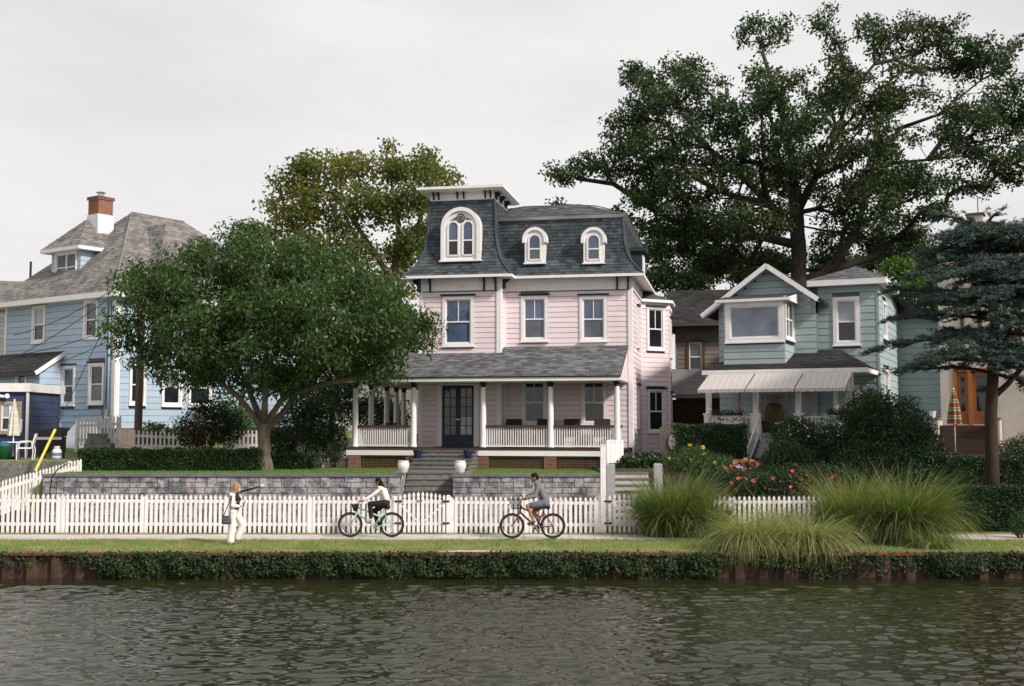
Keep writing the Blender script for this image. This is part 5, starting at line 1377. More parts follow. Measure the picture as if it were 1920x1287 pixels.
# utility pole, guy wire and lines
up_ = atY(257.5, 846, 41.0); uz = H(up_.x, 41.0); po = thing('utility_pole', 'weathered wooden utility pole rising into the round tree', 'pole', (up_.x, 41.0, uz))
MB().tube([(0, 0, uz - 0.3), (0.03, 0, uz + 4), (0.06, 0, uz + 6.4)], [0.15, 0.13, 0.11], 12).build('shaft', POLEW, po, True)
def line3(name, label, cat, pts, r, mat, group=None, n=18, sag=0.0):
    a, b = Vector(pts[0]), Vector(pts[1]); o = thing(name, label, cat, b, 0, group)
    m = MB(); m.tube([(a.lerp(b, k / n) - b) + Vector((0, 0, b.z - sag * 4 * (k / n) * (1 - k / n))) for k in range(n + 1)], r, 5); m.build('wire', mat, o); return o
WIRE = pmat('black_cable', (0.015, 0.015, 0.015), None, 3, 0.5)
lst = (((25, 629, 43), (270, 500, 41), 0.35, 'thin black power line running across both upper windows of the blue house'), ((-10, 690, 42), (275, 505, 41), 0.25, 'black cable rising from the lean-to roof to meet the line above'), ((-10, 670, 41), (262, 590, 41), 0.3, 'black service cable crossing the middle of the blue house wall'), ((108, 680, 44), (268, 600, 41), 0.15, 'black cable ending above the lower windows of the blue house'))
for (a, b, sg, lab) in lst: line3('power_line', lab, 'cable', (atY(*b), atY(*a)), 0.014, WIRE, 'power lines across the blue house', sag=sg)
ga, gb = atY(264, 470, 41.0), atY(66, 884, 35.2)
gw_ = line3('guy_wire', 'steel guy wire with yellow guard slanting down beside the terrace', 'guy wire', (ga, gb), 0.012, WIRE)
t0 = gb.lerp(ga, 0.165); m = MB(); m.tube([Vector((0, 0, gb.z)), (t0 - gb) + Vector((0, 0, gb.z))], 0.042, 8); m.build('guard', pmat('yellow_plastic', (0.75, 0.60, 0.10), None, 4, 0.5), gw_)
# black arm lamps over the wall
def arm_lamp(label, pts, r=0.022):
    o = thing('garden_lamp', label, 'lamp', (pts[0][0], pts[0][1], pts[0][2]), 0, 'black arm lamps along the wall'); b = Vector(pts[0])
    rel = [Vector(p) - b + Vector((0, 0, b.z)) for p in pts]
    MB().tube(rel, r, 8).build('arm', IRON, o, True); e = rel[-1]; d = (rel[-1] - rel[-2]).normalized(); MB().tube([e, e + d * 0.09], [0.03, 0.035], 8).build('lamp_head', WHITE, o)
Ya = WALL_Y - 0.45
arm_lamp('curved black lamp arm with white head at the wall end by the climbing fence', [atY(93, 992, Ya) - Vector((0, 0, 0.35)), atY(93, 925, Ya), atY(97, 897, Ya), atY(108, 880, Ya), atY(127, 869, Ya)], 0.018)
arm_lamp('straight black lamp arm with white tip leaning out behind the walking woman', [Vector((atY(440, 926, Ya).x, Ya, 0.1)), atY(441, 932, Ya), atY(447, 923.5, Ya), atY(470, 917.5, Ya), atY(489, 912, Ya)], 0.028)
# ------------------------------------------------------------------ grey-green house at the right
c = atY(1533, 800, 40.5)
th = thing('green_house', 'grey green shingled house with front gable, bay window and striped awning', 'house', (c.x, 40.5, 1.75), R(-25))
TF = Frame(th)
uL = TF.w(1348, 620, 0)[0]; uRt = TF.w(1647, 600, 0.45)[0]; uM = TF.w(1534, 600, 0.45)[0]
tG, tT, tS = Wall(TF, (uL, 0), (uM, 0)), Wall(TF, (uM, 0.45), (uRt, 0.45)), Wall(TF, (uRt, 0.45), (uRt, 9.5))
zPF = TF.w(1420, 812, -2.2)[1]; zTe = TF.w(1590, 523, 0.2)[1]
zgL = TF.w(1317, 592, -0.35)[1]; zgA = TF.w(1437, 497, -0.35)[1]; zgR = TF.w(1533, 560, -0.35)[1]
ugL, ugA, ugR = TF.w(1317, 592, -0.35)[0], TF.w(1437, 497, -0.35)[0], TF.w(1533, 560, -0.35)[0]
slR = (zgA - zgL) / (ugA - ugL)
m = MB(); m.box(uL + .05, uM, .05, 9, 1.6, zgL); m.box(uM - .3, uRt - .05, .5, 9.4, 1.6, zTe); m.build('wall', TEALD, th)
def glim(z): 
    k = (z - zgL) / slR
    return (max(0, ugL + k - uL + 0.1), min(tG.L, ugA + (zgA - z) / slR - uL - 0.1))
tT.window(tT.rect(1562, 557, 1612.5, 647), '1/1', cw=0.14, glass=GLASSP, glass2=GLASSD)
tS.window((1.1, 2.2, tS.hit(1668, 640)[1], tS.hit(1668, 575)[1]), '1/1', cw=0.1, glass=GLASSP, glass2=GLASSD)
tS.window((1.0, 2.6, zPF + 0.4, zPF + 2.3), '1/1', cw=0.16, glass=GLASSP)
CR = 0.25
tG.siding(zPF, zgA - 0.05, CR, TEAL, name='shake_course', lim=glim); 
tT.siding(zPF, zTe - 0.1, CR, TEAL, name='shake_course'); tS.siding(1.7, zTe - 0.1, CR, TEAL, name='shake_course')
tT.trim('corner_board', tT.L - 0.05, tT.L + 0.03, zPF, zTe, TEAL, 0.03)
# gable roof
m = MB(); d = 7.5
for (ua, za, ub, zb) in ((ugL, zgL, ugA, zgA), (ugA, zgA, ugR + 0.25, zgA - (ugR + 0.25 - ugA) * slR)):
    m.hexa([(ua, -0.4, za - 0.02), (ub, -0.4, zb - 0.02), (ub, d, zb - 0.02), (ua, d, za - 0.02)], [(ua, -0.4, za + 0.06), (ub, -0.4, zb + 0.06), (ub, d, zb + 0.06), (ua, d, za + 0.06)])
gr_ = m.build('gable_roof', BLACKSH, th)
shingles(gr_, [((ugR + .25, -0.4, zgA - (ugR + .25 - ugA) * slR + .062), (ugR + .25, d, zgA - (ugR + .25 - ugA) * slR + .062), (ugA, d, zgA + .062), (ugA, -0.4, zgA + .062)), ((ugL, d, zgL + .062), (ugL, -.4, zgL + .062), (ugA, -.4, zgA + .062), (ugA, d, zgA + .062))], BLACKSH, 0.16, 0.27)
for (p, q) in (((ugL - 0.02, zgL), (ugA + 0.02, zgA + 0.02)), ((ugA, zgA), (ugR + 0.02, zgR))):
    m = MB(); m.bar((p[0], -0.42, p[1] - 0.04), (q[0], -0.42, q[1] - 0.04), 0.05, 0.17); m.build('rake_board', WHITE, th)
    m = MB(); m.bar((p[0], -0.2, p[1] - 0.10), (q[0], -0.2, q[1] - 0.10), 0.38, 0.03); m.build('rake_soffit', WHITE, th)
# hip roof of the corner block
o = 0.32; q = [(uM - o, .45 - o, zTe), (uRt + o, .45 - o, zTe), (uRt + o, 4.2, zTe), (uM - o, 4.2, zTe)]
au, az_ = TF.w(1605, 500, 2.0); pk = (au, 2.0, az_)
m = MB(); m.add(q + [pk], [(0, 1, 4), (1, 2, 4), (2, 3, 4), (3, 0, 4)]); hr = m.build('hip_roof', BLACKSH, th, fix=False)
shingles(hr, [(q[0], q[1], pk, pk), (q[1], q[2], pk, pk)], GREYSH, 0.15, 0.25)
m = MB(); m.box(uM - o, uRt + o, .45 - o, 4.2, zTe - 0.22, zTe - 0.005); m.build('eave_board', WHITE, th)
zWg = TF.w(1712, 592, 7.0)[1]
MB().box(uRt - .5, uRt + 1.55, 6.6, 13.0, 1.4, zWg).build('rear_wing', TEALD, th)
for wl_ in (Wall(TF, (uRt, 6.6), (uRt + 1.6, 6.6)), Wall(TF, (uRt + 1.6, 6.6), (uRt + 1.6, 13.0))): wl_.siding(1.6, zWg, CR, TEAL, name='shake_course')
m = MB(); m.hexa([(uRt - .3, 6.2, zWg), (uRt + 1.95, 6.2, zWg - .35), (uRt + 1.95, 13.3, zWg - .35), (uRt - .3, 13.3, zWg)], [(uRt - .3, 6.2, zWg + .8), (uRt + 1.95, 6.2, zWg - .2), (uRt + 1.95, 13.3, zWg - .2), (uRt - .3, 13.3, zWg + .8)]); m.build('wing_roof', BLACKSH, th)
m = MB(); m.add([(uRt + .3, 4.0, zTe - .2), (uRt + .3, 9.6, zTe - 1.2), (uM, 9.6, zTe - .2), (uM, 4.0, zTe + .4)], [(0, 1, 2, 3)]); m.build('rear_roof', BLACKSH, th)
m = MB(); m.box(uRt - 1.5, uRt - 1.0, 6.0, 6.5, zTe - 0.5, zTe + 0.75); m.build('chimney', BRICK, th); MB().tube([(uRt - 1.25, 6.25, zTe + .75), (uRt - 1.25, 6.25, zTe + 1.1)], .12, 10).build('chimney_pot', METALL, th)
# bay window
BW = -1.6; ub0, ub1 = TF.w(1357, 620, BW)[0], TF.w(1471, 620, BW)[0]
zy0, zy1 = TF.w(1414, 686, BW)[1], TF.w(1414, 561, BW)[1]
y0, y1 = Wall(TF, (ub0, BW), (ub1, BW)), Wall(TF, (ub1, BW), (ub1, 0))
MB().box(ub0 + .04, ub1 - .04, BW + .04, 0, zy0, zy1).build('bay_core', TEALD, th)
y0.window(y0.rect(1360, 565.5, 1470, 641), 'fixed', cw=0.17, glass=GLASSG)
y1.window((0.06, y1.L - 0.04, y1.hit(1487, 640)[1], y1.hit(1487, 563)[1]), 'twin', cw=0.1, glass=GLASSD)
y0.siding(zy0, zy1, CR, TEAL, name='shake_course'); y1.siding(zy0, zy1, CR, TEAL, name='shake_course')
Wall(TF, (ub0, 0), (ub0, BW)).siding(zy0, zy1, CR, TEAL, name='shake_course')
q = [(ub0 - .25, BW - .22, zy1), (ub1 + .2, BW - .22, zy1), (ub1 + .2, 0.0, zy1 + .32), (ub0 - .25, 0.0, zy1 + .32)]
m = MB(); m.add(q, [(0, 1, 2, 3)]); m.build('bay_roof', BLACKSH, th); m = MB(); m.box(ub0 - .25, ub1 + .2, BW - .24, BW + .1, zy1 - .10, zy1 - .005); m.build('bay_eave', WHITE, th)
m = MB(); m.add([(ub1 + .2, BW - .22, zy1 - .1), (ub1 + .2, 0, zy1 - .1), (ub1 + .2, 0, zy1 + .31), (ub1 + .2, BW - .22, zy1)], [(0, 1, 2, 3)]); m.build('bay_roof_end', WHITE, th)
# porch roof, awning, posts
EW = -2.45; ue0, ue1 = TF.w(1316, 690, EW)[0], TF.w(1626, 690, EW)[0]; zPe = TF.w(1470, 692, EW)[1]; zPt = TF.w(1540, 656, 0.2)[1]
q = [(ue0, EW, zPe), (ue1, EW, zPe), (ue1 - 1.3, .45, zPt), (ue0 + .9, .45, zPt)]
m = MB(); m.add(q + [(ue1, .45, zPe), (ue0, .45, zPe)], [(0, 1, 2, 3), (1, 4, 2), (5, 0, 3)]); prf = m.build('porch_roof', BLACKSH, th, fix=False)
shingles(prf, [tuple(q), ((ue1, EW, zPe), (ue1, .45, zPe), q[2], q[2]), ((ue0, .45, zPe), (ue0, EW, zPe), q[3], q[3])], BLACKSH, 0.14, 0.25)
m = MB(); m.box(ue0, ue1, EW - .02, EW + .05, zPe - .16, zPe - .005); m.box(ue1 - .05, ue1, EW + .05, .45, zPe - .16, zPe - .005); m.build('porch_fascia', WHITE, th); MB().box(ue0 + .05, ue1 - .06, EW + .05, .4, zPe - .15, zPe - .09).build('porch_ceiling', TEAL, th)
AWN = stripemat('awning_stripes', [(0, (0.52, 0.50, 0.47)), (0.30, (0.44, 0.34, 0.31)), (0.42, (0.53, 0.51, 0.48)), (0.62, (0.36, 0.38, 0.40)), (0.78, (0.50, 0.47, 0.44)), (0.9, (0.42, 0.36, 0.33))], 4.6, 0)
AW = EW - 1.0
a0, a1 = TF.w(1307, 729, AW), TF.w(1586, 729, AW); t0_, t1_ = TF.w(1329, 700, EW - .06), TF.w(1600, 700, EW - .06)
za = (a0[1] + a1[1]) / 2; ztp = (t0_[1] + t1_[1]) / 2
aw_root = thing('awning', 'three section striped fabric awning over the green house porch', 'awning', in_frame(TF, (a0[0] + a1[0]) / 2, EW, za - .1), TF.a)
shift = Vector(((a0[0] + a1[0]) / 2, EW, 0))
for k in range(3):
    f0, f1 = k / 3 + .004, (k + 1) / 3 - .004
    L0, L1 = t0_[0] + (t1_[0] - t0_[0]) * f0, t0_[0] + (t1_[0] - t0_[0]) * f1; M0, M1 = a0[0] + (a1[0] - a0[0]) * f0, a0[0] + (a1[0] - a0[0]) * f1
    m = MB(); n = 12; vs = []
    for i in range(n + 1):
        f = i / n
        vs += [(L0 + (L1 - L0) * f - shift.x, EW - .06 - shift.y, ztp), (M0 + (M1 - M0) * f - shift.x, AW - shift.y, za), (M0 + (M1 - M0) * f - shift.x, AW - shift.y - .004, za - .12 + .02 * (i % 2))]
    for i in range(n): b_ = 3 * i; m.add([], []); m.f += [(b_, b_ + 1, b_ + 4, b_ + 3), (b_ + 1, b_ + 2, b_ + 5, b_ + 4)]; m.m += [0, 0]
    m.v = vs; m.build('canvas', AWN, aw_root, fix=False)
m = MB(); m.add([(t1_[0] - shift.x + .01, EW - .06 - shift.y, ztp), (a1[0] - shift.x + .01, AW - shift.y, za), (a1[0] - shift.x + .01, AW - shift.y, za - .1), (t1_[0] - shift.x + .01, EW - .06 - shift.y, za - .1)], [(0, 1, 2, 3)]); m.build('side_flap', AWN, aw_root)
MB().bar((a0[0] - shift.x, AW - shift.y + .02, za - .01), (a1[0] - shift.x, AW - shift.y + .02, za - .01), .03, .03).build('front_bar', WHITE, aw_root)
PW = -2.25
MB().box(ue0 + .1, ue1 - .4, EW + .1, .5, zPF - .25, zPF).build('porch_deck', PILLAR, th); MB().box(ue0 + .15, ue1 - .45, EW + .15, .4, 1.4, zPF - .25).build('porch_base', TEALD, th)
for px in (1329, 1417, 1497, 1592):
    u_ = TF.w(px, 760, PW)[0]; MB().box(u_ - .085, u_ + .085, PW - .085, PW + .085, zPF, zPe - .15).build('porch_post', WHITE, th)
    pc = MB().box(u_ - .14, u_ + .14, PW - .14, PW + .14, zPF, zPF + .62).build('pedestal', WHITE, th); MB().box(u_ - .17, u_ + .17, PW - .17, PW + .17, zPF + .62, zPF + .68).build('pedestal_cap', WHITE, th)
for (pa_, pb_) in ((1333, 1410), (1503, 1588)):
    ua, ub = TF.w(pa_, 790, PW)[0], TF.w(pb_, 790, PW)[0]; MB().box(ua, ub, PW - .04, PW + .04, zPF + .5, zPF + .57).build('railing', WHITE, th)
    k = ua + .06
    while k < ub: MB().box(k, k + .03, PW - .015, PW + .015, zPF + .02, zPF + .5).build('baluster', WHITE, th); k += .13
# porch windows, plaque, door
for (x0_, x1_) in ((1379, 1428), (1472, 1522)): tG.window(tG.rect(x0_, 718, x1_, 796), '1/1', cw=0.14, glass=GLASSD, frame=pmat('faded_rose_trim', (0.42, 0.36, 0.35), None, 3, 0.7) if 'faded_rose_trim' not in MATS else MATS['faded_rose_trim'])
tT.window(tT.rect(1563, 722, 1612, 812), 'fixed', cw=0.15, glass=GLASSP)
m = MB(); r = tG.rect(1438, 741, 1461, 762); tG.slab(m, r[0], r[1], .03, .06, r[2], r[3]); m.build('plaque', pmat('plaque_wood', (0.28, 0.25, 0.24), (0.14, 0.13, 0.13), 9, 0.7, stretch=(1, 1, 8)), th, fix=False)
# steps and iron railing
sc0 = in_frame(TF, TF.w(1462, 810, PW)[0], PW - .15, zPF); gst = thing('concrete_steps', 'narrow steps with white railing leading to the green house porch', 'stairs', (sc0.x, sc0.y, 1.2), TF.a)
for k in range(7):
    z1 = zPF - .17 * k; MB().box(-.55, .5, -.28 * (k + 1), -.28 * k, z1 - .6, z1 - .17).build('step', PILLAR, gst, fix=False)
m = MB(); q0 = Vector((-.62, 0, zPF + .62)); q1 = Vector((-.62, -1.9, zPF - .45))
MB().bar(q0, q1, .04, .05).build('handrail', WHITE, gst); MB().bar(q0 - Vector((0, 0, .55)), q1 - Vector((0, 0, .55)), .03, .035).build('lower_rail', WHITE, gst)
for k in range(11):
    p = q0.lerp(q1, k / 10); MB().box(p.x - .01, p.x + .01, p.y - .01, p.y + .01, p.z - .62 - (.3 if k in (0, 10) else 0), p.z).build('baluster', WHITE, gst)
def flower_box(x0_, x1_, py0, py1, label):
    w_ = PW - .2; ua, za_ = TF.w(x0_, py1, w_); ub, zb_ = TF.w(x1_, py0, w_); p = in_frame(TF, (ua + ub) / 2, w_, za_); o = thing('flower_box', label, 'planter', p, TF.a, 'white flower boxes on the porch rail'); h = (ub - ua) / 2
    MB().hexa([(-h + .03, -.1, za_), (h - .03, -.1, za_), (h - .03, .1, za_), (-h + .03, .1, za_)], [(-h, -.13, zb_), (h, -.13, zb_), (h, .1, zb_), (-h, .1, zb_)]).build('trough', WHITE, o); MB().box(-h - .015, h + .015, -.145, .1, zb_, zb_ + .03).build('rim', WHITE, o)
    n = 700; P_ = np.stack([rng.uniform(-h, h, n), rng.normal(-.05, .1, n), zb_ + .03 + np.abs(rng.normal(0, .10, n)) - (rng.uniform(0, 1, n) < .3) * rng.uniform(0, .28, n)], 1); P_[:, 1] -= np.where(P_[:, 2] < zb_, .12, 0)
    v = leaves(P_, .075, asp=.5); v[:, 2] -= p.z; link('foliage', npmesh('foliage', v, 4, MATS['shrub_leaves']), o)
    return o
SHRUB = leafmat('shrub_leaves', [(0.020, 0.048, 0.014), (0.038, 0.080, 0.022), (0.055, 0.105, 0.030), (0.028, 0.06, 0.02)], .25)
fb = flower_box(1331, 1395, 781, 795, 'long white flower box with trailing green plants on the porch rail')
fb2 = flower_box(1553, 1591, 780, 794, 'short white flower box with pink flowers beside the big round shrub')
PKF = pmat('pink_petal', (0.65, 0.10, 0.16), (0.5, 0.07, 0.12), 30, .6)
def flower_mesh(name, mat, r=0.05):
    m = MB(); 
    for k in range(6):
        t = k * math.pi / 3; m.add([(0, 0, 0), (r * math.cos(t - .45), r * math.sin(t - .45), r * .35), (r * 1.15 * math.cos(t), r * 1.15 * math.sin(t), r * .3), (r * math.cos(t + .45), r * math.sin(t + .45), r * .35)], [(0, 1, 2, 3)])
    return m.mesh(name, mat, fix=False)
fm = flower_mesh('flower', PKF, .045)
for k in range(9): link('flower', fm, fb2, (random.uniform(-.35, .35), random.uniform(-.15, .0), fb2.location.z + .28 + random.uniform(.05, .22)), (random.uniform(-1.2, -.4), random.uniform(-.5, .5), 0))
# armchair on the porch
p = in_frame(TF, TF.w(1449, 800, -1.0)[0], -1.0, zPF); o = thing('wicker_armchair', 'brown wicker armchair on the green house porch', 'chair', p, TF.a); z = zPF
MB().box(-.32, .32, -.3, .28, z + .3, z + .42).build('seat', WICKER, o); MB().lathe([(.33, z + .42), (.36, z + .7), (.30, z + .95), (.1, z + 1.05)], (0, .22, 0), 14).build('backrest', LATT, o); MB().box(-.3, .3, -.28, .26, z, z + .3).build('base', WICKER, o)

# ------------------------------------------------------------------ taupe house in the gap, lattice porch and board fence
c = atY(1300, 800, 50.0); mh = thing('taupe_house', 'shaded taupe house with dark roof between the pink and green houses', 'house', (c.x, 50, 1.9), R(-14)); MF = Frame(mh)
ml, mr_ = MF.w(1240, 640, 0)[0], MF.w(1395, 640, 0)[0]; mw = Wall(MF, (MF.w(1266, 640, 0)[0], 0), (mr_, 0)); zme = MF.w(1300, 607, -.3)[1]; zmr = MF.w(1300, 545, 3.5)[1]
MB().box(mw.A.x + .05, mr_, .05, 7, 1.5, zme).build('wall', TAUPED, mh)
mw.window(mw.rect(1287, 637, 1321, 700), '1/1', cw=.12, glass=GLASSS, glass2=GLASSD, frame=pmat('brown_casing', (.12, .06, .035), None, 3, .6)); mw.siding(1.9, zme - .8, .2, TAUPE); mw.trim('frieze', 0, mw.L, zme - .8, zme, TAUPED, .05)
q = [(ml, -.5, zme), (mr_ + .3, -.5, zme), (mr_ + .3, 3.5, zmr), (MF.w(1252, 546, 3.5)[0], 3.5, zmr)]
m = MB(); m.add(q + [(mr_ + .3, 7.5, zme), (ml, 7.5, zme)], [(0, 1, 2, 3), (3, 2, 4, 5), (5, 0, 3)]); r = m.build('roof', BLACKSH, mh, fix=False); shingles(r, [tuple(q)], BLACKSH, .16, .27)
m = MB(); m.box(ml, mr_ + .3, -.55, -.5, zme - .12, zme); m.build('eave_board', TAUPED, mh)
zl0, zl1 = MF.w(1300, 740, -1.8)[1], MF.w(1300, 692, -.0)[1]; lq = [(ml, -1.9, zl0), (mr_, -1.9, zl0), (mr_, 0, zl1), (ml, 0, zl1)]
m = MB(); m.add(lq, [(0, 1, 2, 3)]); lr = m.build('porch_roof', GREYSHB, mh, fix=False); shingles(lr, [tuple(lq)], GREYSHAKE, .2, .5)
MB().box(ml, mr_, -1.92, -1.8, zl0 - .16, zl0 - .01).build('porch_beam', TAUPE, mh)
lz0 = MF.w(1290, 850, -1.8)[1]; m = MB()
for k in range(34):
    for sg in (-1, 1):
        x_ = ml + (k - 8) * .16; h = zl0 - .2 - lz0; y_ = -1.8 + .012 * sg
        a_, b_ = (x_, x_ + h) if sg > 0 else (x_ + h, x_)
        z0_, z1_ = lz0, zl0 - .2
        if max(a_, b_) < ml or min(a_, b_) > mr_: continue
        m.bar((a_, y_, z0_), (b_, y_, z1_), .012, .04, up=(0, 1, 0))
o = m.build('lattice', LATT, mh); o['kind'] = 'stuff'
MB().box(ml, mr_, -1.6, -1.55, lz0, zl0 - .2).build('lattice_dark_backing', DARKVOID, mh)  # near-black sheet stands in for the unlit space behind the lattice
bx0, bx1 = atY(1237, 850, 39.4).x, atY(1292, 850, 39.4).x; bf = thing('board_fence', 'weathered vertical board fence at the corner of the pink house bay', 'fence', (bx0, 39.4, 1.6), R(-3)); k = 0.0
while k < bx1 - bx0: MB().box(k, k + .13, -.01, .012, 1.5, atY(1260, 800, 39.4).z + random.uniform(-.03, .03)).build('board', WOODGREY, bf, fix=False); k += .14
for z in (1.8, 2.5): MB().box(0, bx1 - bx0, .012, .05, z, z + .08).build('rail', WOODGREY, bf, fix=False)
pz = atY(1260, 829, 39.3); o = thing('wall_planter', 'pale oval wall plaque hung on the weathered board fence', 'plaque', (pz.x, 39.36, pz.z - .25)); m = MB(); n = 18
m.prism([(.12 * math.cos(2 * math.pi * k / n), 0, pz.z + .26 * math.sin(2 * math.pi * k / n)) for k in range(n)], (0, -.05, 0)); m.build('disc', pmat('pale_slate', (.36, .36, .37), None, 6, .7), o); MB().lathe([(.03, pz.z + .26), (.02, pz.z + .32)], (0, -.02, 0), 8).build('hook', IRON, o)

# ------------------------------------------------------------------ cream stucco house behind the cedar
c = atY(1840, 800, 43.2); wh = thing('stucco_house', 'cream stucco house with varnished wood door and steps behind the cedar', 'house', (c.x, 43.2, 1.8), R(-27)); WF = Frame(wh)
wu0 = WF.w(1764, 760, 0)[0]; zw1 = WF.w(1840, 470, 0)[1]; wu1 = wu0 + 9; ww = Wall(WF, (wu0, 0), (wu1, 0)); dfl = WF.w(1840, 798, 0)[1]
dr_ = ww.rect(1788, 690, 1868, 796)
m = MB(); ww.slab(m, 0, dr_[0], -.3, 0, 1.2, zw1); ww.slab(m, dr_[1], 9, -.3, 0, 1.2, zw1); ww.slab(m, dr_[0], dr_[1], -.3, 0, dr_[3], zw1); ww.slab(m, dr_[0], dr_[1], -.3, 0, 1.2, dr_[2]); m.build('wall', STUCCO, wh)
MB().box(wu0 + .02, wu1, .3, 8, 1.2, zw1).build('side_wall', STUCCO, wh)
m = MB(); ww.slab(m, dr_[0], dr_[0] + .13, -.2, .03, dr_[2], dr_[3]); ww.slab(m, dr_[1] - .13, dr_[1], -.2, .03, dr_[2], dr_[3]); ww.slab(m, dr_[0] + .13, dr_[1] - .13, -.2, .03, dr_[3] - .14, dr_[3]); mm = (dr_[0] * .6 + dr_[1] * .4); ww.slab(m, mm - .08, mm + .08, -.2, .02, dr_[2], dr_[3] - .14); m.build('door_frame', ORANGEWOOD, wh)
for (a_, b_) in ((dr_[0] + .13, mm - .08), (mm + .08, dr_[1] - .13)):
    m = MB(); st = .12; ww.slab(m, a_, a_ + st, -.16, -.1, dr_[2], dr_[3] - .14); ww.slab(m, b_ - st, b_, -.16, -.1, dr_[2], dr_[3] - .14); ww.slab(m, a_ + st, b_ - st, -.16, -.1, dr_[2], dr_[2] + .5); ww.slab(m, a_ + st, b_ - st, -.16, -.1, dr_[3] - .3, dr_[3] - .14); dd = m.build('door', ORANGEWOOD, wh)
    m = MB(); ww.slab(m, a_ + st, b_ - st, -.15, -.13, dr_[2] + .5, dr_[3] - .3); m.build('pane', GLASSD, dd)
for r_ in ((1880, 560, 1915, 640), (1800, 540, 1840, 620)): ww.window(ww.rect(*r_), '1/1', cw=.12, glass=GLASSD, frame=WOODBROWN)
ov = .5; q = [(wu0 - ov, -ov, zw1), (wu1 + ov, -ov, zw1), (wu1 + ov, 8, zw1), (wu0 - ov, 8, zw1)]; p1_, p2_ = (wu0 + 4.0, 4, WF.w(1880, 424, 4)[1]), (wu1 - 3.4, 4, WF.w(1880, 424, 4)[1])
m = MB(); m.add(q + [p1_, p2_], [(0, 1, 5, 4), (1, 2, 5), (2, 3, 4, 5), (3, 0, 4)]); r = m.build('roof', BLACKSH, wh, fix=False); shingles(r, [(q[0], q[1], p2_, p1_), (q[3], q[0], p1_, p1_)], BLACKSH, .16, .27)
cu_ = WF.w(1829, 410, 3.0); MB().box(cu_[0] - .3, cu_[0] + .3, 2.7, 3.3, cu_[1] - 1.5, cu_[1] + .1).build('chimney', STUCCO, wh); MB().box(cu_[0] - .36, cu_[0] + .36, 2.64, 3.36, cu_[1] + .1, cu_[1] + .18).build('chimney_cap', TAUPED, wh); MB().tube([(cu_[0] + .1, 3.0, cu_[1]), (cu_[0] + .1, 3.0, WF.w(1833, 368, 3.0)[1])], .018, 6).build('antenna', IRON, wh)
# its front steps between stucco cheek walls
sw0, sw1 = WF.w(1745, 800, -1.6)[0], WF.w(1872, 800, -1.6)[0]
ws = thing('front_steps', 'dark steps between cream stucco cheek walls below the wooden door', 'stairs', in_frame(WF, (sw0 + sw1) / 2, 0, 1.6), WF.a); hw2 = (sw1 - sw0) / 2
for k in range(7):
    z1 = dfl - .17 * k; MB().box(-hw2 + .28, hw2 - .28, -1.0 - .3 * (k + 1), -.02 if k == 0 else -1.0 - .3 * k, z1 - .9, z1).build('step', WOODBROWN, ws, fix=False)
for sx in (-1, 1):
    x_ = sx * (hw2 - .12)
    MB().prism([(x_ - .14, -.05, 1.4), (x_ - .14, -1.7, 1.4), (x_ - .14, -1.7, dfl - .12), (x_ - .14, -1.4, dfl + .18), (x_ - .14, -.05, dfl + .18)], (.28, 0, 0)).build('cheek_wall', STUCCO, ws)
    MB().box(x_ - .2, x_ + .2, -2.1, -1.68, 1.2, dfl + .22).build('pillar', STUCCO, ws); MB().box(x_ - .24, x_ + .24, -2.14, -1.64, dfl + .22, dfl + .29).build('pillar_cap', TAUPE, ws)
    pc = in_frame(WF, (sw0 + sw1) / 2 + x_, -1.9, dfl + .29); o = thing('clay_pot', 'small pale pot on the stucco pillar ' + ('close to the folded plaid umbrella' if sx < 0 else 'close to the cedar trunk'), 'pot', pc, 0, 'pots on the stucco pillars'); MB().lathe([(.08, dfl + .29), (.11, dfl + .29 + .2), (.12, dfl + .5)], (0, 0, 0), 14).build('body', CERAM, o); MB().lathe([(.13, dfl + .5), (.13, dfl + .53)], (0, 0, 0), 14).build('rim', CERAM, o)
pu_ = atY(1790, 800, 39.6); patio_umbrella('patio_umbrella', 'folded red and green plaid umbrella at the stucco house steps', (pu_.x, 39.6, dfl - 1.0), atY(1790, 796, 39.6).z - dfl + 1.0, atY(1790, 731, 39.6).z - dfl + 1.0, .25, UMB2)
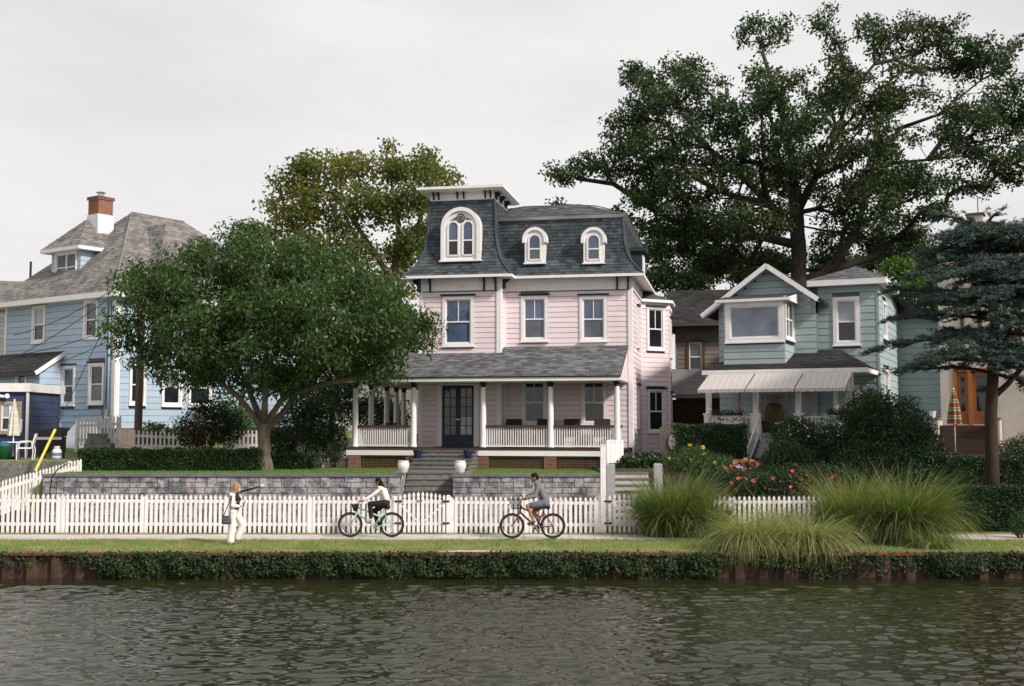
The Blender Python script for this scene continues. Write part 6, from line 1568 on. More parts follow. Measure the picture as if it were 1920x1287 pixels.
# ------------------------------------------------------------------ trees
def tree(name, label, base, trunk, blobs, Yc, nclump, nleaf, lsize, lmat, bark, r_trunk, crad=0.55, asp=0.5, droop=0.4, flat=0.75, shell=0.45, twig=0.014, spread=1.0, core=0.3, seed=1, group=None, forks=(), fold=0.18):
    """trunk: list of points (world).  blobs: (px, py, dY, rx_px, ry_px, rdepth m).  Limbs grow to every leaf clump."""
    rs = np.random.default_rng(seed); rnd = random.Random(seed)
    root = thing(name, label, 'tree', base, 0, group)
    B = Vector(base); sc = FPX / Yc
    wts = np.array([b[3] * b[4] for b in blobs], float); wts /= wts.sum()
    cl = []
    for b, wt in zip(blobs, wts):
        c = np.array(atY(b[0], b[1], Yc + b[2])); n = max(2, int(round(wt * nclump)))
        v = rs.normal(size=(n, 3)); v /= np.linalg.norm(v, axis=1)[:, None]
        r = rs.uniform(0, 1, n) ** shell
        cl.append(c + v * r[:, None] * np.array([b[3] / sc, b[5], b[4] / sc]) * 0.88)
    cl = np.concatenate(cl)
    nodes = [np.array(p) for p in trunk]; par = [-1] + list(range(len(trunk) - 1)); plen = [0.0]
    for i in range(1, len(trunk)): plen.append(plen[-1] + np.linalg.norm(nodes[i] - nodes[i - 1]))
    for fk in forks:
        p0 = min(range(len(nodes)), key=lambda i: np.linalg.norm(nodes[i] - np.array(fk[0])))
        for q in fk[1:]:
            nodes.append(np.array(q)); par.append(p0); plen.append(plen[p0] + np.linalg.norm(nodes[-1] - nodes[p0])); p0 = len(nodes) - 1
    ntr = len(nodes); top = np.array(trunk[-1]); main = [0] * ntr
    first = max(1, len(trunk) - 2)
    order = np.argsort(np.linalg.norm(cl - top, axis=1))
    NA = np.array(nodes); PL = np.array(plen); tips = []
    for ci in order:
        c = cl[ci]; d = np.linalg.norm(NA - c, axis=1)
        cost = d + 0.30 * PL; cost[:first] += 50
        cost += np.where(NA[:, 2] > c[2] + 0.4, 1.2, 0)
        j = int(np.argmin(cost)); a = NA[j]; L = d[j]; k = max(1, int(L / 0.9)); prev = j
        for s in range(1, k + 1):
            t = s / k; p = a + (c - a) * t
            if s < k: p = p + rs.normal(size=3) * 0.10 * min(1, L / 2) + np.array([0, 0, 0.12 * L * t * (1 - t)])
            nodes.append(p); par.append(prev); PL = np.append(PL, PL[prev] + np.linalg.norm(p - nodes[prev])); NA = np.vstack([NA, p]); prev = len(nodes) - 1
        tips.append(prev)
    cnt = np.zeros(len(nodes)); 
    for t in tips: cnt[t] += 1
    for i in range(len(nodes) - 1, 0, -1): cnt[par[i]] += cnt[i]
    rad = twig * np.maximum(cnt, 1) ** 0.5
    rad *= min(1.0, r_trunk / max(rad[first], 1e-6)) if rad[first] > r_trunk else 1.0
    tr = MB(); trr = [r_trunk * (1.35 if i == 0 else 1.0 - 0.22 * i / max(1, len(trunk) - 1)) for i in range(len(trunk))]
    pts = [Vector(p) - B + Vector((0, 0, B.z)) for p in trunk]
    pts2, rr2 = [], []
    for i in range(len(pts) - 1):
        for s in range(4):
            t = s / 4; pts2.append(pts[i].lerp(pts[i + 1], t) + Vector((rnd.uniform(-1, 1), rnd.uniform(-1, 1), 0)) * 0.02); rr2.append(trr[i] + (trr[i + 1] - trr[i]) * t)
    pts2.append(pts[-1]); rr2.append(trr[-1])
    tr.tube(pts2, rr2, 12); tr.build('trunk', bark, root, True)
    lm = MB()
    for fk in forks:
        pp = [Vector(p) - B + Vector((0, 0, B.z)) for p in fk]; f0 = fk[0]
        n_ = len(pp); m_ = MB(); r0 = r_trunk * (0.58 if min((Vector(fk[0]) - Vector(q)).length for q in trunk) < 2.2 else 0.26); m_.tube([pp[0].lerp(pp[1], -0.1)] + pp[1:], [r0] + [r0 * (1 - 0.62 * (i + 1) / n_) for i in range(1, n_)], 10); m_.build('limb', bark, root, True)
    for i in range(1, len(nodes)):
        if i < ntr: continue
        a, b = Vector(nodes[par[i]]) - B, Vector(nodes[i]) - B
        a.z += B.z; b.z += B.z
        ra = min(max(rad[i], twig * 0.6) * 1.08, rad[par[i]] * 1.1 if par[i] >= ntr else 1e9); rb = max(rad[i] * 0.92, twig * 0.45)
        lm.tube([a, b], [ra, rb], 5 if rad[i] < 0.05 else 7, cap=False)
    lo = lm.build('branches', bark, root, True, fix=False); lo['kind'] = 'stuff'
    # leaves on every clump and a few along the last twigs
    nl = nleaf // len(cl); P = []
    sizes = rs.uniform(0.55, 1.25, len(cl)) * crad
    for c, s in zip(cl, sizes):
        n = max(4, int(nl * (s / crad) ** 2)); v = rs.normal(size=(n, 3)); v /= np.linalg.norm(v, axis=1)[:, None]
        r = rs.uniform(0, 1, n) ** core * s
        q = c + v * r[:, None] * np.array([spread, spread, flat]); P.append(q)
    P = np.concatenate(P)
    leaf_obj('crown', P, lsize, lmat, root, asp=asp, droop=droop, fold=fold)
    return root
L_ROUND = leafmat('round_tree_leaves', [(0.024, 0.056, 0.016), (0.040, 0.083, 0.022), (0.064, 0.115, 0.030), (0.030, 0.066, 0.019), (0.125, 0.165, 0.045)], .36, .42, .4)
L_OAK = leafmat('oak_leaves', [(0.020, 0.044, 0.020), (0.033, 0.066, 0.028), (0.046, 0.084, 0.033), (0.062, 0.088, 0.030)], .3, .5, .3, patch=((0.046, 0.060, 0.020), .18))
L_PLANE = leafmat('plane_leaves', [(0.085, 0.12, 0.036), (0.13, 0.155, 0.046), (0.19, 0.185, 0.055), (0.25, 0.215, 0.065)], .5, .5, .3, patch=((0.09, 0.125, 0.04), .3))
L_DARK = leafmat('dark_shrub_leaves', [(0.013, 0.034, 0.014), (0.023, 0.054, 0.019), (0.036, 0.074, 0.024)], .22)
L_HEDGE = leafmat('hedge_leaves', [(0.014, 0.040, 0.012), (0.026, 0.062, 0.018), (0.040, 0.082, 0.024)], .2)
L_FRESH = leafmat('fresh_leaves', [(0.05, 0.12, 0.025), (0.08, 0.16, 0.04), (0.11, 0.18, 0.05)], .35)
L_CEDAR = leafmat('cedar_needles', [(0.030, 0.060, 0.052), (0.050, 0.088, 0.078), (0.075, 0.115, 0.105), (0.040, 0.070, 0.060)], .1, .55)

Yt = 37.2; tz = H(-8.1, Yt); tb_ = atY(497, 884, Yt); tb_.z = tz
T = lambda px, py, dy=0.0, Y=Yt: tuple(atY(px, py, Y + dy))
round_tree = tree('round_tree', 'round crowned broadleaf tree with short forked trunk on the lawn', (tb_.x, Yt, tz),
    [(tb_.x, Yt, tz - .1), T(495, 850), T(494, 812), T(496, 795)],
    [(500, 560, 0, 260, 125, 3.6), (300, 580, .3, 88, 100, 2.6), (285, 655, .2, 62, 50, 1.8), (255, 530, .3, 45, 45, 1.5), (380, 520, -.3, 95, 82, 2.6), (455, 490, .3, 60, 62, 2.0), (560, 520, -.6, 120, 70, 2.8), (680, 560, -.2, 100, 62, 2.6), (760, 622, -.1, 62, 42, 1.8), (800, 605, 0, 26, 16, .7), (800, 640, 0, 26, 15, .7), (640, 650, -.8, 140, 62, 2.8), (440, 660, -.8, 150, 60, 2.8), (700, 680, 0, 70, 36, 1.8), (340, 690, 0, 62, 40, 1.8), (540, 600, -2.6, 150, 80, 1.4), (400, 610, -2.4, 110, 70, 1.4), (690, 610, -2.2, 90, 60, 1.3), (465, 440, .2, 22, 26, .8), (415, 695, -.2, 85, 34, 2.2), (520, 705, .2, 90, 34, 2.4), (610, 690, .3, 90, 34, 2.4), (470, 720, .8, 60, 24, 1.6), (560, 715, .8, 60, 22, 1.6), (770, 600, 0, 50, 30, 1.3), (740, 655, 0, 60, 36, 1.6), (240, 620, 0, 34, 50, 1.4), (440, 450, .2, 50, 36, 1.6), (350, 475, 0, 45, 30, 1.5)],
    Yt, 520, 92000, .165, L_ROUND, BARKG, .235, crad=.56, asp=.36, droop=.8, flat=1.0, shell=.40, twig=.019, core=.5, seed=3,
    forks=[(T(495, 806), T(475, 780), T(448, 745, -.3), T(410, 715, -.4), T(370, 690, -.4)), (T(495, 800), T(478, 760, .3), T(462, 720, .4), T(440, 670, .5)), (T(495, 798), T(497, 750, -.4), T(498, 690, -.8), T(505, 620, -1)), (T(496, 800), T(515, 770, .2), T(535, 740, .2), T(575, 700, .2), T(640, 665, .2)), (T(497, 806), T(530, 775, .9), T(560, 730, 1.4), T(590, 660, 1.8)), (T(535, 742, .2), T(600, 722, -.2), T(680, 705, -.4), T(735, 690, -.3))])

Yo = 57.0; oz = H(14, Yo); ob = atY(1497, 560, Yo); 
O = lambda px, py, dy=0.0: tuple(atY(px, py, Yo + dy))
oak = tree('oak_tree', 'huge spreading dark green oak behind the green house', (ob.x, Yo, oz),
    [(ob.x + .1, Yo, oz - .2), O(1499, 640), O(1498, 520), O(1497, 455), O(1493, 400), O(1490, 350)],
    [(1250, 190, 0, 120, 75, 4), (1180, 240, 0, 62, 55, 2.5), (1200, 150, .5, 50, 38, 2), (1300, 130, 0, 55, 45, 2.2), (1420, 60, 0, 48, 38, 2), (1465, 55, 1, 35, 25, 1.5), (1540, 40, 0, 32, 36, 1.4), (1560, 75, 0, 25, 22, 1), (1650, 55, 0, 55, 42, 2.2), (1700, 75, 1, 70, 55, 2.5), (1770, 60, 0, 70, 48, 2.5), (1790, 120, 1, 75, 55, 2.5), (1860, 110, 0, 50, 45, 2), (1895, 105, .5, 30, 35, 1.5), (1880, 215, 0, 70, 58, 2.5), (1930, 230, 0, 40, 60, 2), (1790, 225, -1, 90, 70, 3), (1850, 290, 0, 75, 55, 2.5), (1900, 330, 0, 40, 30, 1.5), (1820, 350, 0, 55, 28, 1.6), (1680, 180, -2, 90, 75, 3), (1560, 170, -2, 90, 70, 3), (1440, 180, -2, 90, 75, 3), (1340, 210, -2, 85, 75, 3), (1480, 260, -3, 130, 75, 3), (1640, 280, -3, 120, 80, 3), (1340, 310, -2, 140, 80, 3), (1240, 290, -1, 110, 70, 3), (1150, 310, 0, 95, 42, 2.4), (1060, 330, 0, 48, 26, 1.5), (1085, 300, 0, 40, 18, 1.2), (1040, 380, 0, 14, 8, .6), (1250, 390, -1, 110, 55, 3), (1400, 400, -3, 110, 62, 2.5), (1290, 460, 0, 90, 45, 2.5), (1600, 390, -2, 120, 60, 2.5), (1700, 330, -1, 95, 60, 3), (1740, 400, 0, 60, 40, 2), (1640, 440, 2, 80, 40, 2.5), (1370, 480, 3, 120, 40, 2.5), (1560, 460, 3, 80, 45, 2.5), (1700, 470, 2, 60, 45, 2), (1240, 500, 2, 50, 40, 2), (1760, 520, 3, 40, 30, 1.5), (1300, 420, 3, 100, 45, 2), (1410, 430, 4, 90, 40, 2), (1440, 490, 4, 80, 35, 2), (1330, 500, 4, 70, 35, 2), (1230, 450, 3, 60, 40, 2), (1560, 520, 5, 70, 30, 2), (1220, 350, 2, 90, 50, 2.4), (1480, 330, 3, 120, 50, 2.5), (1640, 350, 4, 100, 50, 2.5), (1940, 300, 0, 40, 60, 2), (1900, 160, 0, 40, 30, 1.6)],
    Yo, 1300, 132000, .19, L_OAK, BARKD, .44, crad=.66, asp=.55, droop=.25, flat=.72, shell=.5, twig=.018, core=.5, seed=5,
    forks=[(O(1498, 540), O(1560, 500, .5), O(1605, 440, 1), O(1620, 380, 1), O(1640, 310, .5), O(1690, 240, 0)), (O(1498, 530), O(1640, 480, 1.5), O(1700, 430, 1.5), O(1730, 395, 1)), (O(1493, 400), O(1530, 330, -.5), O(1570, 250, -.8), O(1590, 180, -.6)), (O(1497, 440), O(1440, 380, -.5), O(1390, 330, -.6), O(1330, 280, -.4), O(1290, 220, 0)), (O(1490, 350), O(1480, 270, -.6), O(1460, 190, -.5), O(1430, 100, 0)), (O(1497, 460), O(1430, 445, .5), O(1340, 440, .8), O(1250, 410, .5), O(1150, 345, .2), O(1080, 335, 0)), (O(1690, 240), O(1760, 215, -.4), O(1840, 150, -.2)), (O(1640, 310), O(1740, 300, 0), O(1830, 290, 0)), (O(1590, 180), O(1640, 120, 0), O(1680, 70, 0))])

Yp = 60.0; pz = H(-8, Yp); pb = atY(735, 700, Yp)
P_ = lambda px, py, dy=0.0: tuple(atY(px, py, Yp + dy))
plane = tree('plane_tree', 'yellowing olive green plane tree behind the tower of the pink house', (pb.x, Yp, pz),
    [(pb.x, Yp, pz - .2), P_(738, 620), P_(742, 540), P_(745, 480)],
    [(580, 320, 0, 50, 32, 2), (555, 350, 0, 45, 42, 2), (655, 320, 0, 60, 48, 2.4), (740, 310, 0, 45, 42, 2.2), (730, 275, 0, 14, 14, .7), (805, 320, 0, 55, 40, 2.2), (845, 335, 0, 25, 26, 1.2), (520, 400, 0, 36, 36, 2), (590, 400, 0, 75, 52, 2.6), (700, 380, -1, 80, 50, 2.6), (790, 370, -1, 70, 48, 2.4), (560, 470, 0, 60, 55, 2.4), (650, 470, 0, 80, 50, 2.6), (750, 470, 0, 70, 50, 2.4), (700, 540, 0, 110, 45, 2.6), (500, 450, 0, 22, 30, 1.4), (800, 440, 1, 40, 50, 2)],
    Yp, 420, 29000, .19, L_PLANE, BARKG, .34, crad=.78, asp=.8, droop=.3, flat=.8, shell=.5, twig=.026, core=.45, seed=8,
    forks=[(P_(742, 540), P_(700, 470, -.3), P_(660, 410, -.3), P_(620, 360, 0)), (P_(745, 480), P_(748, 420, 0), P_(735, 350, 0)), (P_(742, 530), P_(775, 460, .2), P_(790, 400, 0), P_(810, 350, 0)), (P_(740, 560), P_(670, 500, .3), P_(600, 460, .2), P_(550, 430, 0))])
# lesser trees filling the gaps
def small_tree(label, px, py_base, Y, blobs, lmat, nclump, nleaf, size, seed, name='background_tree', rt=.12, crad=.6):
    b = atY(px, py_base, Y); z = H(b.x, Y)
    return tree(name, label, (b.x, Y, z), [(b.x, Y, z - .1), (b.x, Y, z + 1.2), (b.x + .1, Y, z + 2.4)], blobs, Y, nclump, nleaf, size, lmat, BARKD, rt, crad=crad, seed=seed, shell=.5, group='background trees between the houses', core=.45)
small_tree('slim loose tree in the gap behind the pink house side bay', 1235, 760, 56, [(1235, 520, 0, 35, 45, 1.5), (1250, 580, 0, 25, 40, 1.5), (1225, 470, 0, 28, 30, 1.3), (1290, 525, 0, 45, 28, 1.5)], L_OAK, 60, 4500, .2, 11)
small_tree('low green tree behind the chimney of the green house', 1720, 760, 54, [(1710, 540, 0, 45, 35, 1.6), (1750, 560, 0, 35, 30, 1.4), (1690, 500, 0, 35, 30, 1.4)], L_FRESH, 50, 4500, .2, 12)
small_tree('dark tree mass behind the side porch of the pink house', 620, 800, 47, [(610, 745, 0, 60, 45, 1.5), (690, 770, 0, 55, 38, 1.6), (650, 700, 0, 40, 30, 1.2), (735, 780, 0, 40, 30, 1.2)], L_DARK, 90, 9000, .14, 13)
small_tree('pale shrubby tree glimpsed under the round crown at the blue house', 450, 800, 46, [(425, 770, 0, 26, 28, 1), (455, 780, 0, 25, 28, 1)], L_FRESH, 26, 2200, .12, 14)
small_tree('distant soft green tree seen under the oak limbs behind the gable', 1390, 760, 72, [(1330, 490, 0, 60, 40, 2.5), (1400, 505, 0, 60, 40, 2.5), (1460, 500, 0, 50, 40, 2.5), (1290, 540, 0, 40, 30, 2), (1560, 505, 0, 50, 35, 2), (1620, 500, 0, 45, 35, 2)], L_OAK, 150, 11000, .26, 17, crad=.95)
small_tree('distant green tree beyond the chimney and cedar top', 1700, 760, 70, [(1680, 470, 0, 50, 45, 2), (1740, 500, 0, 40, 40, 2), (1720, 440, 0, 30, 25, 1.5)], L_OAK, 70, 5500, .24, 18, crad=.9)
# house glimpsed beyond the porch columns
gc = atY(715, 760, 66); fh = thing('white_house', 'white clapboard house end glimpsed beyond the side porch columns', 'house', (gc.x, 66, 2.4), R(-8)); FF = Frame(fh)
fw = Wall(FF, (-3.4, 0), (3.0, 0)); zf1 = FF.w(715, 700, 0)[1] + 2.0
MB().box(-3.4, 3.0, .05, 7, 2, zf1).build('wall', GREYSHAKE, fh); fw.window((1.0, 1.9, 4.4, 6.0), '1/1', glass=GLASSD); fw.siding(2.4, zf1, .22, WHITE); MB().prism([(-3.8, -.4, zf1), (3.4, -.4, zf1), (-.2, -.4, zf1 + 2.6)], (0, 8, 0)).build('roof', GREYSHB, fh)

# ------------------------------------------------------------------ cedar with layered boughs
Yc_ = 33.4; cz_ = H(14, Yc_); cb = atY(1858, 915, Yc_)
ced = thing('cedar_tree', 'blue green cedar with tiers of flat drooping boughs and bare trunk', 'tree', (cb.x, Yc_, cz_))
B = Vector((cb.x, Yc_, cz_))
def CV(px, py, dy=0.0): p = atY(px, py, Yc_ + dy); return p - B + Vector((0, 0, B.z))
tr = MB(); tp_ = [Vector((0, 0, cz_ - .2)), CV(1860, 860), CV(1858, 780), CV(1862, 700), CV(1866, 600), CV(1858, 500), CV(1850, 420)]
tr.tube(tp_, [.24, .19, .175, .16, .13, .09, .05], 12); tr.build('trunk', BARKC, ced, True)
tr = MB(); tr.tube([CV(1862, 745), CV(1890, 720), CV(1925, 680), CV(1960, 640)], [.1, .085, .07, .05], 8); tr.build('limb', BARKC, ced, True)
tr = MB(); tr.tube([CV(1862, 690), CV(1890, 620, .3), CV(1915, 540, .4), CV(1935, 450, .4)], [.11, .1, .08, .05], 8); tr.build('limb', BARKC, ced, True)
boughs = [((1862, 640), (1640, 655, -.4), 60), ((1862, 600), (1660, 600, .6), 46), ((1862, 560), (1655, 545, .2), 55), ((1860, 520), (1700, 520, -.6), 40), ((1856, 470), (1730, 470, .3), 44), ((1854, 430), (1745, 400, .2), 36), ((1852, 420), (1870, 395, -.3), 26), ((1856, 450), (1800, 440, -1.6), 40), ((1862, 560), (1780, 590, -1.9), 50), ((1862, 620), (1760, 660, -2.0), 55), ((1862, 680), (1700, 690, -1.2), 46), ((1864, 600), (1900, 610, -2.0), 46), ((1866, 520), (1930, 520, -1.0), 46), ((1860, 470), (1930, 450, -.6), 46), ((1864, 660), (1935, 680, -1.4), 46), ((1862, 700), (1960, 740, .4), 30), ((1866, 540), (1850, 560, -2.4), 50), ((1858, 480), (1860, 500, -2.0), 46), ((1864, 640), (1850, 690, -2.2), 50), ((1862, 580), (1720, 570, 2.0), 50), ((1862, 640), (1760, 620, 2.4), 50), ((1862, 500), (1780, 480, 1.8), 46), ((1920, 500), (1975, 430, .5), 46), ((1935, 450), (1915, 420, -.4), 30), ((1850, 425), (1800, 425, .5), 30), ((1862, 700), (1650, 700, .3), 20), ((1866, 560), (1960, 570, .8), 40)]
crs = random.Random(4)
for k in range(46):                                   # further boughs all round the stem
    py = crs.uniform(415, 690); px = 1856 + (py - 420) * .03; az = crs.uniform(0, 6.283); ln_ = crs.uniform(1.3, 2.9) * (.75 + .4 * (py - 415) / 275)
    ex = px + math.cos(az) * ln_ * FPX / Yc_; boughs.append(((px, py), (ex, py + crs.uniform(-12, 26), math.sin(az) * ln_), crs.uniform(40, 62)))
for k in range(34):
    py = crs.uniform(425, 690); boughs.append(((1915 + crs.uniform(0, 20), py), (1915 + crs.uniform(-120, 120), py + crs.uniform(-14, 20), crs.uniform(-2, 1.5)), crs.uniform(40, 60)))
bm2 = MB(); tuft = []; tdir = []
for ((ax, ay), (bx, by, bd), hw_px) in boughs:
    a, b = CV(ax, ay), CV(bx, by, bd); a = CV(ax, ay); L = (b - a).length; n = max(4, int(L / .35)); pts = []
    for i in range(n + 1):
        t = i / n; p = a.lerp(b, t) + Vector((0, 0, .22 * L * t * (1 - t) - .05 * t)); pts.append(p + Vector((rng.normal(0, .02), rng.normal(0, .03), rng.normal(0, .02))))
    bm2.tube(pts, [max(.009, .055 * (1 - i / n) + .008) for i in range(n + 1)], 6)
    d = (b - a).normalized(); side = d.cross(Vector((0, 0, 1))).normalized()
    hw = hw_px / (FPX / Yc_) * 1.25
    nb = int(L * 12)
    for k in range(nb):
        t = random.uniform(.12, 1); i = min(n - 1, int(t * n)); p = pts[i].lerp(pts[i + 1], t * n - i)
        sg = random.choice((-1, 1)); ln = hw * (1.15 - .75 * abs(t - .5)) * random.uniform(.4, 1.15) * (1.2 - .6 * t)
        e = p + (side * sg * random.uniform(.6, 1) + d * random.uniform(.3, .9)).normalized() * ln + Vector((0, 0, random.uniform(-.16, .10)))
        bm2.tube([p, e], [.007, .003], 3, cap=False)
        for q in range(int(5 + ln * 20)):
            f = random.uniform(.1, 1.05); tuft.append(tuple(p.lerp(e, f) + Vector((random.gauss(0, .03), random.gauss(0, .03), abs(random.gauss(0, .035)) - .01)))); tdir.append((d.x, d.y, .4))
bo = bm2.build('boughs', BARKC, ced, True, fix=False); bo['kind'] = 'stuff'
tu = np.repeat(np.array(tuft), 5, 0); n = len(tu); tu += rng.normal(0, .012, tu.shape)
dv = unit(n); dv[:, 2] = np.abs(dv[:, 2]) * .8 - .1; dv /= np.linalg.norm(dv, axis=1)[:, None]; sdv = np.cross(dv, unit(n)); sdv /= np.linalg.norm(sdv, axis=1)[:, None]
Ln = .095 * (1 + rng.uniform(-.3, .3, n))[:, None]; wd = .0125
v = np.stack([tu - sdv * wd, tu + sdv * wd, tu + dv * Ln], 1).reshape(-1, 3); v[:, 2] -= cz_
link('crown', npmesh('crown', v, 3, L_CEDAR), ced)

# ------------------------------------------------------------------ hedges, shrubs, garden
def shrub(name, label, cat, blobs, Y, nleaf, size, lmat, base=None, group=None, asp=.5, flowers=None, stems=5, droop=.2, zbase=None, depth_sc=1.0):
    """blobs: (px, py, rx_px, ry_px, dY, depth).  Bushy mass of leaves over woody stems"""
    sc = FPX / Y; b0 = atY(blobs[0][0], blobs[0][1], Y); zb = H(b0.x, Y) if zbase is None else zbase
    o = thing(name, label, cat, (b0.x, Y, zb), 0, group)
    w = np.array([b[2] * b[3] for b in blobs], float); w /= w.sum(); P = []; sm = MB()
    for b, wt in zip(blobs, w):
        c = atY(b[0], b[1], Y + b[4]); n = int(nleaf * wt); R3 = np.array([b[2] / sc, b[5], b[3] / sc])
        v = unit(n); r = rng.uniform(0, 1, n) ** .28
        lump = 1 + .16 * np.sin(v[:, 0] * 7 + b[0]) * np.cos(v[:, 2] * 6 + b[1]) + .10 * np.sin(v[:, 1] * 9 + v[:, 2] * 8)
        q = np.array(c) + v * (r * lump)[:, None] * R3; q = q[q[:, 2] > zb - .02]; P.append(q)
        for k in range(stems):
            e = np.array(c) + unit(1)[0] * R3 * .7; sm.tube([(c.x - b0.x + random.uniform(-.1, .1), b[4] + random.uniform(-.1, .1), zb - .05), ((c.x + e[0]) / 2 - b0.x, (c.y + e[1]) / 2 - Y, (zb + e[2]) / 2), (e[0] - b0.x, e[1] - Y, max(e[2], zb + .05))], [.022, .016, .007], 5)
    so = sm.build('stems', BARKD, o)
    P = np.concatenate(P); leaf_obj('foliage', P, size, lmat, o, asp=asp, droop=droop)
    if flowers:
        fmesh, nf, fs = flowers
        k = P[np.argsort(P[:, 1] + rng.normal(0, .25, len(P)))[:len(P) // 3]]; k = k[rng.permutation(len(k))[:nf]]
        for q in k: link('flower', fmesh, o, (q[0] - b0.x, q[1] - Y - .05, q[2] + .02), (random.uniform(-1.5, -.5), random.uniform(-.6, .6), random.uniform(0, 6)), (fs * random.uniform(.7, 1.3),) * 3)
    return o
def hedge(name, label, px0, px1, pyt, pyb, Y, depth, nleaf, size, lmat, group=None, zb=None, ends=0.12):
    x0, x1 = atY(px0, pyb, Y).x, atY(px1, pyb, Y).x; zt = atY((px0 + px1) / 2, pyt, Y).z; z0 = (atY((px0 + px1) / 2, pyb, Y).z if zb is None else zb) - .05
    o = thing(name, label, 'hedge', ((x0 + x1) / 2, Y, z0), 0, group); cx = (x0 + x1) / 2
    MB().box(x0 - cx + .12, x1 - cx - .12, .14, depth - .12, z0, zt - .14).build('dark_core', BARKD, o)  # plain dark box added as the shade inside the leaves
    n = nleaf; f = rng.uniform(0, 1, n); X = rng.uniform(x0, x1, n); Yy = rng.uniform(0, depth, n); Z = rng.uniform(z0, zt, n)
    k = rng.uniform(0, 1, n); a_top = depth / (depth + (zt - z0))
    Z = np.where(k < a_top, zt - rng.uniform(0, .12, n) + .035 * np.sin(X * 5) + .03 * np.sin(X * 13 + Yy * 7), Z); Yy = np.where(k < a_top, Yy, rng.uniform(0, .14, n) - .02 * np.sin(X * 6 + Z * 9))
    en = rng.uniform(0, 1, n) < ends; X = np.where(en & (k > .5), np.where(rng.uniform(0, 1, n) < .5, x0, x1) + rng.normal(0, .06, n), X); Yy = np.where(en & (k > .5), rng.uniform(0, depth, n), Yy)
    leaf_obj('foliage', np.stack([X, Y + Yy, Z], 1), size, lmat, o, asp=.55, droop=0.0)
    return o
hedge('clipped_hedge', 'long low clipped dark hedge under the round tree before the blue house', 145, 484, 844, 887, 36.6, .8, 30000, .06, L_HEDGE, 'clipped hedges')
hedge('clipped_hedge', 'short low dark hedge between the round tree trunk and the pink porch', 512, 590, 852, 884, 38.2, .7, 8000, .06, L_HEDGE, 'clipped hedges')
hedge('clipped_hedge', 'rounded clipped hedge below the green house porch rail', 1268, 1402, 797, 850, 37.2, .9, 17000, .06, L_HEDGE, 'clipped hedges', zb=1.6)
hedge('clipped_hedge', 'tall dark hedge along the walk beyond the ornamental grasses', 1752, 2150, 915, 1002, 32.2, .9, 44000, .065, L_DARK, 'clipped hedges')
hedge('clipped_hedge', 'dark upper hedge behind the cedar trunk below the stucco steps', 1748, 2150, 860, 930, 34.3, 1.6, 44000, .065, L_DARK, 'clipped hedges', zb=.3)
f_pink = flower_mesh('flower', PKF, .055); f_red = flower_mesh('flower', pmat('coral_petal', (.62, .10, .09), (.5, .07, .06), 30, .6), .065); f_yel = flower_mesh('flower', pmat('yellow_petal', (.70, .48, .05), (.62, .36, .04), 30, .6), .06); f_lil = flower_mesh('flower', pmat('lilac_petal', (.55, .38, .50), (.48, .32, .45), 30, .6), .05); f_pale = flower_mesh('flower', pmat('cream_petal', (.55, .47, .36), (.42, .33, .25), 30, .6), .04); f_rust = flower_mesh('flower', pmat('rust_petal', (.40, .14, .08), (.32, .11, .07), 30, .6), .06)
shrub('flowering_shrub', 'rose of sharon shrub with pink flowers beside the blue house', 'shrub', [(388, 800, 58, 42, 0, .9), (360, 815, 32, 32, .2, .6), (425, 800, 36, 36, .1, .7), (390, 765, 30, 22, 0, .5)], 39.6, 9500, .085, L_DARK, flowers=(f_pink, 34, .8))
shrub('flowering_shrub', 'large dark shrub with pink blooms between round tree and porch', 'shrub', [(560, 810, 58, 55, 0, 1.2), (600, 790, 52, 48, .3, 1.1), (570, 760, 40, 28, .1, .8), (530, 840, 38, 38, -.1, .8), (625, 830, 28, 40, .4, .8)], 39.9, 15000, .09, L_DARK, flowers=(f_pink, 26, .8))
shrub('hydrangea_shrub', 'pale yellow green hydrangea behind the low picket fence', 'shrub', [(290, 815, 30, 22, 0, .6), (315, 822, 22, 16, 0, .5)], 41.8, 2600, .10, L_FRESH, flowers=(f_pale, 30, 1.6), asp=.7)
shrub('garden_shrub', 'small bush at the corner of the blue house steps', 'shrub', [(208, 862, 30, 20, 0, .6), (180, 868, 26, 15, 0, .5)], 38.6, 3000, .07, L_HEDGE)
# garden of the green house
shrub('round_shrub', 'big rounded dark evergreen shrub before the green house corner', 'shrub', [(1665, 820, 85, 88, .6, 1.8), (1625, 775, 42, 45, .5, 1.2), (1690, 870, 85, 70, -.2, 1.6), (1610, 860, 50, 60, .3, 1.3), (1720, 840, 40, 50, .4, 1.2), (1650, 880, 90, 55, -.5, 1.4)], 35.4, 64000, .085, L_DARK, zbase=.5)
shrub('blooming_shrub', 'dark shrub speckled with faded cream blooms by the porch steps', 'shrub', [(1483, 820, 42, 40, 0, .9), (1500, 805, 28, 26, .2, .7)], 36.6, 6500, .07, L_DARK, flowers=(f_pale, 90, .75), zbase=1.4)
shrub('blooming_shrub', 'darker shrub with sparse cream blooms below the short flower box', 'shrub', [(1570, 835, 55, 42, 0, 1.0), (1545, 815, 35, 30, .2, .8), (1600, 850, 40, 40, 0, .9)], 36.2, 9000, .07, L_DARK, flowers=(f_pale, 70, .7), zbase=1.4)
shrub('garden_shrub', 'bright green leafy bush in the middle of the flower garden', 'shrub', [(1475, 850, 38, 26, 0, .7), (1450, 865, 24, 18, -.2, .5), (1500, 868, 36, 22, -.1, .6)], 35.6, 4500, .085, L_HEDGE, zbase=1.2)
shrub('rose_bush', 'dark rose bush dotted with coral red blooms behind the picket tips', 'shrub', [(1400, 908, 70, 28, 0, .8), (1470, 905, 65, 30, .1, .8), (1360, 900, 40, 26, .1, .6), (1530, 905, 40, 30, .1, .7)], 33.4, 11000, .07, L_DARK, flowers=(f_red, 40, .8), zbase=.3)
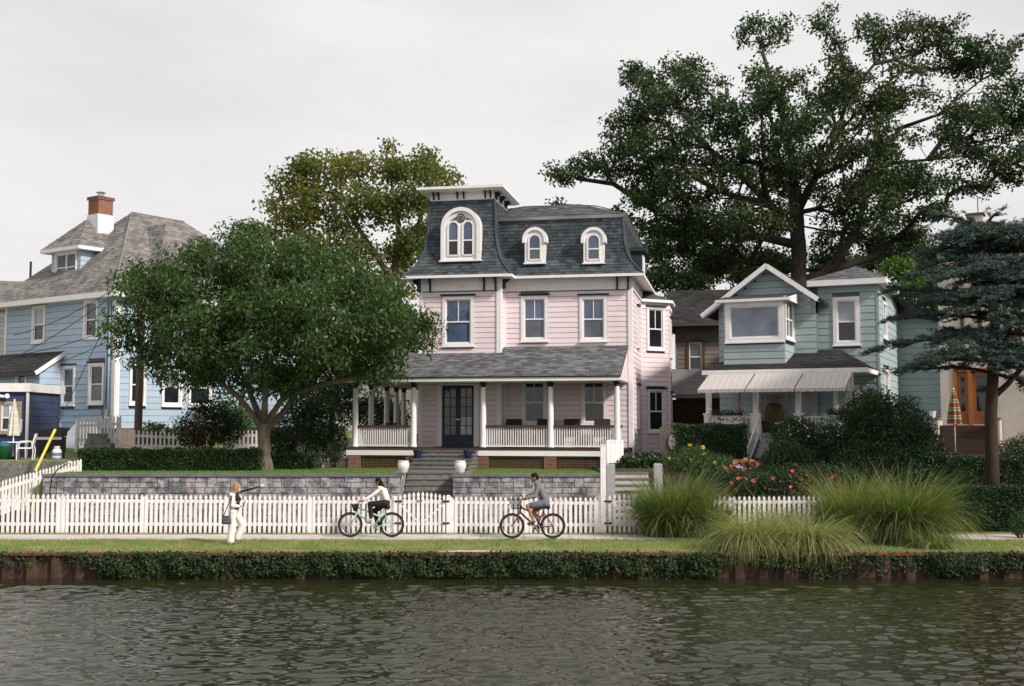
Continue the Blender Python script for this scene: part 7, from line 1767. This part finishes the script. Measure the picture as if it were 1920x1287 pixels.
shrub('sedum_clump', 'rust red sedum heads above the rose bush', 'plant', [(1402, 872, 24, 10, 0, .35), (1360, 884, 22, 9, 0, .3)], 34.3, 1200, .06, L_HEDGE, flowers=(f_rust, 60, 1.1), zbase=1.0)
shrub('phlox_clump', 'pale lilac phlox cluster beside the rust red sedum', 'plant', [(1384, 881, 14, 7, 0, .25)], 34.1, 400, .05, L_HEDGE, flowers=(f_lil, 34, .9), zbase=.9)
shrub('daylily_bed', 'green perennial bed with yellow flowers below the clipped porch hedge', 'plant', [(1310, 870, 60, 22, 0, .8), (1270, 868, 35, 18, 0, .6), (1350, 875, 50, 20, -.2, .7), (1300, 850, 30, 14, .5, .5)], 34.8, 7500, .095, SHRUB, flowers=(f_yel, 18, .65), asp=.22, zbase=1.0)
shrub('lantana_bush', 'bush of tan and yellow flower heads by the board fence', 'plant', [(1300, 846, 24, 14, 0, .4), (1285, 858, 22, 12, 0, .4)], 35.9, 1400, .07, L_HEDGE, flowers=(f_yel, 20, .8), zbase=1.5)
shrub('hosta_bed', 'broad leaved green hosta bed at the foot of the pink side bay', 'plant', [(1190, 866, 40, 13, 0, .6), (1165, 872, 22, 9, -.2, .4), (1222, 862, 22, 11, .2, .5)], 37.6, 2200, .15, L_HEDGE, flowers=(f_lil, 26, .7), asp=.6, zbase=1.55)
shrub('garden_shrub', 'shadowed ground plants below the big round shrub', 'plant', [(1560, 890, 60, 24, 0, .8), (1480, 885, 50, 18, .3, .7), (1620, 905, 60, 26, 0, .8)], 34.2, 7500, .085, L_DARK, zbase=.6)
shrub('corner_shrub', 'small dark bush with yellow blossom at the stucco cheek wall', 'shrub', [(1895, 850, 30, 26, 0, .7), (1915, 840, 26, 24, 0, .6)], 37.0, 3000, .07, L_DARK, flowers=(f_yel, 6, .9), zbase=1.5)
shrub('verge_weeds', 'small weedy bush on the verge at the end of the tall hedge', 'shrub', [(1912, 985, 18, 26, 0, .3)], 30.6, 700, .06, L_HEDGE, zbase=0.0)

# ornamental grasses
L_ORN = leafmat('ornamental_grass', [(0.085, 0.125, 0.042), (0.14, 0.18, 0.06), (0.22, 0.235, 0.09), (0.40, 0.36, 0.18)], .4, .5, .3)
L_ORN2 = leafmat('ornamental_grass_dark', [(0.050, 0.095, 0.034), (0.085, 0.14, 0.045), (0.15, 0.19, 0.065), (0.36, 0.32, 0.14)], .4, .5, .3)
L_ORN3 = leafmat('ornamental_grass_variegated', [(0.12, 0.165, 0.055), (0.25, 0.28, 0.11), (0.40, 0.38, 0.20), (0.15, 0.19, 0.065)], .4, .5, .3)
def grass_clump(label, px, Y, rx, ry, n, h, lean, curl, mat, width=.014, seed=0, z=0.0):
    c = atY(px, 1000, Y); o = thing('ornamental_grass', label, 'grass', (c.x, Y, z), 0, 'ornamental grasses by the walk')
    t = rng.uniform(0, 2 * math.pi, n); r = np.sqrt(rng.uniform(0, 1, n)); X, Yv = rx * r * np.cos(t), ry * r * np.sin(t)
    nt = max(6, n // 90); tc = rng.uniform(-1, 1, (nt, 2)) * np.array([rx, ry]); ta = rng.normal(0, .9, nt); tl = rng.uniform(.75, 1.12, nt); ti = rng.integers(0, nt, n)   # tufts leaning their own way
    X = .45 * X + .55 * (tc[ti, 0] + rng.normal(0, .07, n)); Yv = .45 * Yv + .55 * (tc[ti, 1] + rng.normal(0, .07, n))
    ld = np.arctan2(Yv / ry + rng.normal(0, .35, n), X / rx + rng.normal(0, .35, n)) + ta[ti] * .7
    hh = h * tl[ti] * rng.uniform(.5, 1.15, n)
    cv = curl * np.exp(rng.normal(0, .35, n)); v = blades(np.stack([X, Yv, np.full(n, -.02)], 1), hh, width, lean, cv, 6, leandir=ld)
    link('blades', blade_mesh('blades', v, 6, mat), o); MB().lathe([(min(rx, ry) * .8, z - .05), (min(rx, ry) * .6, z + .06)], (0, 0, 0), 12).build('root_crown', SOIL, o)
grass_clump('tall upright grass clump hiding the side gate end of the fence', 1258, 31.0, .72, .45, 4680, 1.95, .17, 1.25, L_ORN2, 0.022)
grass_clump('tall feathery grass clump touching the picket fence and upright clump', 1335, 30.8, .40, .4, 1656, 1.75, .2, 1.5, L_ORN, 0.021)
grass_clump('pale variegated grass mound spilling over the seawall edge', 1415, 28.0, .62, .42, 2592, 1.55, .30, 2.7, L_ORN3, 0.024)
grass_clump('drooping variegated grass mound leaning to the water', 1515, 28.0, .58, .42, 2448, 1.55, .30, 2.7, L_ORN3, 0.024)
grass_clump('pale arching grass in front of the hidden picket fence', 1460, 29.8, .75, .4, 2016, 1.45, .25, 2.1, L_ORN3, 0.021)
grass_clump('tall green grass clump rising beside the rose bush', 1600, 30.2, .62, .5, 3744, 2.05, .18, 1.3, L_ORN, 0.022)
grass_clump('largest green grass clump before the tall dark hedge', 1692, 29.6, .72, .55, 5040, 2.2, .20, 1.6, L_ORN2, 0.022)
grass_clump('low grass skirt trailing to the seawall under the largest clump', 1745, 28.4, .35, .35, 792, 1.0, .5, 2.2, L_ORN, 0.018)
# ------------------------------------------------------------------ bicycles
def torus(mb, c, R_, r, n=40, k=8, mi=0):
    o = len(mb.v)
    for i in range(n):
        t = 2 * math.pi * i / n
        for j in range(k):
            s = 2 * math.pi * j / k; q = R_ + r * math.cos(s)
            mb.v.append((c[0] + q * math.cos(t), c[1] + r * math.sin(s), c[2] + q * math.sin(t)))
    for i in range(n):
        for j in range(k):
            a, b = o + i * k + j, o + i * k + (j + 1) % k; c2, d = o + ((i + 1) % n) * k + (j + 1) % k, o + ((i + 1) % n) * k + j
            mb.f.append((a, b, c2, d)); mb.m.append(mi)
    return mb
TYRE = pmat('black_tyre', (.018, .018, .018), None, 8, .75); SADDLE = pmat('black_saddle', (.02, .02, .02), None, 8, .5)
def bicycle(label, loc, wb, paint, head_b, head_t, seat, bb, basket, bar, R_=.315, rz=0.0):
    """faces -x; origin under the rear wheel"""
    o = thing('bicycle', label, 'bicycle', loc, rz, 'bicycles on the walk'); zo = loc[2]; Zv = lambda p, y=0.0: (p[0], y, p[1] + zo)
    ra, fa = (0.0, R_ + .025), (-wb, R_ + .025)
    for ax in (ra, fa):
        w = torus(MB(), Zv(ax), R_ - .012, .030, 44, 9).build('wheel', TYRE, o, True)
        torus(MB(), Zv(ax), R_ - .052, .013, 44, 6).build('rim', METALL, w, True)
        sp = MB()
        for k in range(20):
            t = 2 * math.pi * k / 20; sp.tube([Zv((ax[0], ax[1]), .03 * (-1) ** k), Zv((ax[0] + (R_ - .055) * math.cos(t), ax[1] + (R_ - .055) * math.sin(t)))], .0022, 4)
        s = sp.build('spokes', METALL, w); s['kind'] = 'stuff'
        MB().tube([Zv(ax, -.045), Zv(ax, .045)], .022, 10).build('hub', METALL, w)
    f = MB(); tu = lambda a, b, r=.016, y0=0.0, y1=0.0: MB().tube([Zv(a, y0), Zv(b, y1)], r, 8)
    sc_ = (seat[0] + (bb[0] - seat[0]) * .22, seat[1] + (bb[1] - seat[1]) * .22)
    tu(head_b, bb, .026).build('down_tube', paint, o, True); tu((head_t[0], head_t[1] - .05), (sc_[0] + (bb[0] - sc_[0]) * .35, sc_[1] + (bb[1] - sc_[1]) * .35), .022).build('top_tube', paint, o, True)
    tu(sc_, bb, .022).build('seat_tube', paint, o, True); tu(seat, sc_, .013).build('seat_post', METALL, o, True); tu(head_b, head_t, .024).build('head_tube', paint, o, True)
    for y in (-.05, .05):
        tu(sc_, ra, .013, y * .3, y).build('seat_stay', paint, o, True); tu(bb, ra, .014, y * .5, y).build('chain_stay', paint, o, True)
        mid = (head_b[0] + (fa[0] - head_b[0]) * .45 + .02, head_b[1] + (fa[1] - head_b[1]) * .45); MB().tube([Zv(head_b, y * .4), Zv(mid, y), Zv(fa, y)], [.020, .018, .014], 8).build('fork_blade', paint, o, True)
    s = MB(); s.tube([Zv((seat[0] - .13, seat[1] + .005)), Zv((seat[0] - .02, seat[1] + .01)), Zv((seat[0] + .08, seat[1] + .015)), Zv((seat[0] + .13, seat[1] + .02))], [.02, .045, .085, .05], 12); s.build('saddle', SADDLE, o, True)
    b = MB(); b.tube([Zv((bar[0] + .09, bar[1] - .02), -.29), Zv((bar[0] + .02, bar[1]), -.25), Zv((bar[0] - .03, bar[1] - .01), -.12), Zv((head_t[0] - .01, head_t[1] + .05), 0), Zv((bar[0] - .03, bar[1] - .01), .12), Zv((bar[0] + .02, bar[1]), .25), Zv((bar[0] + .09, bar[1] - .02), .29)], .011, 8); b.build('handlebar', METALL, o, True)
    tu(head_t, (head_t[0] - .01, head_t[1] + .05), .012).build('stem', METALL, o, True)
    for y in (-1, 1): MB().tube([Zv((bar[0] + .10, bar[1] - .02), y * .295), Zv((bar[0] - .01, bar[1]), y * .26)], .017, 8).build('grip', SADDLE, o, True)
    (x0, z0, x1, z1) = basket; bk = MB(); t_, n_ = .10, 0
    B0 = [(x0 + .05, -.10, z0 + zo), (x1 - .03, -.10, z0 + zo), (x1 - .03, .10, z0 + zo), (x0 + .05, .10, z0 + zo)]; T0 = [(x0, -.15, z1 + zo), (x1, -.15, z1 + zo), (x1, .15, z1 + zo), (x0, .15, z1 + zo)]
    br = MB()
    for i in range(4): br.bar(T0[i], T0[(i + 1) % 4], .012); br.bar(B0[i], B0[(i + 1) % 4], .010); br.bar(T0[i], B0[i], .010)
    bo = br.build('basket', IRON, o)
    ms = MB()
    for i in range(4):
        j = (i + 1) % 4
        for k in range(1, 9): f_ = k / 9; ms.tube([Vector(B0[i]).lerp(Vector(B0[j]), f_), Vector(T0[i]).lerp(Vector(T0[j]), f_)], .0055, 3)
        for k in range(1, 6): f_ = k / 6; ms.tube([Vector(B0[i]).lerp(Vector(T0[i]), f_), Vector(B0[j]).lerp(Vector(T0[j]), f_)], .0055, 3)
    ms.add(B0, [(0, 1, 2, 3)]); w = ms.build('basket_mesh', IRON, bo); w['kind'] = 'stuff'
    ch = torus(MB(), Zv(bb, -.045), .085, .008, 28, 5).build('chainring', METALL, o, True); MB().tube([Zv(bb, -.06), Zv(bb, .06)], .024, 10).build('bottom_bracket', METALL, o)
    c1 = MB(); c1.tube([Zv((bb[0], bb[1] + .085), -.048), Zv((ra[0], ra[1] + .045), -.048)], .005, 4); c1.tube([Zv((bb[0], bb[1] - .085), -.048), Zv((ra[0], ra[1] - .045), -.048)], .005, 4); q = c1.build('chain', IRON, ch); q['kind'] = 'stuff'
    return o
MINT = pmat('mint_paint', (.42, .66, .50), None, 4, .35); MAROON = pmat('maroon_paint', (.16, .028, .022), None, 4, .35)
wY = atZ(734.6, 1008, .03).y; wx = atY(734.6, 1008, wY).x
bikeW = bicycle('mint green bicycle with small front basket ridden by the woman in black trousers', (wx, wY, .03), 1.115, MINT, (-.935, .66), (-.90, .84), (-.18, .80), (-.465, .29), (-1.06, .71, -.90, .88), (-.83, .99), rz=0)
mY = atZ(1036.6, 1010.5, .03).y; mx = atY(1036.6, 1010, mY).x
bikeM = bicycle('maroon bicycle with large front basket ridden by the man in shorts', (mx, mY, .03), 1.078, MAROON, (-.87, .70), (-.835, .87), (-.20, .83), (-.43, .29), (-1.14, .79, -.84, 1.045), (-.78, 1.06), rz=0)
def pedals(bike, bb, near, far):
    z = bike.location.z
    for (p, y) in ((near, -.09), (far, .09)):
        MB().tube([(bb[0], y * .75, bb[1] + z), (p[0], y * .85, p[1] + z)], .009, 6).build('crank', METALL, bike, True); MB().box(p[0] - .05, p[0] + .05, y * 1.0 - .04 * (1 if y < 0 else -0.2), y + .04 * (.2 if y < 0 else 1), p[1] + z - .012, p[1] + z + .012).build('pedal', IRON, bike)

# ------------------------------------------------------------------ people
SKIN1 = pmat('skin_light', (.60, .38, .28), (.55, .34, .25), 8, .55); SKIN2 = pmat('skin_tan', (.36, .19, .12), (.32, .165, .10), 8, .55)
HAIRB = pmat('black_hair', (.010, .008, .007), None, 30, .75, stretch=(8, 8, 1), spec=.15); HAIRG = pmat('dark_blonde_hair', (.36, .24, .12), (.22, .14, .07), 30, .5, stretch=(9, 9, 1))
CLW = pmat('white_cotton', (.80, .76, .74), (.70, .66, .64), 7, .8, .4, 12); CLK = pmat('black_cloth', (.016, .015, .017), None, 9, .8, .3, 14); CLG = pmat('grey_cloth', (.20, .195, .21), (.15, .15, .165), 9, .8, .3, 14); CLS = pmat('slate_shorts', (.14, .155, .20), (.10, .11, .15), 9, .8, .3, 14)
SHOEW = pmat('white_shoe', (.62, .55, .53), None, 9, .6); SHOED = pmat('dark_shoe', (.04, .045, .07), None, 9, .6); SHOER = pmat('tan_sandal', (.28, .12, .08), None, 9, .6); BAGC = pmat('grey_blue_canvas', (.075, .085, .11), (.05, .057, .075), 12, .7)
TOBAKE = []
def capsule(mb, p, q, r1, r2, n=10):
    p, q = Vector(p), Vector(q); d = (q - p); L = d.length
    d = d / L if L > 1e-6 else Vector((0, 0, 1)); pts, rs = [], []
    for k in range(4): t = math.pi / 2 * (1 - k / 4); pts.append(p - d * r1 * math.sin(t)); rs.append(max(r1 * math.cos(t), 1e-3))
    pts.append(p); rs.append(r1); pts.append(q + d * 1e-4); rs.append(r2)
    for k in range(1, 5): t = math.pi / 2 * k / 4; pts.append(q + d * r2 * math.sin(t)); rs.append(max(r2 * math.cos(t), 1e-3))
    mb.tube(pts, rs, n)
def soft(name, caps, mat, parent, voxel=.011, it=4, fac=.5):
    m = MB()
    for c_ in caps: capsule(m, *c_)
    o = m.build(name, mat, parent, True)
    md = o.modifiers.new('r', 'REMESH'); md.mode = 'VOXEL'; md.voxel_size = voxel; md.use_smooth_shade = True
    s = o.modifiers.new('s', 'SMOOTH'); s.iterations = it; s.factor = fac
    TOBAKE.append(o); return o
def hand(caps, w, k, s, curl):   # palm, four bent fingers of unequal length and a thumb off the side
    w, k = Vector(w), Vector(k); d = (k - w).normalized(); lat = Vector((0, 1, 0)); dn = Vector(curl)
    caps.append((w, k, .026 * s, .030 * s))
    for i, (y, l) in enumerate(((-.030, .070), (-.010, .080), (.010, .075), (.030, .058))):
        a = k + lat * y * s; b = a + (d * .8 + dn * .5).normalized() * l * .5 * s; c_ = b + (d * .1 + dn).normalized() * l * .5 * s
        caps += [(a, b, .0105 * s, .010 * s), (b, c_, .010 * s, .0085 * s)]
    a = w.lerp(k, .35) + lat * -.028 * s; caps += [(a, a + (d * .8 - lat * .7).normalized() * .045 * s, .012 * s, .010 * s)]
def person(label, loc, J, face, s=1.0, skin=SKIN1, shirt=None, pants=None, shoes=None, hair=None, shorts=False, fem=True, curl=(0, 0, -1), loose=.012, coat=None):
    o = thing('person', label, 'person', loc); z0 = loc[2]
    V = lambda n: Vector((J[n][0], J[n][1] if len(J[n]) == 3 else 0.0, J[n][-1] + z0))
    hd, nk, ch, be, pe = V('head'), V('neck'), V('chest'), V('belly'), V('pelvis'); f = Vector((face, 0, 0))
    tw = .9 if fem else 1.0
    caps = [(nk, hd, .050 * s * tw, .048 * s), (hd + f * -.012, hd + f * -.005 + Vector((0, 0, .018)), .088 * s, .086 * s), (hd + f * .03 + Vector((0, 0, -.03)), hd + f * .052 + Vector((0, 0, -.088)), .062 * s, .034 * s),
            (hd + f * .07 + Vector((0, 0, .03)), hd + f * .055 + Vector((0, 0, .045)), .028, .03), (hd + f * .085 + Vector((0, 0, .005)), hd + f * .104 + Vector((0, 0, -.028)), .010, .013), (hd + f * .083 + Vector((0, -.012, -.060)), hd + f * .083 + Vector((0, .012, -.060)), .011, .011)]
    for y in (-.085, .085): caps.append((hd + Vector((0, y * s, -.02)), hd + f * -.008 + Vector((0, y * s, .02)), .014, .018))
    def torso(e): return [(pe, be, .118 * s * tw + e, .105 * s * tw + e), (be, ch, .105 * s * tw + e, .120 * s * tw + e), (ch, nk + Vector((0, 0, -.03)), .115 * s * tw + e, .060 * s + e), (V('shL'), V('shR'), .058 * s + e, .058 * s + e), (ch + Vector((0, -.07, 0)), be + Vector((0, -.05, 0)), .085 * s * tw + e, .080 * s * tw + e), (ch + Vector((0, .07, 0)), be + Vector((0, .05, 0)), .085 * s * tw + e, .080 * s * tw + e)] + ([(ch + f * .06 + Vector((0, -.06, .0)), ch + f * .07 + Vector((0, -.06, -.02)), .062 + e, .06 + e), (ch + f * .06 + Vector((0, .06, .0)), ch + f * .07 + Vector((0, .06, -.02)), .062 + e, .06 + e)] if fem else [])
    def arm(k, e, full=True): 
        a, b, c_ = V('sh' + k), V('el' + k), V('wr' + k); return [(a, b, .050 * s * tw + e, .039 * s * tw + e), (b, b.lerp(c_, .94 if full else .5), .038 * s * tw + e, .028 * s + e)]
    def leg(k, e, flare=0.0, to=1.0): 
        a, b, c_ = V('hip' + k), V('kn' + k), V('an' + k); return [(a, b if to > 0 else a.lerp(b, .74), .088 * s + e, (.060 if to > 0 else .066) * s + e + flare * .4)] + ([(b, b.lerp(c_, to), .058 * s + e + flare * .4, .037 * s + e + flare)] if to > 0 else [])
    caps += torso(0)
    for k in 'LR':
        caps += arm(k, 0) + leg(k, 0) + [(V('an' + k), V('to' + k), .036 * s, .028 * s)]
        hand(caps, V('wr' + k), V('ha' + k), s, curl)
    soft('body', caps, skin, o, .009, 3)
    for y in (-.036, .036): MB().lathe([(.004, -.008), (.009, -.004), (.009, .004), (.004, .008)], tuple(hd + f * .086 + Vector((0, y, .008)) - Vector((0, 0, 0))), 8).build('eye', IRON, o, True)
    if shirt: soft('shirt', torso(.012) + arm('L', loose) + arm('R', loose), shirt, o, .011)
    if pants: soft('trousers', [(pe, be.lerp(pe, .55), .128 * s * tw + .010, .118 * s * tw + .008)] + leg('L', .014, pants[1], pants[2]) + leg('R', .014, pants[1], pants[2]) + [(V('hipL'), V('hipR'), .095 * s + .012, .095 * s + .012)], pants[0], o, .011)
    if shoes:
        for k in 'LR':
            a, b = V('an' + k), V('to' + k); heel = a + (a - b).normalized() * .03 + Vector((0, 0, -.03)); soft('shoe', [(a + Vector((0, 0, -.03)), b, .044 * s, .034 * s), (heel, b + Vector((0, 0, -.004)), .036 * s, .032 * s)], shoes, o, .010)
    if hair: soft('hair', [(hd + Vector(a), hd + Vector(b), r1, r2) for a, b, r1, r2 in hair[1]], hair[0], o, .011, 3)
    return o
UP = lambda dx, dz: (dx, 0, dz)
hairW = (HAIRB, [((.02, 0, .02), (.015, 0, .045), .098, .094), ((-.02, 0, .07), (-.03, 0, .055), .05, .045), ((.07, 0, -.02), (.13, 0, -.10), .07, .05), ((.13, 0, -.10), (.20, 0, -.22), .045, .04), ((.20, 0, -.22), (.235, 0, -.33), .036, .018)])
person('woman in white shirt and black trousers riding the mint bicycle', (wx, wY, .03), dict(head=(-.385, 1.455), neck=(-.335, 1.345), chest=(-.235, 1.22), belly=(-.165, 1.04), pelvis=(-.165, .93), shL=(-.285, -.165, 1.30), shR=(-.285, .165, 1.30), elL=(-.52, -.21, 1.12), elR=(-.52, .21, 1.12), wrL=(-.71, -.25, 1.015), wrR=(-.71, .25, 1.015), haL=(-.775, -.255, 1.00), haR=(-.775, .255, 1.00),
    hipL=(-.17, -.09, .91), hipR=(-.17, .09, .91), knL=(-.575, -.10, .895), knR=(-.475, .10, .70), anL=(-.545, -.10, .53), anR=(-.385, .10, .33), toL=(-.645, -.10, .43), toR=(-.49, .10, .25)), -1, .93, SKIN1, CLW, (CLK, .012, .93), SHOEW, hairW)
pedals(bikeW, (-.465, .29), (-.60, .395), (-.43, .195))
hairM = (HAIRB, [((.02, 0, .025), (.012, 0, .05), .096, .092), ((-.05, 0, .075), (-.02, 0, .085), .045, .05), ((.06, 0, -.03), (.055, 0, .0), .052, .06)])
person('man in grey jacket and slate shorts riding the maroon bicycle', (mx, mY, .03), dict(head=(-.485, 1.595), neck=(-.425, 1.475), chest=(-.335, 1.31), belly=(-.245, 1.10), pelvis=(-.215, .955), shL=(-.385, -.19, 1.415), shR=(-.385, .19, 1.415), elL=(-.475, -.24, 1.135), elR=(-.475, .24, 1.135), wrL=(-.665, -.265, 1.105), wrR=(-.665, .265, 1.105), haL=(-.735, -.27, 1.09), haR=(-.735, .27, 1.09),
    hipL=(-.215, -.10, .93), hipR=(-.215, .10, .93), knL=(-.665, -.11, .865), knR=(-.50, .11, .735), anL=(-.515, -.11, .475), anR=(-.355, .11, .37), toL=(-.655, -.11, .405), toR=(-.47, .11, .25)), -1, 1.0, SKIN2, CLG, (CLS, .030, 0.0), SHOED, hairM, fem=False, loose=.02)
pedals(bikeM, (-.43, .29), (-.60, .365), (-.42, .195))
# walking woman
pw = atZ(438, 1020.5, 0.0)
hairG = (HAIRG, [((-.02, 0, .02), (-.015, 0, .045), .096, .092), ((.035, 0, .075), (.0, 0, .085), .045, .05), ((-.06, 0, .0), (-.10, 0, -.10), .082, .075), ((-.10, -.02, -.10), (-.15, -.02, -.23), .07, .05), ((-.15, 0, -.20), (-.19, 0, -.31), .045, .02), ((-.02, -.075, .0), (-.04, -.085, -.16), .035, .025), ((-.02, .075, .0), (-.04, .085, -.16), .035, .025)])
wwJ = dict(head=(.058, 1.425), neck=(.02, 1.29), chest=(.02, 1.15), belly=(.03, .97), pelvis=(.01, .85), shL=(-.005, .155, 1.25), shR=(-.005, -.155, 1.25), elL=(.0, .20, .985), elR=(-.005, -.20, .985), wrL=(.16, .15, .965), wrR=(.16, -.15, .965), haL=(.215, .13, .98), haR=(.215, -.13, .98),
    hipL=(.02, .085, .82), hipR=(-.01, -.085, .82), knL=(.205, .09, .47), knR=(-.03, -.09, .45), anL=(.075, .09, .15), anR=(-.055, -.09, .085), toL=(.17, .09, .085), toR=(.05, -.09, .035))
ww = person('blonde woman in open white jacket, black top and white trousers walking on the grass', (pw.x, pw.y, 0.0), wwJ, 1, .93, SKIN1, None, (CLW, .045, .97), SHOER, hairG, loose=.016)
V_ = lambda n: Vector((wwJ[n][0], wwJ[n][1] if len(wwJ[n]) == 3 else 0.0, wwJ[n][-1]))
soft('top', [(V_('belly') + Vector((.0, 0, -.03)), V_('chest'), .112, .122), (V_('chest') + Vector((.01, 0, 0)), V_('neck') + Vector((.01, 0, -.06)), .124, .085), (V_('chest') + Vector((.062, -.06, 0)), V_('chest') + Vector((.066, .06, -.02)), .078, .078), (V_('belly') + Vector((0, -.05, 0)), V_('belly') + Vector((0, .05, 0)), .09, .09)], CLK, ww, .011)
jc = []
for k in 'LR':
    sg = -1 if k == 'R' else 1
    jc += [(V_('sh' + k), V_('el' + k), .062, .055), (V_('el' + k), V_('wr' + k), .052, .042), (V_('sh' + k) + Vector((-.02, -sg * .02, .0)), V_('chest') + Vector((-.06, sg * .11, -.05)), .07, .085), (V_('chest') + Vector((-.05, sg * .11, -.05)), V_('belly') + Vector((-.05, sg * .115, -.02)), .085, .082)]
jc += [(V_('shL') + Vector((-.04, 0, .01)), V_('shR') + Vector((-.04, 0, .01)), .062, .062), (V_('chest') + Vector((-.075, 0, 0)), V_('belly') + Vector((-.06, 0, -.02)), .095, .09)]
soft('jacket', jc, CLW, ww, .011)
ph_ = thing('phone', 'small dark phone held by the walking woman', 'phone', (pw.x + .25, pw.y - .06, .955)); MB().hexa([(-.012, -.035, .955), (.0, -.035, .955), (.0, .035, .955), (-.012, .035, .955)], [(.028, -.035, 1.09), (.038, -.035, 1.09), (.038, .035, 1.09), (.028, .035, 1.09)]).build('case', IRON, ph_)
bg = thing('shoulder_bag', 'grey blue canvas shoulder bag carried by the walking woman', 'bag', (pw.x - .14, pw.y - .21, .50)); m = MB()
soft('pouch', [((-.075, -.01, .57), (.075, -.01, .57), .055, .055), ((-.07, 0, .64), (.07, 0, .64), .055, .05), ((-.055, 0, .70), (.055, 0, .70), .04, .04)], BAGC, bg, .012)
m = MB(); m.tube([(-.08, -.01, .70), (.02, -.045, .95), (.10, -.015, 1.18), (.125, .03, 1.315)], .012, 6); m.build('strap', BAGC, bg, True); m = MB(); m.tube([(.08, .0, .70), (.10, -.06, .95), (.125, -.015, 1.18), (.135, .03, 1.315)], .012, 6); m.build('strap', BAGC, bg, True)
# cup straw in the man's hand is a slim pale bottle
bt = thing('drink_cup', 'slim pale cup with straw held at the maroon handlebar', 'cup', (mx - .765, mY - .30, 1.13)); MB().lathe([(.022, 1.13), (.028, 1.23)], (0, 0, 0), 10).build('cup', CERAM, bt); MB().tube([(0, 0, 1.22), (-.015, 0, 1.34)], .006, 5).build('straw', WHITE, bt)
bpy.context.view_layer.update(); _dg = bpy.context.evaluated_depsgraph_get()
for o in TOBAKE:
    me = bpy.data.meshes.new_from_object(o.evaluated_get(_dg)); o.modifiers.clear(); o.data = me
    me.polygons.foreach_set('use_smooth', [True] * len(me.polygons))
